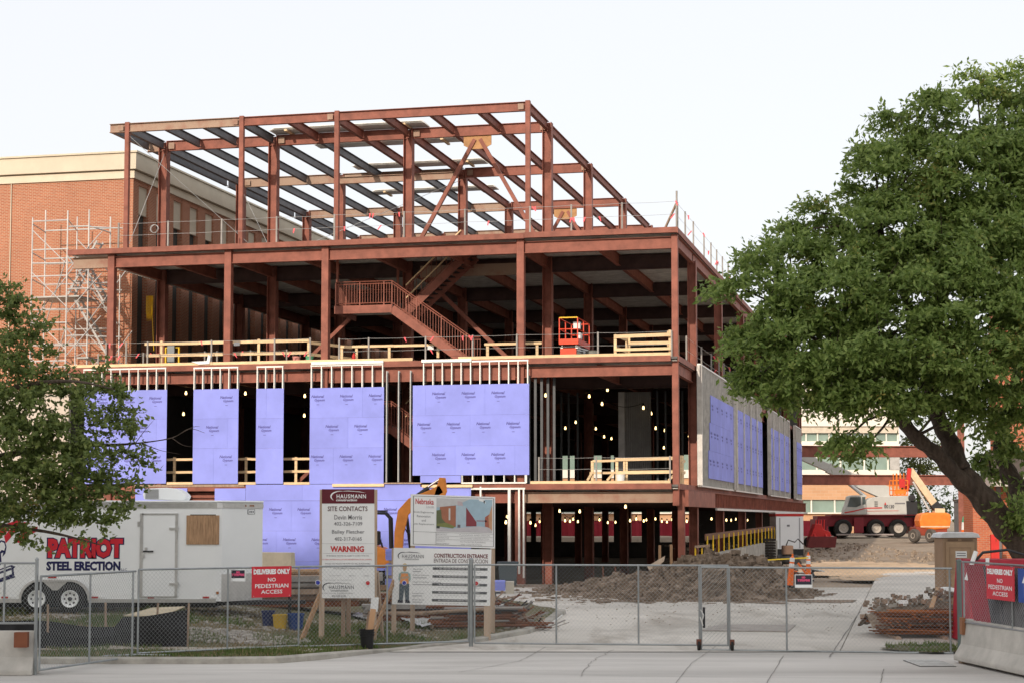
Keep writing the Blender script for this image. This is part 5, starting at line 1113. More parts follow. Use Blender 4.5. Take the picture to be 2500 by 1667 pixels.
# tube foot of the panel
f = MB(); cx, cy = D0; f.path([(cx - .75, cy - .25, .02), (cx - .65, cy - .2, .12), (cx, cy - .1, .14), (cx + .65, cy + .0, .12), (cx + .75, cy - .3, .02), (cx + .6, cy - .42, .02), (cx - .6, cy - .55, .02), (cx - .75, cy - .25, .02)], .02, 6)
f.obj('fence_foot', TUBE, t)
D1c = (onY(1150, 1500, 41.0)[0], 41.0)
panel('chain_link_fence', 'chain-link panel standing in front of the two signboards', D1b, D1c, .14, 1.86, (.5, .985))
fpost('gate_post', 'stout grey gate post in front of the entrance board', D1c, 0, 1.96, .048)
E0 = (D1c[0] + .08, 40.95); E1 = (onY(1780, 1500, 40.25)[0], 40.25)
g1 = panel('gate_leaf', 'long rolling chain-link gate leaf across the driveway', E0, E1, .10, 1.86, (0, .325, .648, .885, .995), cat='gate')
H0 = (onY(1712, 1500, 40.0)[0], 40.0); H1 = (onY(2326, 1500, 39.0)[0], 39.0)
g2 = panel('gate_leaf', 'chain-link gate leaf with the small black notice', H0, H1, .02, 1.83, (0, .115, .345, .99), cat='gate')
def caster(t, p):
    MB().lathe((p[0] - .03, p[1], .11), (1, 0, 0), [(.03, 0), (.10, .0), (.11, .012), (.11, .05), (.10, .06), (.03, .06)], 16).obj('caster_wheel', RUBBER, t); MB().box(p[0] - .05, p[0] + .05, p[1] - .05, p[1] + .05, .13, .25).obj('caster_fork', mat('rusty_fork', (.16, .06, .04), .7), t)
caster(g2, (H0[0] - .06, H0[1] - .02)); p = Vector((H0[0], H0[1], 0)).lerp(Vector((H1[0], H1[1], 0)), .115); caster(g2, (p[0] + .05, p[1]))
MB().path([(H0[0] - .02, H0[1] - .04, .9), (H0[0] + .05, H0[1] - .05, .78), (H0[0] + .02, H0[1] - .04, .66), (H0[0] - .03, H0[1] - .05, .74), (H0[0] + .03, H0[1] - .06, .55)], .012, 5).obj('chain', GALV, g2)
MB().tube((H0[0] + .06, H0[1], .5), (H0[0] + .06, H0[1], .95), .028, 8).obj('latch_rod', DARK, g2)
fpost('gate_post', 'dark green gate post beside the concrete barrier with fabric', (onY(2343, 1500, 38.9)[0], 38.9), 0, 1.98, .055, mat('post_green', (.11, .14, .13), .5))
# fence over the right-hand barrier with red and grey fabric behind it
R0 = Vector((9.02, 36.65, 0)); R1 = Vector((9.62, 31.6, 0))
t = panel('chain_link_fence', 'chain-link panel backed with red and grey fabric on the barrier', (R0[0] + .1, R0[1]), (R1[0] + .1, R1[1]), .82, 2.03, (.01, .5, .99))
GF = mat('grey_fabric', (.075, .075, .085), .85, var=.2, scale=3); RF2 = mat('red_fabric', (.30, .022, .04), .85, var=.12, scale=2)
def fab(f0, f1, m, tilt=.0):
    mb = MB(); n = 10
    for k in range(n):
        a = R0.lerp(R1, f0 + (f1 - f0) * k / n); b = R0.lerp(R1, f0 + (f1 - f0) * (k + 1) / n); o = Vector((.13, 0, 0)); w0 = .012 * math.sin(k * 2.1); w1 = .012 * math.sin((k + 1) * 2.1)
        sh0 = tilt * (R1 - R0) * .1
        mb.quad(a + o + Vector((w0, 0, .78)) + sh0, b + o + Vector((w1, 0, .78)) + sh0, b + o + Vector((w1, 0, 1.98)), a + o + Vector((w0, 0, 1.98)))
    mb.obj('screen_fabric', m, t)
fab(.02, .2, RF2, .8); fab(.2, .36, GF, .8); fab(.36, .62, mat('grey_fabric_light', (.12, .115, .12), .85, var=.2), 0); fab(.62, 1.0, GF)
# warning signs on the fences
def warn(label, a, b, z0, z1):
    t = thing('warning_sign', label, 'sign', group='red delivery signs'); a = Vector((a[0], a[1], 0)); b = Vector((b[0], b[1], 0)); ux = (b - a).normalized(); n = Vector((ux.y, -ux.x, 0)); W = (b - a).length; H = z1 - z0
    if n.y > 0: n = -n
    def P(u, v): return a + ux * (W * u) + Vector((0, 0, z1 - H * v)) + n * .03
    MB().prism([P(0, 0), P(1, .0), P(1, 1), P(0, 1)], n * .008).obj('panel', SIGNR, t)
    for s, v, w, h, bo in (('DELIVERIES ONLY', .17, .92, .17, .012), ('NO', .43, .2, .125, .003), ('PEDESTRIAN', .63, .84, .13, .003), ('ACCESS', .82, .54, .125, .003)): lettering(s, SIGNW, t, P(.5, v) + n * .012, ax=ux, ay=(0, 0, 1), size=.2, fit=(W * w, H * h), bold=bo)
    for u in (.05, .95):
        for v in (.05, .95): MB().tube(P(u, v), P(u, v) + n * .012, .008, 6).obj('fixing', GALV, t)
dv = (Vector((D1b[0], D1b[1], 0)) - Vector((D0[0], D0[1], 0)))
def along(px):                              # point on the long panel under a photo column
    best = min((abs(1250 + 4400 * (D0[0] + dv.x * f) / (D0[1] + dv.y * f) - px), f) for f in lin(0, 1, 400))[1]; return (D0[0] + dv.x * best, D0[1] + dv.y * best)
warn('red sign reading deliveries only, on the fence beside the trailer', along(616), along(712), 1.22, 1.88)
def onR(px):
    best = min((abs(1250 + 4400 * (R0.lerp(R1, f)[0]) / R0.lerp(R1, f)[1] - px), f) for f in lin(0, 1, 400))[1]; return R0.lerp(R1, best)
warn('red sign reading deliveries only, on the fabric fence above the barrier', onR(2407), onR(2475), 1.36, 2.0)
a = onR(2484); b = onR(2530); t = thing('arrow_sign', 'blue sign with a white upward arrow on the fabric fence', 'sign'); ux = (b - a).normalized(); n = Vector((ux.y, -ux.x, 0)); n = -n if n.y > 0 else n; W = (b - a).length
def P2(u, v): return a + ux * (W * u) + Vector((0, 0, 1.98 - .62 * v)) + n * .03
MB().prism([P2(0, 0), P2(1, 0), P2(1, 1), P2(0, 1)], n * .008).obj('panel', mat('sign_blue', (.02, .07, .30), .5), t); MB().prism([P2(.42, .1), P2(.62, .42), P2(.5, .42), P2(.5, .85), P2(.34, .85), P2(.34, .42), P2(.22, .42)], n * .012).obj('arrow', SIGNW, t)
def notice(label, p, w=.33, h=.27, rz=0.0):
    t = thing('trespass_sign', label, 'sign', p, rz, 'black trespass notices'); MB().box(-w / 2, w / 2, -.006, 0, -h / 2, h / 2).obj('panel', SIGNW, t); MB().box(-w / 2 + .015, w / 2 - .015, -.009, -.0065, -h / 2 + .07, h / 2 - .015).obj('black_field', INKDK, t)
    lettering('NO', mat('ink_pink', (.75, .10, .22), .6), t, (0, -.012, h * .27), size=.1, fit=(.08, .05), bold=.01); lettering('TRESPASSING', MATS['ink_pink'], t, (0, -.012, h * .06), size=.1, fit=(.27, .055), bold=.01); MB().box(-w / 2 + .02, w / 2 - .02, -.009, -.0065, -h / 2 + .015, -h / 2 + .055).obj('blank_strip', WHITEP, t)
p = along(585); notice('small black no trespassing notice beside the red delivery sign', (p[0], p[1] - .04, 1.70), .31, .25)
p = onY(1960, 1417, 39.65); notice('small black no trespassing notice hanging on the gate leaf', (p[0], 39.55, p[2]), .38, .29)
# ------------------------------------------------------------------ concrete barriers
def jersey(name, label, p, q_, m=CONC, h=.81, lift=0.0):
    t = thing(name, label, 'barrier', (p[0], p[1], hb(p[0], p[1]) + lift)); d = Vector((q_[0] - p[0], q_[1] - p[1], 0)); prof = [(-.30, 0), (-.30, .09), (-.15, .33), (-.085, h), (.085, h), (.15, .33), (.30, .09), (.30, 0)]
    w = Vector((-d.y, d.x, 0)).normalized(); a = [w * x + Vector((0, 0, z)) for x, z in prof]; o = MB(); n = 8
    o.add(a + [x + d for x in a], [(i, (i + 1) % n, (i + 1) % n + n, i + n) for i in range(n)] + [tuple(range(n - 1, -1, -1)), tuple(range(n, 2 * n))])
    b = o.obj('body', m, t); bevel(b, .02, 2); return t
tb = jersey('concrete_barrier', 'pale concrete barrier at the street end of the fence beside the tree', (onY(86, 1600, 33.9)[0] - .0, 33.95), (onY(-160, 1600, 33.9)[0], 33.95))
MB().box(-.32, -.08, -.36, -.2, .52, .80).obj('timber_plate', mat('brown_board', (.20, .07, .035), .7), tb)
tb = jersey('concrete_barrier', 'pale concrete barrier under the fabric fence', (9.22, 36.75), (9.80, 31.4), CONC, .83, .05)
MB().box(-.2, .06, -.3, -.05, -.06, -.002).obj('shim', OLDTIMB, tb); MB().box(.15, .5, -5.2, -4.9, -.06, -.002).obj('shim', OLDTIMB, tb)
MB().box(-.16, -.09, -.22, -.02, .52, .86).obj('timber_plate', mat('brown_board2', (.26, .12, .06), .7), tb)
p = onY(600, 1350, 57); p2 = onY(716, 1350, 56); jersey('concrete_barrier', 'cream concrete barrier standing in front of the blue wall', (p[0], p[1]), (p2[0], p2[1]), mat('cream_concrete', (.58, .50, .38), .85, var=.1), 1.05, .55)
# storm drain grate
g = thing('drain_grate', 'grey iron storm drain grate by the kerb under the barrier', 'grate'); c0 = onZ(2205, 1612, 0); c1 = onZ(2335, 1627, 0)
MB().box(c0[0], c1[0], c1[1], c0[1], .005, .012).obj('pit', BLACK, g)
for k in range(14): x = c0[0] + (c1[0] - c0[0]) * (k + .5) / 14; MB().box(x - .018, x + .018, c1[1], c0[1], .0125, .028).obj('bar', GALV, g)
for k in range(4): y = c1[1] + (c0[1] - c1[1]) * (k + .5) / 4; MB().box(c0[0], c1[0], y - .012, y + .012, .0285, .034).obj('bar', GALV, g)
# ------------------------------------------------------------------ things lying about the yard
def G3(px, py, z=None, Y=None):
    if Y is not None: return onY(px, py, Y)
    return onZ(px, py, z)
RUST = mat('rust', (.20, .075, .035), .85, var=.35, scale=7, col2=(.10, .04, .025), thr=(.4, .7)); RUSTB = mat('rust_bright', (.36, .13, .045), .85, var=.3, scale=6)
# silt fence
t = thing('silt_fence', 'sagging black silt fence on short stakes in front of the trailer', 'fence')
mb = MB(); n = 26; top = []; bot = []
for i in range(n + 1):
    f = i / n; px = -60 + (458 + 60) * f; Y = 38.6 + .7 * f; b = onY(px, 1500, Y); z = hl(b[0], Y) - .02; h = .52 + .10 * math.sin(f * 7) + (.22 if f > .66 else 0) * smooth01((f - .6) / .1)
    top.append(Vector((b[0], Y + .1 * math.sin(f * 20), z + h))); bot.append(Vector((b[0], Y - .05 + .05 * math.sin(f * 31), z)))
for i in range(n):
    m0 = top[i].lerp(bot[i], .5) + Vector((0, -.06, 0)); m1 = top[i + 1].lerp(bot[i + 1], .5) + Vector((0, -.06, 0)); mb.quad(bot[i], bot[i + 1], m1, m0); mb.quad(m0, m1, top[i + 1], top[i])
mb.obj('fabric', mat('silt_fabric', (.018, .018, .02), .6, var=.3, scale=5), t, smooth=True)
for i in (2, 9, 16, 22, 26): MB().bar(bot[i] + Vector((.0, .06, -.05)), bot[i] + Vector((rnd.uniform(-.05, .05), .08, .95)), .04, .04).obj('stake', OLDTIMB, t)
ps = [onY(303, 1503, 39.4), onY(395, 1505, 39.2), onY(451, 1481, 40.3), onY(372, 1484, 40.6)]
tag(MB().prism(ps, (0, 0, .02)).obj('plywood_sheet', mat('pale_ply', (.52, .44, .31), .8, var=.15)), 'pale plywood sheet laid over the silt fence below the trailer door', 'sheet')
# stacks of long timbers and pipes behind the signs
def pile(name, label, items, cat='pile'):
    t = thing(name, label, cat)
    for k, (p, q_, w, h, kind, m) in enumerate(items):
        (MB().bar(p, q_, w, h) if kind == 'b' else MB().tube(p, q_, w, 8)).obj('timber' if kind == 'b' else 'pipe', m, t)
    return t
it = []
for k in range(26):
    r_ = k // 5; x0 = onY(590, 1400, 50)[0]; Y = 49.2 + (k % 5) * .35 + rnd.uniform(-.06, .06); z = hl(-6, Y) + .12 + r_ * .17
    m = rnd.choice((OLDTIMB, OLDTIMB, RUST, STRUT, PLY)); it.append(((x0 + rnd.uniform(-.3, .5), Y, z + rnd.uniform(0, .03)), (x0 + 3.6 + rnd.uniform(-.6, .5), Y + rnd.uniform(-.1, .1), z + rnd.uniform(0, .08)), .08 if k % 2 else .22, .14, 't' if k % 2 else 'b', m))
pile('timber_pile', 'stack of old timbers and pipes between the trailer and the contact board', it)
it = []
for k in range(22):
    x0 = onY(940, 1450, 48)[0]; Y = 47.4 + (k % 5) * .3; z = hb(0, Y) + .18 + (k // 5) * .15
    it.append(((x0 - rnd.uniform(0, .6), Y, z), (x0 + 1.6 + rnd.uniform(-.4, .8), Y + .1, z + rnd.uniform(-.03, .05)), .07 if k % 2 else .2, .12, 't' if k % 2 else 'b', rnd.choice((OLDTIMB, RUST, STRUT, OLDTIMB))))
pile('timber_pile', 'stack of old timbers and pipes between the two signboards', it)
it = []
for k in range(34):
    x0 = onY(1065, 1490, 46)[0]; Y = 44.9 + (k % 6) * .26; z = hb(0, Y) + .16 + (k // 6) * .085
    it.append(((x0 + rnd.uniform(-.3, .5), Y, z), (x0 + 2.0 + rnd.uniform(-.5, .35), Y + rnd.uniform(-.3, .2), z + rnd.uniform(-.05, .1)), rnd.uniform(.02, .05), .05, 't', rnd.choice((RUST, STRUT, OLDTIMB, RUST, DARK))))
pile('pipe_pile', 'low heap of rusty bars and pipes under the entrance board', it)
# tangled heap of rusty steel at the edge of the grass
t = thing('scrap_heap', 'tangled heap of rusty steel offcuts beside the driveway kerb', 'heap')
for k in range(90):
    c = Vector((onY(1240, 1490, 46.5)[0] + rnd.gauss(0, .55), 46.3 + rnd.gauss(0, .35), 0)); hgt = max(.05, .75 - abs(c.x - onY(1215, 1490, 46.5)[0]) * .55); c.z = hb(0, 46) + .08 + rnd.random() * hgt
    d = Vector((rnd.uniform(-1, 1), rnd.uniform(-.4, .4), rnd.uniform(-.35, .5))).normalized() * rnd.uniform(.2, .6)
    MB().bar(c - d, c + d, rnd.uniform(.015, .06), rnd.uniform(.015, .04)).obj('offcut', rnd.choice((RUST, RUST, OLDTIMB, DARK, STRUT)) if k % 16 else SIGNW, t)
for k in range(12):
    z = hb(0, 46) + .08 + (k // 5) * .06; Y = 45.2 + (k % 5) * .12; x1 = onY(1330, 1500, 46)[0]; MB().tube((x1 - 2.2 + rnd.uniform(-.2, .2), Y, z + .05), (x1 + rnd.uniform(-.3, .3), Y + .2, z), .022, 6).obj('bar', RUST, t)
# sheet metal
for i, (a, b, c, d, lab) in enumerate((((965, 1505), (1030, 1529), (1078, 1517), (1010, 1497), 'pale corrugated metal sheet lying under the entrance board'), ((858, 1502), (900, 1512), (924, 1508), (872, 1494), 'small pale metal sheet lying beside the black pot'))):
    P4 = [onZ(*x, .30 if i == 0 else .28) for x in (a, b, c, d)]; t = thing('metal_sheet', lab, 'sheet'); n = 14; mb = MB()
    for k in range(n):
        e0 = P4[0].lerp(P4[1], k / n); e1 = P4[0].lerp(P4[1], (k + 1) / n); f0 = P4[3].lerp(P4[2], k / n); f1 = P4[3].lerp(P4[2], (k + 1) / n); u0 = Vector((0, 0, .03 if k % 2 else 0)); u1 = Vector((0, 0, 0 if k % 2 else .03)); mb.quad(e0 + u0, e1 + u1, f1 + u1, f0 + u0)
    mb.obj('sheet', mat('sheet_zinc', (.58, .60, .60), .4, metal=.4, var=.15), t)
    MB().bar(P4[0].lerp(P4[3], .5) - Vector((0, 0, .06)), P4[1].lerp(P4[2], .5) - Vector((0, 0, .06)), .08, .09).obj('bearer', OLDTIMB, t)
# black nursery pot with a board
p = onZ(896, 1588, .02); t = thing('plant_pot', 'tall black plastic pot holding a timber stake by the fence', 'pot', (p[0], p[1], 0.01))
for k in range(3): MB().lathe((0, 0, .0 + k * .055), (0, 0, 1), [(.13, .02), (.15, .34), (.165, .345), (.165, .375), (.15, .375), (.14, .3), (.1, .1)], 20).obj('pot_shell', BLACK, t)
MB().bar((.02, 0, .12), (.13, .03, .92), .12, .035, up=(0, 1, 0)).obj('stake', mat('fresh_board', (.50, .30, .17), .75, var=.1), t); MB().bar((-.05, .03, .12), (.02, .06, .78), .05, .03, up=(0, 1, 0)).obj('stake', OLDTIMB, t)
p = onY(913, 1475, 40.1); o = MB().prism([(-.09, 0, -.16), (.08, 0, -.15), (.11, 0, .16), (-.06, 0, .16)], (0, .006, 0)).obj('paper_notice', SIGNW); o.location = p; tag(o, 'white paper notice wired to the fence above the black pot', 'notice')
# coloured tubs beside the trailer tongue
bucket('tub', 'blue plastic tub on the grass beside the red delivery sign', Vector((onY(722, 1490, 43.4)[0], 43.4, hl(-5.2, 43.4))), .20, .40, mat('blue_plastic', (.02, .06, .22), .5), 'tub', False)
bucket('tub', 'yellow plastic tub on the grass under the red delivery sign', Vector((onY(684, 1490, 43.3)[0], 43.3, hl(-5.6, 43.3))), .18, .34, mat('yellow_plastic', (.55, .36, .04), .5), 'tub', False)
bucket('tub', 'dark blue bucket behind the red delivery sign', Vector((onY(655, 1490, 43.6)[0], 43.6, hl(-6, 43.6))), .16, .36, mat('navy_plastic', (.02, .03, .10), .5), 'tub', False)
# stacks of blue boards
def stack(label, px0, px1, py0, py1, Y, dep, tiers, rz=0.0):
    t = thing('board_stack', label, 'boards', group='stacks of blue boards'); a = onY(px0, py1, Y); b = onY(px1, py0, Y); H = b[2] - a[2]; h = H / tiers
    for k in range(tiers):
        z = a[2] + k * h; n = 7; bz = (h - .12) / n
        for q_ in range(n): MB().box(a[0] + rnd.uniform(0, .02), b[0] - rnd.uniform(0, .02), Y + rnd.uniform(0, .02), Y + dep, z + .1 + q_ * bz, z + .1 + q_ * bz + bz * .93).obj('board', BLUE, t)
        for u in (.1, .5, .9): x = a[0] + (b[0] - a[0]) * u; MB().box(x - .05, x + .05, Y + .03, Y + dep, z, z + .095).obj('bearer', OLDTIMB, t)
    return t
stack('tall stack of blue boards between the two signboards', 940, 1062, 1338, 1447, 60, 1.3, 3)
t = stack('small stack of blue boards beside the grey bin', 1150, 1234, 1416, 1448, 62, 1.2, 1)
MB().box(onY(1234, 1, 62)[0] + .01, onY(1234, 1, 62)[0] + .3, 62.05, 63.2, hb(0, 62), onY(1200, 1420, 62)[2]).obj('crate_end', mat('crate_pale', (.5, .46, .38), .8), t)
# grey bin
p = onY(1240, 1400, 66.5); t = thing('site_bin', 'dark grey lidded bin in front of the dark ground floor', 'bin', (p[0], p[1], hb(0, 66))); BING = mat('bin_grey', (.07, .09, .10), .6)
bevel(MB().prism([(-.30, 0, .06), (.30, 0, .06), (.36, 0, .85), (-.36, 0, .85)], (0, .6, 0)).obj('body', BING, t), .02); bevel(MB().box(-.4, .4, -.05, .66, .853, .93).obj('lid', BING, t), .02)
for x in (-.25, .25): MB().lathe((x - .03, .5, .1), (1, 0, 0), [(.02, 0), (.1, 0), (.1, .06), (.02, .06)], 12).obj('wheel', RUBBER, t)
# stakes by the pit, torn sheet
for px, y0, y1, lab in ((1611, 1330, 1362, 'upright timber stake beside the pit nearer the torn sheet'), (1639, 1328, 1378, 'upright timber stake beside the pit nearer the corner column')):
    a = onY(px, y1, 66); b = onY(px, y0, 66); tag(MB().box(a[0] - .05, a[0] + .05, 66, 66.06, hb(0, 66), b[2]).obj('stake', PLY), lab, 'stake')
for px, lab in ((1474, 'rusty steel stake at the rim of the pit, further from the mound'), (1504, 'rusty steel stake at the rim of the pit, nearer to the mound')):
    a = onY(px, 1420, 67); b = onY(px, 1382, 67); tag(MB().tube((a[0], 67, .1), (b[0] - .03, 67, b[2]), .03, 6).obj('stake', RUST), lab, 'stake')
pp = [onY(1588, 1395, 65), onY(1620, 1370, 64.6), onY(1623, 1356, 64.6), onY(1596, 1372, 65), onY(1580, 1382, 65.2)]
tag(MB().prism(pp, (.02, .03, .01)).obj('torn_sheet', mat('cloth_tan', (.50, .40, .30), .9)), 'torn pale sheet hanging over the earth mound', 'sheet')
# concrete ramp wall with yellow posts
t = thing('ramp_wall', 'grey concrete ramp wall topped with yellow posts and a brown rail', 'wall', (C[0], C[1], 0), -A)
n = 12
for k in range(n):
    v0 = -.2 + 31 * k / n; v1 = -.2 + 31 * (k + 1) / n; z0 = 1.50 + .22 * k / n; z1 = 1.50 + .22 * (k + 1) / n
    MB().prism([(1.0, v0 + .004, .2), (1.0, v1 - .004, .2), (1.0, v1 - .004, z1), (1.0, v0 + .004, z0)], (.25, 0, 0)).obj('wall_panel', CONCD, t)
for k in range(17):
    v = .6 + k * 1.85; z = 1.50 + .22 * v / 31; MB().tube((1.1, v, z), (1.1, v, z + .72), .03, 6).obj('post', YELLOW, t)
for k in range(4): v0 = .3 + k * 7.6; MB().bar((1.06, v0, 2.18 + .007 * v0), (1.06, v0 + 7.58, 2.18 + .007 * (v0 + 7.6)), .05, .24).obj('rail', mat('brown_plank', (.17, .085, .05), .8, var=.2), t)
for px in (1698, 1714): a = onY(px, 1378, 68); b = onY(px, 1334, 68); lp = loc(a[0], a[1]); MB().tube((lp[0], lp[1], a[2]), (lp[0], lp[1], b[2]), .03, 6).obj('post', YELLOW, t)
a = loc(*onY(1696, 1334, 68)[:2]); b = loc(*onY(1733, 1334, 68)[:2]); zz = onY(1710, 1334, 68)[2]; MB().bar((a[0], a[1], zz), (b[0], b[1], zz + .05), .1, .09).obj('rail', OLDTIMB, t)
# orange and white delineators, tape
ORF = mat('safety_orange', (.85, .17, .025), .5)
def delin(label, px, y0, y1, Y, lean):
    a = onY(px, y1, Y); h = onY(px, y0, Y)[2] - a[2]; t = thing('delineator', label, 'delineator', (a[0], Y, a[2]), 0, 'orange delineators'); t.rotation_euler = (0, lean, 0)
    MB().lathe((0, 0, 0), (0, 0, 1), [(.22, 0), (.22, .05), (.1, .07)], 8).obj('base', RUBBER, t); MB().lathe((0, 0, .07), (0, 0, 1), [(.105, 0), (.07, h - .15), (.03, h - .1), (.03, h - .03), (.0, h - .02)], 14).obj('tube', ORF, t)
    for f in (.62, .80): MB().lathe((0, 0, h * f), (0, 0, 1), [(.105 - .035 * f + .004, 0), (.105 - .035 * f - .0005, .13)], 14).obj('white_band', SIGNW, t)
delin('orange and white delineator tube leaning at the mound', 1928, 1354, 1433, 58.6, .10); delin('upright orange and white delineator tube beyond the leaning one', 1974, 1350, 1418, 69, 0)
a = onY(1690, 1377, 66); b = onY(1974, 1362, 66); c = onY(1830, 1370, 66)
mb = MB(); pts = [a, onY(1760, 1374, 66), c, onY(1900, 1366, 66), b]
for i in range(4): mb.quad(pts[i], pts[i + 1], pts[i + 1] + Vector((0, .01, .05)), pts[i] + Vector((0, .01, .05)))
tag(mb.obj('caution_tape', mat('tape_yellow', (.80, .55, .05), .5)), 'yellow caution tape strung from the ramp wall to the delineators', 'tape')
# dark pallets, junk
t = thing('pallet_stack', 'tall stack of dark pallets beside the ramp wall', 'pallets'); p = onY(1868, 1366, 92)
for k in range(8):
    z = hb(0, 92) + k * .14
    for j in range(3): MB().box(p[0] - .6 + rnd.uniform(-.04, .04), p[0] + .55, 92 + j * .42, 92.12 + j * .42, z, z + .09).obj('bearer', mat('dark_wood', (.045, .038, .033), .9), t)
    for j in range(6): MB().box(p[0] - .6 + j * .2, p[0] - .46 + j * .2, 92 - .02, 93.1, z + .092, z + .118).obj('slat', MATS['dark_wood'], t)
t = thing('junk_heap', 'low heap of dark machine parts and offcuts behind the delineators', 'heap')
for k in range(60):
    c = Vector((onY(1905, 1395, 72)[0] + rnd.gauss(0, .9), 72 + rnd.gauss(0, .9), hb(0, 72) + .08 + rnd.random() * .45)); d = Vector((rnd.uniform(-1, 1), rnd.uniform(-1, 1), rnd.uniform(-.3, .3))).normalized() * rnd.uniform(.1, .5)
    MB().bar(c - d, c + d, rnd.uniform(.04, .18), rnd.uniform(.03, .14)).obj('offcut', rnd.choice((DARK, RUST, OLDTIMB, BLACK, DARK, STRUT, BLACK, ORF, GALV)), t)
# small compressor
p = onY(1925, 1356, 84); t = thing('compressor', 'small dark compressor with a bent handle by the white cabin', 'compressor', (p[0], 84, hb(0, 84)))
MB().lathe((-.55, 0, .35), (1, 0, 0), [(.05, 0), (.22, .05), (.22, .95), (.05, 1.0)], 14).obj('tank', DARK, t); bevel(MB().box(-.3, .2, -.2, .2, .58, 1.0).obj('engine', mat('engine_brown', (.16, .10, .07), .7), t), .04); MB().path([(-.1, 0, 1.0), (.0, 0, 1.25), (.3, 0, 1.15), (.45, 0, 1.3), (.7, 0, 1.05)], .03, 6).obj('handle', DARK, t)
for x in (-.45, .4):
    for y in (-.25, .2): MB().lathe((x, y, .17), (0, 1, 0), [(.03, 0), (.17, 0), (.17, .08), (.03, .08)], 14).obj('wheel', RUBBER, t)
# white cabin with red band
Yc = 99.0; a = onY(1895, 1333, Yc); b = onY(1961, 1252, Yc); t = thing('site_cabin', 'white box cabin with a red band round its top', 'cabin', (a[0], Yc, hb(0, Yc))); W = b[0] - a[0]; H = b[2] - hb(0, Yc)
bevel(MB().box(0, W, 0, 2.4, .35, H - .16).obj('body', WHITEP, t), .02); MB().box(-.02, W + .02, -.02, 2.42, H - .157, H - .02).obj('red_band', REDP, t); MB().box(-.03, W + .03, -.03, 2.43, H - .018, H + .06).obj('roof', WHITEP, t); MB().box(.0, W, .1, 2.3, .0, .345).obj('base', DARK, t)
MB().box(W * .12, W * .16, -.012, 0, .4, H - .25).obj('panel_joint', PALEI, t); MB().box(W * .84, W * .88, -.012, 0, .4, H - .25).obj('panel_joint', PALEI, t); MB().box(W * .4, W * .5, -.015, 0, H - .72, H - .62).obj('plate', GREYI, t)
# red loader bucket and bin
p = onY(2003, 1330, 112); t = thing('loader', 'small bright red loader with a dark red bucket in front of the crane', 'loader', (p[0], 112, hb(0, 112))); LR = mat('loader_red', (.62, .035, .03), .5)
bevel(MB().prism([(-.7, 0, .5), (.7, 0, .5), (.62, 0, 1.0), (.2, 0, 1.15), (.1, 0, 1.5), (-.3, 0, 1.5), (-.5, 0, .95)], (0, 1.2, 0)).obj('body', LR, t), .04)
for x in (-.5, .5):
    for y in (-.05, 1.0): MB().lathe((x, y, .35), (0, 1, 0), [(.1, 0), (.35, .02), (.35, .25), (.1, .27)], 16).obj('wheel', RUBBER, t)
MB().prism([(-1.0, -1.0, .05), (.75, -1.0, .05), (.85, -1.0, .72), (-.8, -1.0, .72)], (0, .7, 0)).obj('bucket', mat('bucket_maroon', (.16, .03, .03), .6), t)
for x in (-.35, .35): MB().bar((x, -.4, .6), (x, .4, 1.05), .1, .14).obj('arm', LR, t)
for k in range(4): MB().tube((-.25 + k * .17, .2, 1.1), (-.2 + k * .17, .3, 1.75), .04, 5).obj('cage_bar', LR, t)
# brown portable toilet
Yp = 55.0; a = onY(2303, 1440, Yp); b = onY(2386, 1312, Yp); t = thing('portable_toilet', 'brown portable toilet with a pale grey roof by the gate', 'toilet', (a[0], Yp, hb(0, Yp))); W = b[0] - a[0]; H = b[2] - hb(0, Yp); TN = mat('toilet_tan', (.33, .22, .14), .6, var=.06)
bevel(MB().box(0, W, 0, 1.1, .1, H).obj('cabin', TN, t), .03); MB().box(-.03, W + .03, -.02, 1.12, 0, .098).obj('base', DARK, t)
bevel(MB().prism([(-.09, -.06, H + .003), (W + .09, -.06, H + .003), (W + .02, -.06, H + .13), (W * .85, -.06, H + .17), (W * .15, -.06, H + .17), (-.02, -.06, H + .13)], (0, 1.22, 0)).obj('roof', mat('toilet_roof', (.62, .63, .64), .5), t), .02)
d = MB().box(.1, W - .1, -.03, -.001, .16, H - .12).obj('door', mat('toilet_door', (.37, .25, .155), .6), t)
for z0, z1 in ((.3, 1.05), (1.15, H - .28)):
    for r_ in ((.2, W - .2, z0, z0 + .03), (.2, W - .2, z1 - .03, z1), (.2, .23, z0 + .031, z1 - .031), (W - .23, W - .2, z0 + .031, z1 - .031)): MB().box(r_[0], r_[1], -.045, -.031, r_[2], r_[3]).obj('door_moulding', TN, d)
MB().box(W * .36, W * .68, -.05, -.032, H - .60, H - .40).obj('notice', SIGNW, t); [MB().box(W * u0, W * u1, -.036, -.031, H - .085, H - .04).obj('header_print', mat('toilet_ink', (.14, .09, .06), .6), t) for u0, u1 in ((.14, .44), (.54, .86))]
for k in (0, 1): MB().box(W * .39, W * .65, -.052, -.0505, H - .48 - k * .07, H - .45 - k * .07).obj('notice_text', GREYI, t)
MB().box(W - .16, W - .11, -.06, -.031, 1.0, 1.15).obj('latch', DARK, t)
# lidded barrel by the post
p = onY(2311, 1440, 50); bucket('waste_barrel', 'tan waste barrel with a pale lid in front of the portable toilet', Vector((p[0], 50, hb(0, 50) + .03)), .26, .75, TN, 'barrel', False)
t = thing('barrel_liner', 'white bag folded over the tan waste barrel', 'bag', (p[0], 50, hb(0, 50) + .74)); MB().lathe((0, 0, 0), (0, 0, 1), [(.29, -.04), (.30, .03), (.22, .1), (.08, .13), (0, .13)], 14).obj('bag', SIGNW, t)
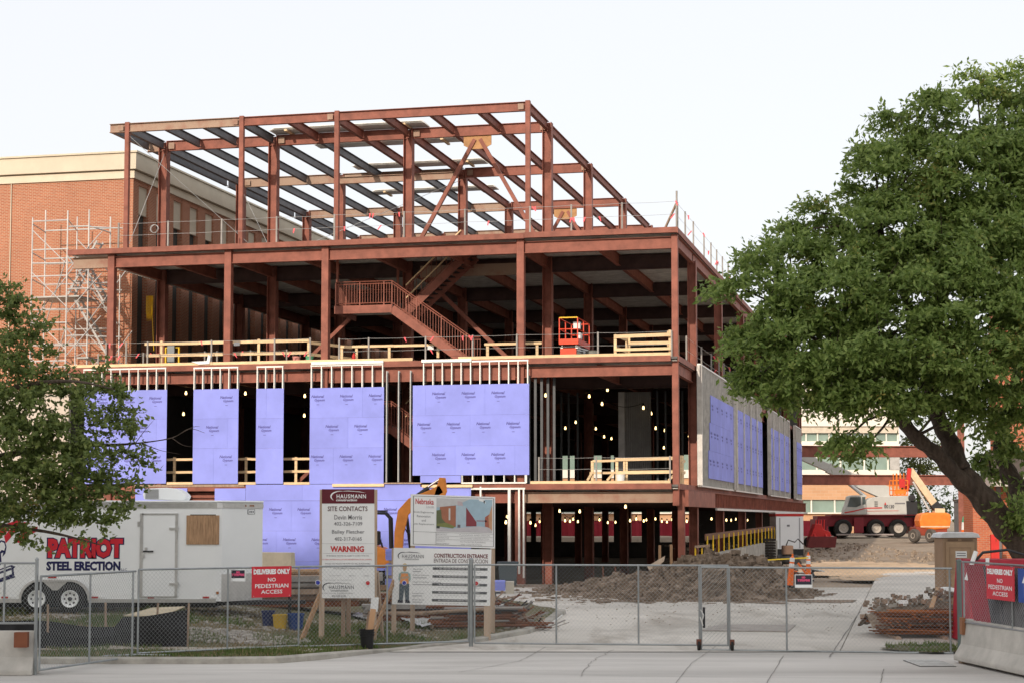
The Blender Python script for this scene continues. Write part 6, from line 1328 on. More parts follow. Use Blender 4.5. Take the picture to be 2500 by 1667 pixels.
# rusty rebar cage heap by the gate
t = thing('rebar_heap', 'heap of bright rusty rebar mats and rubble behind the gate', 'heap')
c = onY(2240, 1540, 43.0); z0 = hb(0, 43) + .06
for k in range(110):
    f = rnd.random(); z = z0 + .05 + f * .62; w = 1.05 - .35 * abs(f - .55); x = c[0] + rnd.uniform(-.08, .1); Y = 42.4 + rnd.uniform(0, 1.5); tw = rnd.uniform(-.10, .10)
    MB().tube((x - w + rnd.uniform(-.1, .2), Y, z), (x + w + rnd.uniform(-.2, .1), Y + tw, z + rnd.uniform(-.06, .06)), .016, 5).obj('rebar', RUSTB if rnd.random() < .75 else RUST, t)
for k in range(26):
    x = c[0] + rnd.uniform(-.9, .95); z = z0 + rnd.uniform(.25, .6); MB().tube((x, 42.3, z), (x + rnd.uniform(-.1, .1), 43.9, z + rnd.uniform(-.1, .1)), .016, 5).obj('rebar', RUSTB, t)
for x in (-.6, .5): MB().box(c[0] + x - .06, c[0] + x + .06, 42.3, 44, z0 - .05, z0 + .05).obj('bearer', OLDTIMB, t)
t = thing('rubble_heap', 'grey brown rubble and broken boards on top of the rusty heap', 'heap')
core = sheet('heap_core', lin(c[0] - 1.15, c[0] + 1.1, 30), lin(42.5, 44.4, 24), lambda x, y: z0 + .45 + .42 * math.exp(-((x - c[0] - .55) / .6) ** 2 - ((y - 43.4) / .7) ** 2) + .28 * math.exp(-((x - c[0] + .5) / .5) ** 2 - ((y - 43.4) / .6) ** 2) + rnd.uniform(-.04, .05) - .25 * abs(y - 43.4), MOUNDM); core.parent = t
for k in range(150):
    a = rnd.uniform(-1.1, 1.0); x = c[0] + a; Y = 43.2 + rnd.uniform(-.5, .9); z = z0 + .62 + .16 * math.cos(a * 1.4) + rnd.uniform(-.05, .18) + (.2 if a > .4 else 0); s = rnd.uniform(.04, .12); kk = CLOD[k % 6]
    MB().add([(x + s * p_[0], Y + s * p_[1], z + s * p_[2]) for p_ in kk.v], kk.f).obj('lump', rnd.choice((MOUNDM, CONCD, MOUNDM, OLDTIMB)), t)
MB().bar((c[0] + .2, 42.4, z0 + .72), (c[0] + .55, 43.2, z0 + 1.15), .1, .03).obj('board', mat('bark_board', (.5, .33, .2), .8), t); MB().box(c[0] - .5, c[0] - .3, 42.6, 42.75, z0 + .8, z0 + .88).obj('scrap', SIGNW, t)
# timber skid on the walk
a = onZ(2101, 1491, hb(0, 55) + .15); tag(MB().bar((a[0], a[1], hb(0, a[1]) + .1), (a[0] + .55, a[1] + .1, hb(0, a[1]) + .1), .12, .1).obj('timber_skid', OLDTIMB), 'short timber block lying on the walk left of the rusty heap', 'block')
# red container with tarp behind the fabric fence
p = onY(2350, 1380, 41.0); t = thing('skip_container', 'red waste skip with a black tarp frame behind the fabric fence', 'skip', (p[0], 41.0, hb(0, 41)))
MB().prism([(.1, 0, .1), (2.8, 0, .1), (3.0, 0, 1.95), (.25, 0, 1.95)], (0, 1.6, 0)).obj('body', mat('skip_red', (.42, .03, .05), .6, var=.15), t); MB().bar((.1, -.04, 1.55), (1.6, -.04, 1.75), .07, .12).obj('tarp_edge', BLACK, t); MB().path([(.3, -.05, 1.95), (.45, -.05, 2.12), (1.0, -.05, 2.18), (1.45, -.05, 2.05), (1.5, -.05, 1.5)], .035, 6).obj('tarp_hoop', DARK, t); MB().tube((.05, -.12, 1.5), (.28, -.12, 2.15), .05, 8).obj('pale_tube', SIGNW, t); MB().box(.52, .60, -.03, -.002, 1.7, 2.0).obj('strap', SIGNW, t)
# ------------------------------------------------------------------ excavator behind the signs
Ye = 64.0
def ex(px, py, Y=Ye): return onY(px, py, Y)
p = ex(930, 1420); t = thing('excavator', 'orange excavator with raised boom between the signboards and blue wall', 'excavator')
gz = hb(0, Ye)
for Y in (Ye - .1, Ye + 1.6): bevel(MB().prism([(p[0] - 1.2, Y, gz + .15), (p[0] - 1.0, Y, gz), (p[0] + 1.2, Y, gz), (p[0] + 1.4, Y, gz + .2), (p[0] + 1.3, Y, gz + .65), (p[0] - 1.1, Y, gz + .65)], (0, .45, 0)).obj('track', RUBBER, t), .05)
bevel(MB().prism([(ex(880, 1300)[0], Ye, gz + .8), (ex(955, 1300)[0], Ye, gz + .8), (ex(955, 1300)[0], Ye, gz + 1.25), (ex(935, 1300)[0], Ye, gz + 1.5), (ex(900, 1300)[0], Ye, gz + 1.65), (ex(880, 1300)[0], Ye, gz + 1.6)], (0, 1.9, 0)).obj('house', EXCO, t), .05)
xr = ex(950, 1300)[0]; z1 = ex(940, 1252)[2]
cabf = MB()
for Y in (Ye, Ye + 1.0):
    cabf.path([(xr - 1.0, Y, gz + 1.5), (xr - 1.0, Y, z1), (xr - .15, Y, z1), (xr + .02, Y, z1 - .18), (xr + .06, Y, gz + 1.2)], .05, 6)
cabf.obj('roll_cage', DARK, t); MB().box(xr - 1.02, xr - .12, Ye, Ye + 1.0, z1 + .052, z1 + .11).obj('cage_roof', DARK, t)
bevel(MB().box(xr - .7, xr - .35, Ye + .3, Ye + .8, gz + 1.6, gz + 2.1).obj('seat', DARK, t), .05); MB().bar((xr - .25, Ye + .4, gz + 1.5), (xr - .45, Ye + .4, gz + 2.1), .06, .06).obj('lever', DARK, t)
def limb(name, pts, ws, Y, d, m):
    mb = MB(); L = []
    for i, (a, w) in enumerate(zip(pts, ws)):
        dd = (pts[min(i + 1, len(pts) - 1)] - pts[max(i - 1, 0)]); nn = Vector((-dd.z, 0, dd.x)).normalized(); L.append((a + nn * w / 2, a - nn * w / 2))
    poly_ = [x[0] for x in L] + [x[1] for x in L[::-1]]
    mb.prism(poly_, (0, d, 0)); return bevel(mb.obj(name, m, t), .015)
bp = [ex(972, 1345), ex(974, 1300), ex(984, 1250), ex(1005, 1228), ex(1050, 1208), ex(1078, 1192)]
limb('boom', bp, [.30, .33, .40, .42, .36, .30], Ye + .5, .32, EXCO)
sp = [ex(1080, 1165), ex(1078, 1195), ex(1060, 1240), ex(1040, 1300)]; limb('dipper_arm', sp, [.22, .40, .34, .28], Ye + .55, .24, EXCO)
a = ex(995, 1233); b = ex(1075, 1170)
for (u0, u1, r, m) in ((0, .62, .09, DARK), (.6, 1, .045, mat('chrome', (.75, .75, .75), .15, metal=.9))):
    MB().tube(a.lerp(b, u0) + Vector((0, .66, .12)), a.lerp(b, u1) + Vector((0, .66, .06)), r, 8).obj('cylinder', m, t)
MB().path([ex(1000, 1310) + Vector((0, .4, 0)), ex(985, 1285) + Vector((0, .3, 0)), ex(968, 1300) + Vector((0, .3, 0)), ex(972, 1325) + Vector((0, .3, 0))], .03, 5).obj('hose', BLACK, t)
MB().lathe(ex(982, 1255) + Vector((0, .47, 0)), (0, -1, 0), [(0, 0), (.09, 0), (.09, .02), (0, .02)], 14).obj('pin_cap', SIGNW, t)
MB().tube(ex(1000, 1340) + Vector((0, .6, 0)), ex(990, 1255) + Vector((0, .6, 0)), .06, 8).obj('cylinder', DARK, t)
# ------------------------------------------------------------------ mobile crane
Yk = 140.0
def ck(px, py, Y=Yk): return onY(px, py, Y)
t = thing('mobile_crane', 'pale grey three-axle mobile crane on a dark red carrier', 'crane'); CG = mat('crane_grey', (.50, .50, .47), .5, var=.05); CR = mat('crane_carrier', (.20, .02, .03), .55, var=.12)
a = ck(1995, 1300); b = ck(2262, 1258)
def ckbox(name, x0, x1, y0, y1, d0, d1, m, bev=.03): p0 = ck(x0, y1); p1 = ck(x1, y0); return bevel(MB().box(p0[0], p1[0], Yk + d0, Yk + d1, p0[2], p1[2]).obj(name, m, t), bev)
ckbox('carrier', 1998, 2262, 1258, 1284, .35, 2.6, CR); ckbox('deck', 2030, 2240, 1255, 1257.8, .0, 2.9, CR); ckbox('outrigger', 1993, 2018, 1266, 1298, .0, 2.9, CR); ckbox('outrigger', 2232, 2262, 1262, 1302, .0, 2.9, CR); ckbox('ladder', 2085, 2108, 1262, 1300, -.05, .1, CR); ckbox('float_beam', 2040, 2180, 1302, 1306, -.4, -.1, mat('beam_grey', (.35, .30, .28), .7))
for px in (2059, 2139, 2193):
    c = ck(px, 1287.5); r = .70; c[2] = hb(0, Yk) + r - .04
    for d in (0.0, 2.35):
        w = MB().lathe((c[0], Yk + d - .05, c[2]), (0, 1, 0), [(.36, .02), (.56, -.02), (.67, .03), (r, .1), (r, .5), (.67, .58), (.36, .58)], 28).obj('wheel', RUBBER, t)
        MB().lathe((c[0], Yk + d - .14, c[2]), (0, 1, 0), [(0, .02), (.13, .0), (.16, .06), (.30, .05), (.35, -.01), (.37, -.01), (.37, .06)], 20).obj('rim', mat('rim_dusty', (.42, .38, .33), .7), w)
hs = [(2115, 1258), (2115, 1222), (2130, 1214), (2150, 1211), (2205, 1210), (2214, 1220), (2216, 1258)]
bevel(MB().prism([(ck(*p)[0], Yk + .2, ck(*p)[2]) for p in hs], (0, 1.7, 0)).obj('engine_housing', CG, t), .04)
cb = [(2060, 1255), (2062, 1243), (2068, 1228), (2072, 1211), (2080, 1208), (2112, 1208), (2114, 1255)]
bevel(MB().prism([(ck(*p)[0], Yk - .1, ck(*p)[2]) for p in cb], (0, 1.3, 0)).obj('cab', CG, t), .03)
for pts in ([(2068, 1236), (2075, 1213), (2101, 1212), (2101, 1232), (2090, 1237)], [(2104, 1212), (2112, 1212), (2112, 1230), (2105, 1231)]): MB().prism([(ck(*p)[0], Yk - .115, ck(*p)[2]) for p in pts], (0, .012, 0)).obj('cab_window', GLASS, t)
for pts in ([(2061, 1249), (2085, 1245), (2115, 1238), (2115, 1240), (2085, 1248), (2061, 1252)], [(2117, 1238), (2155, 1237), (2155, 1240), (2117, 1240.5)], [(2117, 1246), (2195, 1245), (2195, 1246), (2117, 1247)]): MB().prism([(ck(*p)[0], Yk + (.18 if pts[0][0] > 2116 else -.12), ck(*p)[2]) for p in pts], (0, .01, 0)).obj('red_stripe', REDP, t)
p = ck(2172, 1235.5); lettering('00130', INKDK, t, (p[0], Yk + .17, p[2]), size=.5, fit=(ck(2184, 1)[0] - ck(2160, 1)[0], .28), bold=.008); MB().box(ck(2168, 1)[0], ck(2192, 1)[0], Yk + .17, Yk + .18, ck(1, 1229)[2], ck(1, 1226)[2]).obj('print_bar', GREYI, t); MB().prism([(ck(2160, 1231)[0], Yk + .17, ck(2160, 1231)[2]), (ck(2165, 1231)[0], Yk + .17, ck(2165, 1231)[2]), (ck(2162.5, 1224)[0], Yk + .17, ck(2162.5, 1224)[2])], (0, -.01, 0)).obj('emblem', REDP, t)
for y in (1224, 1229, 1234): ckbox('vent_slot', 2136, 2144, y - 1, y + 1, .17, .19, DARK, .002)
ckbox('counterweight', 2210, 2242, 1222, 1262, .3, 2.4, DARK)
def boomseg(pa, pb, w, d0, d1, m=CG):
    A_ = ck(*pa); B_ = ck(*pb); n_ = Vector((-(B_ - A_).z, 0, (B_ - A_).x)).normalized() * w / 2
    bevel(MB().prism([(p.x, Yk + d0, p.z) for p in (A_ + n_, B_ + n_, B_ - n_, A_ - n_)], (0, d1 - d0, 0)).obj('boom_section', m, t), .03)
boomseg((2232, 1228), (2095, 1168), 1.05, 1.2, 2.2); boomseg((2100, 1170), (2030, 1139), .8, 1.3, 2.1); boomseg((2034, 1141), (1930, 1095), .62, 1.35, 2.05)
A_ = ck(2120, 1212); B_ = ck(2055, 1160); MB().tube((A_.x, Yk + 1.1, A_.z), (B_.x, Yk + 1.1, B_.z), .14, 8).obj('lift_cylinder', GALV, t)
ckbox('winch', 2196, 2222, 1206, 1222, .5, 1.9, CG); MB().lathe((ck(2228, 1214)[0], Yk + .1, ck(2228, 1214)[2]), (0, 1, 0), [(.05, 0), (.26, .02), (.26, .3), (.05, .32)], 14).obj('drum', DARK, t)
# ------------------------------------------------------------------ boom lift
Yl = 126.0
def bl(px, py, Y=Yl): return onY(px, py, Y)
t = thing('boom_lift', 'orange boom lift with a cream boom and red basket in front of the crane', 'lift')
for px, d in ((2233, 0), (2269, -.5), (2247, 2.0), (2300, 1.6)):
    c = bl(px, 1300); zc = hb(0, Yl) + .46 - .03
    w = MB().lathe((c[0], Yl + d, zc), (.85, .5, 0), [(.2, -.18), (.40, -.2), (.47, -.12), (.47, .12), (.40, .2), (.2, .18)], 20).obj('wheel', mat('tyre_dusty', (.10, .09, .08), .9), t); MB().lathe((c[0], Yl + d, zc), (.85, .5, 0), [(0, -.15), (.2, -.19), (.22, -.15)], 14).obj('rim', MATS['rim_dusty'], w)
LO = mat('lift_orange', (.80, .21, .03), .45); p0 = bl(2236, 1310); p1 = bl(2312, 1292)
bevel(MB().box(p0[0], p1[0], Yl - .1, Yl + 2.0, p0[2] + .1, p1[2] + .2).obj('chassis', mat('chassis_red', (.28, .05, .025), .6), t), .05)
hs = [(2246, 1288), (2243, 1270), (2247, 1254), (2262, 1250), (2308, 1250), (2320, 1254), (2321, 1272), (2317, 1289), (2280, 1292)]
bevel(MB().prism([(bl(*p)[0], Yl - .2, bl(*p)[2]) for p in hs], (0, 1.7, 0)).obj('turret', LO, t), .12)
MB().prism([(bl(*p)[0], Yl - .21, bl(*p)[2]) for p in ((2246, 1283), (2318, 1283), (2317, 1286), (2246, 1286))], (0, .006, 0)).obj('pale_stripe', mat('stripe_cream', (.75, .55, .38), .6), t)
p = bl(2283, 1271); lettering('SKYLIFT SERVICES', mat('stripe_amber', (.85, .40, .15), .5), t, (p[0], Yl - .225, p[2]), size=.3, fit=(1.6, .2), bold=.006) if False else None
CRM = mat('boom_cream', (.72, .55, .36), .5)
def seg(name, pa, pb, w, d0, d1, m):
    A_ = bl(*pa); B_ = bl(*pb); n_ = Vector((-(B_ - A_).z, 0, (B_ - A_).x)).normalized() * w / 2
    bevel(MB().prism([(p.x, Yl + d0, p.z) for p in (A_ + n_, B_ + n_, B_ - n_, A_ - n_)], (0, d1 - d0, 0)).obj(name, m, t), .02)
seg('boom', (2290, 1238), (2224, 1146), .48, .2, .6, CRM); seg('boom_base', (2300, 1250), (2282, 1228), .6, .1, .7, DARK); seg('pedestal', (2295, 1262), (2295, 1240), .7, .0, .8, CRM); seg('lift_cylinder', (2272, 1245), (2232, 1175), .14, .3, .45, GALV)
seg('jib', (2222, 1142), (2216, 1196), .26, .1, .4, REDP)
bk0 = bl(2176, 1207); bk1 = bl(2212, 1172)
for x in lin(bk0[0], bk1[0], 4):
    for d in (-.5, .5): MB().tube((x, Yl + d, bk0[2]), (x, Yl + d, bk1[2] + (.5 if abs(x - (bk0[0] + bk1[0]) / 2) < .3 else 0)), .035, 5).obj('basket_bar', LO, t)
for z in lin(bk0[2], bk1[2], 3):
    for d in (-.5, .5): MB().tube((bk0[0], Yl + d, z), (bk1[0], Yl + d, z), .035, 5).obj('basket_bar', LO, t)
MB().box(bk0[0], bk1[0], Yl - .55, Yl + .55, bk0[2] - .06, bk0[2]).obj('basket_floor', LO, t); MB().box(bk0[0] + .45, bk1[0] - .2, Yl - .58, Yl - .5, bk0[2] + .5, bk1[2] + .1).obj('control_panel', REDP, t); MB().box(bk0[0] + .1, bk1[0] - .1, Yl - .56, Yl - .5, bk0[2] + .05, bk0[2] + .3).obj('toe_panel', LO, t)
# striped traffic panel and orange screen beside the link columns
p = onY(2350, 1300, 118); t = thing('traffic_panel', 'tall white and orange traffic drum beside the link columns', 'drum', (onY(2336, 1, 118)[0], 118, hb(0, 118)))
MB().lathe((0, 0, 0), (0, 0, 1), [(.36, 0), (.34, .5), (.3, 1.0)], 14).obj('drum_body', ORF, t); MB().lathe((0, 0, 1.0), (0, 0, 1), [(.3, .003), (.27, .5)], 14).obj('white_band', SIGNW, t); MB().lathe((0, 0, 1.5), (0, 0, 1), [(.27, .003), (.2, .35), (.05, .5)], 14).obj('green_cap', mat('cap_green', (.06, .35, .2), .5), t)
# ------------------------------------------------------------------ trees
def leafmat(name, c1, c2, c3):
    m = bpy.data.materials.new(name); m.use_nodes = True; N = m.node_tree.nodes; L = m.node_tree.links; b = N['Principled BSDF']; out = N['Material Output']
    tc = N.new('ShaderNodeTexCoord'); n1 = N.new('ShaderNodeTexNoise'); n1.inputs['Scale'].default_value = .8; n1.inputs['Detail'].default_value = 3; L.new(tc.outputs['Object'], n1.inputs[0])
    n2 = N.new('ShaderNodeTexNoise'); n2.inputs['Scale'].default_value = 9; n2.inputs['Detail'].default_value = 2; L.new(tc.outputs['Object'], n2.inputs[0])
    r = N.new('ShaderNodeValToRGB'); e = r.color_ramp.elements; e[0].position = .38; e[0].color = (*c1, 1); e[1].position = .66; e[1].color = (*c2, 1); L.new(n2.outputs[0], r.inputs[0])
    mp = N.new('ShaderNodeMapRange'); mp.inputs[1].default_value = .60; mp.inputs[2].default_value = .74; L.new(n1.outputs[0], mp.inputs[0])
    mm = N.new('ShaderNodeMath'); mm.operation = 'MULTIPLY'; mp2 = N.new('ShaderNodeMapRange'); mp2.inputs[1].default_value = .5; mp2.inputs[2].default_value = .62; L.new(n2.outputs[0], mp2.inputs[0]); L.new(mp.outputs[0], mm.inputs[0]); L.new(mp2.outputs[0], mm.inputs[1])
    mx = N.new('ShaderNodeMix'); mx.data_type = 'RGBA'; L.new(mm.outputs[0], mx.inputs[0]); L.new(r.outputs[0], mx.inputs[6]); mx.inputs[7].default_value = (*c3, 1)
    L.new(mx.outputs[2], b.inputs['Base Color']); b.inputs['Roughness'].default_value = .5; b.inputs['Specular IOR Level'].default_value = .35
    tr = N.new('ShaderNodeBsdfTranslucent'); L.new(mx.outputs[2], tr.inputs[0]); ms = N.new('ShaderNodeMixShader'); ms.inputs[0].default_value = .45; L.new(b.outputs[0], ms.inputs[1]); L.new(tr.outputs[0], ms.inputs[2]); L.new(ms.outputs[0], out.inputs[0])
    return m
BARK = surf('bark', (.075, .055, .042), (.13, .10, .078), (.05, .038, .03), 6, 3, 1.0, 12, stretch=(3, 3, .6))
import numpy as np
def leaves(name, m, parent, blobs, size, dens, seed, droop=.5, asp=.42, clump=.36):
    g = np.random.default_rng(seed); V = []; n_tot = 0
    for (c, r, k) in blobs:
        n_cl = max(2, int(7.5 * (r / clump) ** 2 * .28)); dc = g.normal(size=(n_cl, 3)); dc /= np.linalg.norm(dc, axis=1)[:, None]
        cc = np.array(c) + dc * (r * (.45 + .55 * g.random(n_cl) ** .6))[:, None] * np.array([1, 1, .82])
        per = max(2, int(dens * k * r * r / 9 / n_cl)); which = np.repeat(np.arange(n_cl), per); n_sp = len(which)
        off = g.normal(size=(n_sp, 3)); off /= np.linalg.norm(off, axis=1)[:, None]; off[:, 2] = np.abs(off[:, 2]) * .9 - .25
        cs = clump * (.6 + .7 * g.random(n_cl))[which][:, None]
        cen = cc[which] + off * cs * (.5 + .5 * g.random(n_sp)[:, None]) * np.array([1, 1, .62])
        d = off * .75 + dc[which] * .25; d /= np.linalg.norm(d, axis=1)[:, None]
        # every spray: a short drooping twig carrying nine leaflets
        tw = d + g.normal(scale=.5, size=(n_sp, 3)); tw[:, 2] -= droop; tw /= np.linalg.norm(tw, axis=1)[:, None]
        for j in range(9):
            p = cen + tw * ((j - 3) * size * .42) + g.normal(scale=size * .28, size=(n_sp, 3))
            a = tw + g.normal(scale=.65, size=(n_sp, 3)); a /= np.linalg.norm(a, axis=1)[:, None]
            nn = np.array([0, -.6, .75]) + d * .45 + g.normal(scale=.55, size=(n_sp, 3)); b = np.cross(a, nn); b /= (np.linalg.norm(b, axis=1)[:, None] + 1e-9)
            s = size * (.5 + .85 * g.random(n_sp))[:, None]
            V.append(np.stack([p - a * s * .5, p + b * s * asp * .5 - a * s * .05, p + a * s * .5, p - b * s * asp * .5 - a * s * .05], 1)); n_tot += n_sp
    V = np.concatenate(V).reshape(-1, 3).astype(np.float32); n = len(V) // 4
    me = bpy.data.meshes.new(name); me.vertices.add(len(V)); me.vertices.foreach_set('co', V.ravel()); me.loops.add(len(V)); me.loops.foreach_set('vertex_index', np.arange(len(V), dtype=np.int32))
    me.polygons.add(n); me.polygons.foreach_set('loop_start', np.arange(0, len(V), 4, dtype=np.int32)); me.update(calc_edges=True); me.materials.append(m)
    o = bpy.data.objects.new(name, me); COL.objects.link(o); o.parent = parent; return o
def limbp(pts, rr, name, parent):
    # smooth through the given points
    out = []; ro = []
    for i in range(len(pts) - 1):
        for k in range(6):
            u = k / 6; p0 = pts[max(i - 1, 0)]; p1 = pts[i]; p2 = pts[i + 1]; p3 = pts[min(i + 2, len(pts) - 1)]
            out.append(.5 * ((2 * p1) + (p2 - p0) * u + (2 * p0 - 5 * p1 + 4 * p2 - p3) * u * u + (3 * p1 - p0 - 3 * p2 + p3) * u ** 3)); ro.append((rr[i] + (rr[i + 1] - rr[i]) * u) * (1 + .07 * math.sin(i * 3 + k * 1.7) + rnd.uniform(-.05, .05)))
    out.append(pts[-1]); ro.append(rr[-1]); return MB().path(out, .1, 12, ro).obj(name, BARK, parent, smooth=True)
LEAF1 = leafmat('ash_leaf', (.125, .20, .042), (.31, .40, .11), (.44, .31, .08))
LEAF2 = leafmat('maple_leaf', (.10, .145, .036), (.25, .30, .085), (.36, .19, .07))
# big tree on the right: blobs given as (photo column, row, radius in photo pixels, depth offset)
YT1 = 47.0
t = thing('ash_tree', 'large leafy green tree with a dark leaning trunk beside the gate', 'tree')
def tp(px, py, dy=0.0): return onY(px, py, YT1 + dy)
base = tp(2575, 1455); base[2] = hb(0, 47) - .1
limbp([base, tp(2530, 1380), tp(2470, 1300), tp(2400, 1215), tp(2345, 1150)], [.50, .44, .38, .33, .27], 'trunk', t)
limbp([tp(2400, 1215), tp(2340, 1165, -.2), tp(2290, 1110, -.5), tp(2235, 1065, -.8), tp(2185, 1000, -1.0), tp(2120, 900, -1.2), tp(2030, 820, -1.4)], [.30, .22, .20, .18, .16, .12, .05], 'limb', t)
limbp([tp(2345, 1150), tp(2320, 1080, .3), tp(2285, 1000, .5), tp(2270, 880, .6), tp(2310, 700, .8), tp(2400, 560, 1.0), tp(2450, 420, 1.0)], [.27, .25, .22, .19, .15, .1, .05], 'limb', t)
limbp([tp(2490, 1320), tp(2480, 1180, .8), tp(2440, 1100, 1.2), tp(2470, 980, 1.4), tp(2500, 800, 1.6)], [.26, .2, .17, .14, .08], 'limb', t)
limbp([tp(2185, 1000, -1), tp(2130, 930, -1.3), tp(2060, 870, -1.5), tp(1960, 810, -1.6)], [.13, .1, .07, .03], 'limb', t)
limbp([tp(2270, 880, .6), tp(2200, 700, .3), tp(2150, 560, .2), tp(2190, 420, .3)], [.15, .11, .08, .03], 'limb', t)
limbp([tp(2310, 700, .8), tp(2380, 600, .6), tp(2460, 560, .5)], [.12, .09, .04], 'limb', t)
BL1 = [(1800, 700, 62, -1.5), (1850, 640, 60, -1), (1880, 720, 85, -2), (1835, 800, 60, -1.5), (1850, 880, 62, -1.8), (1830, 940, 48, -1.6), (1880, 965, 48, -1.4), (1960, 560, 55, 0), (2000, 520, 55, .5), (1930, 630, 85, -.5), (1960, 720, 100, -1.5), (1930, 830, 95, -2.2), (1940, 920, 75, -2), (2030, 620, 105, -.5), (2060, 740, 120, -2), (2040, 860, 115, -2.6), (2030, 960, 85, -2.4), (2110, 540, 90, .5), (2125, 360, 48, .8), (2150, 430, 85, .5), (2110, 480, 45, 1), (2190, 330, 75, .8), (2230, 420, 110, -.5), (2180, 560, 120, -1.2), (2160, 690, 130, -2), (2150, 830, 130, -2.8), (2130, 940, 100, -2.8), (2265, 260, 58, .8), (2290, 330, 90, .3), (2330, 450, 130, -.8), (2300, 590, 140, -1.6), (2290, 740, 150, -2.6), (2270, 870, 140, -3), (2240, 960, 95, -2.4), (2385, 215, 58, 1.5), (2370, 320, 85, .5), (2450, 220, 65, 1.6), (2460, 330, 110, .3), (2450, 470, 140, -1), (2430, 620, 150, -2), (2420, 770, 150, -2.8), (2400, 900, 140, -3), (2350, 980, 85, -2), (2540, 220, 90, 1), (2560, 400, 150, -.5), (2560, 600, 160, -2), (2550, 800, 160, -2.5), (2520, 950, 130, -2.5), (2450, 1010, 75, -1), (2060, 1075, 52, -2.2), (2095, 1110, 38, -2.2), (2040, 1010, 45, -2), (2170, 1010, 50, -1.5), (2480, 1080, 60, .5), (2500, 1210, 45, 1), (2475, 1250, 38, -.8), (2520, 1280, 50, -.5), (2390, 1130, 40, 1.5), (2420, 1160, 35, 1.3), (2640, 500, 220, 0), (2660, 800, 220, 0), (2000, 1000, 34, -2), (1985, 960, 40, -2), (1900, 900, 60, -.5), (1990, 880, 80, -.5), (2080, 960, 70, -.5), (1960, 790, 80, 0), (2100, 800, 100, 0), (2180, 900, 90, 0), (2310, 900, 100, 1), (2250, 640, 110, 1), (2380, 560, 110, 1)]
bl_ = [(tp(px, py, dy), r * .91 * (YT1 + dy) / F, 1.0) for px, py, r, dy in BL1]
nodes_ = [tp(2235, 1065, -.8), tp(2185, 1000, -1), tp(2120, 900, -1.2), tp(2285, 1000, .5), tp(2270, 880, .6), tp(2310, 700, .8), tp(2400, 560, 1), tp(2440, 1100, 1.2), tp(2470, 980, 1.4), tp(2060, 870, -1.5), tp(2200, 700, .3), tp(2150, 560, .2), tp(2030, 820, -1.4), tp(1960, 810, -1.6)]
for c_, r_, k_ in bl_:
    n0 = min(nodes_, key=lambda n_: (n_ - c_).length); m0 = n0.lerp(c_, .5) + Vector((rnd.uniform(-.2, .2), rnd.uniform(-.2, .2), .12)); e0 = c_ + Vector((rnd.uniform(-.3, .3), -.5 * r_, rnd.uniform(.1, .5) * r_))
    MB().path([n0, m0, c_, e0], .02, 5, [.045, .032, .02, .006]).obj('twig', BARK, t)
leaves('crown', LEAF1, t, bl_, .18, 2700, 3, clump=.46)
# tree on the left, nearer
YT2 = 37.5
t = thing('maple_tree', 'dark green tree overhanging the trailer and blue wall', 'tree')
def tq(px, py, dy=0.0): return onY(px, py, YT2 + dy)
b2 = tq(-190, 1620); b2[2] = .1
limbp([b2, tq(-170, 1350), tq(-120, 1150), tq(-60, 980), tq(-20, 800)], [.2, .17, .14, .1, .04], 'trunk', t)
limbp([tq(-120, 1150), tq(20, 1110, .2), tq(150, 1090, .4), tq(280, 1085, .5), tq(345, 1080, .5), tq(420, 1068, .5), tq(462, 1046, .5), tq(500, 1056, .5)], [.1, .07, .05, .03, .016, .011, .007, .003], 'limb', t)
limbp([tq(-60, 980), tq(60, 940, -.3), tq(180, 930, -.5), tq(280, 950, -.4)], [.08, .05, .03, .008], 'limb', t)
limbp([tq(-150, 1250), tq(0, 1280, -.4), tq(130, 1300, -.5), tq(250, 1330, -.5)], [.08, .05, .03, .008], 'limb', t)
for pts in (((420, 1068), (445, 1085), (470, 1090)), ((330, 1082), (352, 1052), (375, 1025)), ((345, 1080), (390, 1098), (440, 1108)), ((440, 1058), (470, 1042), (488, 1040))): limbp([tq(*p, .5) for p in pts], [.010, .006, .002], 'twig', t)
BL2 = [(15, 700, 28, 0), (-20, 760, 55, 0), (35, 750, 45, 0), (60, 800, 48, .2), (95, 830, 30, .3), (20, 850, 70, -.2), (110, 790, 18, .2), (125, 870, 26, .2), (95, 905, 28, .2), (20, 940, 90, -.3), (110, 945, 48, 0), (170, 935, 45, .2), (230, 930, 42, .3), (200, 975, 50, 0), (275, 965, 38, .3), (310, 990, 30, .3), (90, 1020, 85, -.5), (180, 1040, 70, -.3), (260, 1035, 52, .2), (315, 1050, 34, .4), (20, 1080, 110, -.6), (120, 1120, 95, -.6), (220, 1120, 70, -.3), (290, 1115, 45, .2), (330, 1120, 22, .4), (355, 1130, 16, .5), (20, 1200, 110, -.6), (110, 1220, 90, -.6), (200, 1200, 75, -.4), (275, 1180, 48, .1), (318, 1175, 28, .3), (30, 1285, 50, -.5), (130, 1275, 42, -.6), (205, 1272, 40, -.4), (265, 1260, 42, -.1), (300, 1225, 24, .2), (90, 1318, 20, -.5), (205, 1318, 18, -.4), (270, 1290, 18, -.2), (-60, 1000, 120, 0), (-60, 1180, 120, 0), (40, 1325, 18, -.4), (345, 1090, 14, .5)]
bl2 = [(tq(px, py, dy), r * .93 * (YT2 + dy) / F, 1.0) for px, py, r, dy in BL2]
leaves('crown', LEAF2, t, bl2, .115, 3300, 5, droop=.25, asp=.55, clump=.22)
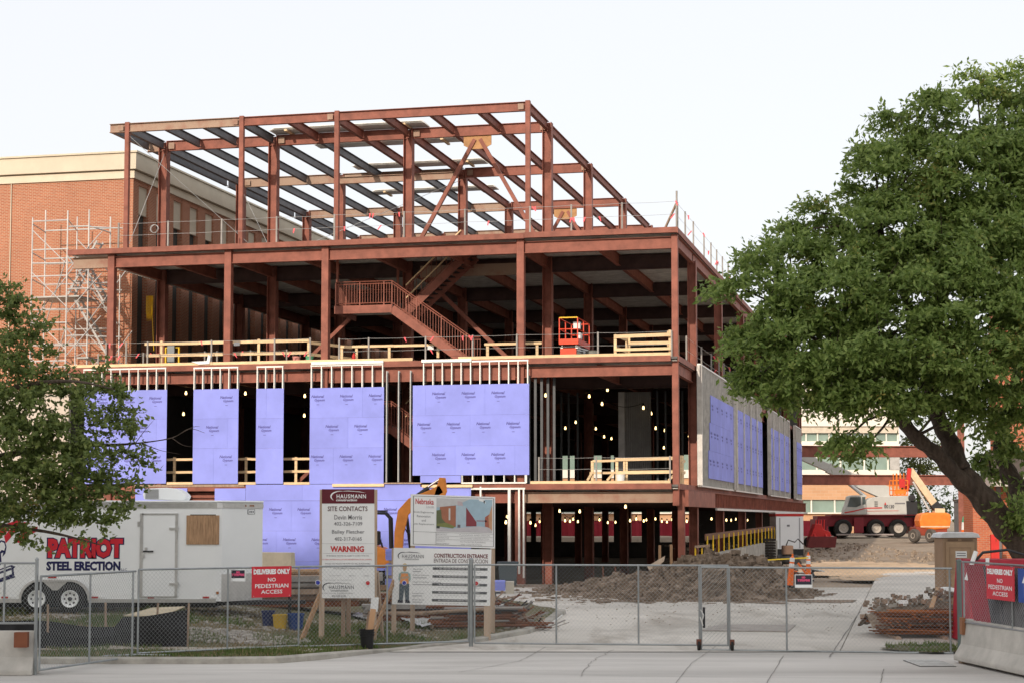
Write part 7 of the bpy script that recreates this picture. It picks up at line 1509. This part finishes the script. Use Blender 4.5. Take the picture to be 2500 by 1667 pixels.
# background trees between the buildings
for k, (px, py, r, Y, lab) in enumerate(((2240, 1120, 62, 190, 'yellow green tree far behind the link frame'), (2290, 1230, 52, 175, 'dark green tree behind the boom lift'), (2205, 1170, 45, 200, 'mid green tree at the end of the office block'))):
    t = thing('far_tree', lab, 'tree', group='trees beyond the yard'); c = onY(px, py, Y); R_ = r * Y / F
    MB().path([(c[0], Y, 1.0), (c[0] + .1, Y, c[2] - R_ * .5), (c[0] + .3, Y, c[2])], .2, 6, [.25, .18, .06]).obj('trunk', BARK, t)
    bb = [(c + Vector((rnd.gauss(0, R_ * .55), rnd.gauss(0, R_ * .4), rnd.gauss(0, R_ * .5))), R_ * .45, 1) for _ in range(14)]
    leaves('crown', leafmat('far_leaf_%d' % k, (.05, .075, .018) if k != 1 else (.03, .055, .016), (.14, .15, .03) if k == 0 else (.075, .11, .03), (.2, .16, .04)), t, bb, .42, 90, 20 + k, clump=.9)
# potted shrub by the crane
# ------------------------------------------------------------------ grass, weeds, gravel
def blades(name, label, m, n, pos, h0, h1, seed):
    g = random.Random(seed); vs = []; fs = []
    for _ in range(n):
        p = pos(g)
        if p is None: continue
        x, y, z = p; h = g.uniform(h0, h1); a = g.uniform(0, 6.28); w = .011 + .006 * g.random(); lx_ = g.gauss(0, .35) * h; ly_ = g.gauss(0, .35) * h; k = len(vs)
        vs += [(x - w * math.cos(a), y - w * math.sin(a), z), (x + w * math.cos(a), y + w * math.sin(a), z), (x + lx_, y + ly_, z + h)]; fs.append((k, k + 1, k + 2))
    o = MB().add(vs, fs).obj(name, m); return tag(o, label, 'grass', kind='stuff')
GR1 = mat('grass_green', (.075, .13, .028), .7, var=.35, scale=1.2, col2=(.135, .155, .045)); GR2 = mat('grass_dry', (.26, .20, .11), .8, var=.3, scale=2)
def patch(X, Y): return math.sin(1.3 * X + .4) + math.sin(2.1 * Y - .7 * X) + .7 * math.sin(3.7 * X + 1.9 * Y)
def on_lawn(g, thr, band=None):
    Y = g.uniform(36.7, 47.5) if band is None else g.uniform(*band); X = g.uniform(-13.5, 1.3)
    if not in_lawn(X, Y) or patch(X, Y) < thr: return None
    return (X, Y, hl(X, Y) - .01)
blades('grass', 'short green grass on the bank behind the fence', GR1, 34000, lambda g: on_lawn(g, -.2, (37.6, 43.4)), .04, .13, 1)
blades('grass', 'bright green grass strip along the kerb beside the street', GR1, 9000, lambda g: on_lawn(g, -1.2, (36.75, 38.4)), .03, .09, 2)
blades('grass', 'tall weeds under the trailer and signs', GR1, 9000, lambda g: on_lawn(g, .4, (42.2, 45.4)), .1, .28, 3)
blades('grass', 'dry tan grass mixed through the bank', GR2, 16000, lambda g: on_lawn(g, -3, (36.8, 47)) if g.random() < .7 else None, .03, .12, 4)
blades('grass', 'green weeds beside the storm drain', GR1, 1500, lambda g: (lambda X, Y: (X, Y, hb(X, Y) + .04) if ((X - 9.2) / .9) ** 2 + ((Y - 40.2) / 1.2) ** 2 < 1 and patch(X * 2, Y * 2) > -.4 else None)(g.uniform(8.2, 10.1), g.uniform(39, 41.5)), .04, .14, 6)
def gravel(name, label, m, n, pos, s0, s1, seed):
    g = random.Random(seed); mb = MB()
    for _ in range(n):
        p = pos(g)
        if p is None: continue
        s = g.uniform(s0, s1); k = CLOD[g.randrange(6)]; c, sn = math.cos(g.random() * 6), math.sin(g.random() * 6)
        mb.add([(p[0] + s * (a * c - b * sn), p[1] + s * (a * sn + b * c), p[2] + s * d) for a, b, d in k.v], k.f)
    return tag(mb.obj(name, m), label, 'gravel', kind='stuff')
STONE = mat('stone', (.44, .41, .37), .85, var=.3, scale=14)
gravel('gravel', 'patch of pale gravel between the silt fence and the signs', STONE, 2600, lambda g: (lambda X, Y: (X, Y, hl(X, Y)) if ((X + 6.3) / 1.6) ** 2 + ((Y - 40.9) / 1.1) ** 2 < 1 + .35 * patch(X, Y) * .5 else None)(g.uniform(-8.6, -3.8), g.uniform(39.4, 42.4)), .04, .1, 8)
gravel('gravel', 'pale stones scattered on the bank around the timber piles', STONE, 2400, lambda g: (lambda X, Y: (X, Y, hl(X, Y)) if in_lawn(X, Y) and patch(X * 1.3, Y) > -.4 else None)(g.uniform(-12, .5), g.uniform(42.3, 48)), .03, .09, 9)
gravel('gravel', 'small stones and crumbs of earth spilt on the driveway', mat('crumbs', (.30, .25, .19), .9, var=.3, scale=9), 500, lambda g: (lambda X, Y: (X, Y, hb(X, Y) + .012) if X > edgeL(Y) + .1 else None)(g.uniform(-1, 13), 40.5 + 17 * g.random() ** .35), .012, .035, 10)
gravel('gravel', 'loose stones scattered on the far yard', mat('yard_stones', (.33, .27, .21), .9, var=.3, scale=6), 900, lambda g: (lambda X, Y: (X, Y, hb(X, Y) - .06))(g.uniform(10, 24), g.uniform(75, 125)), .05, .2, 11)
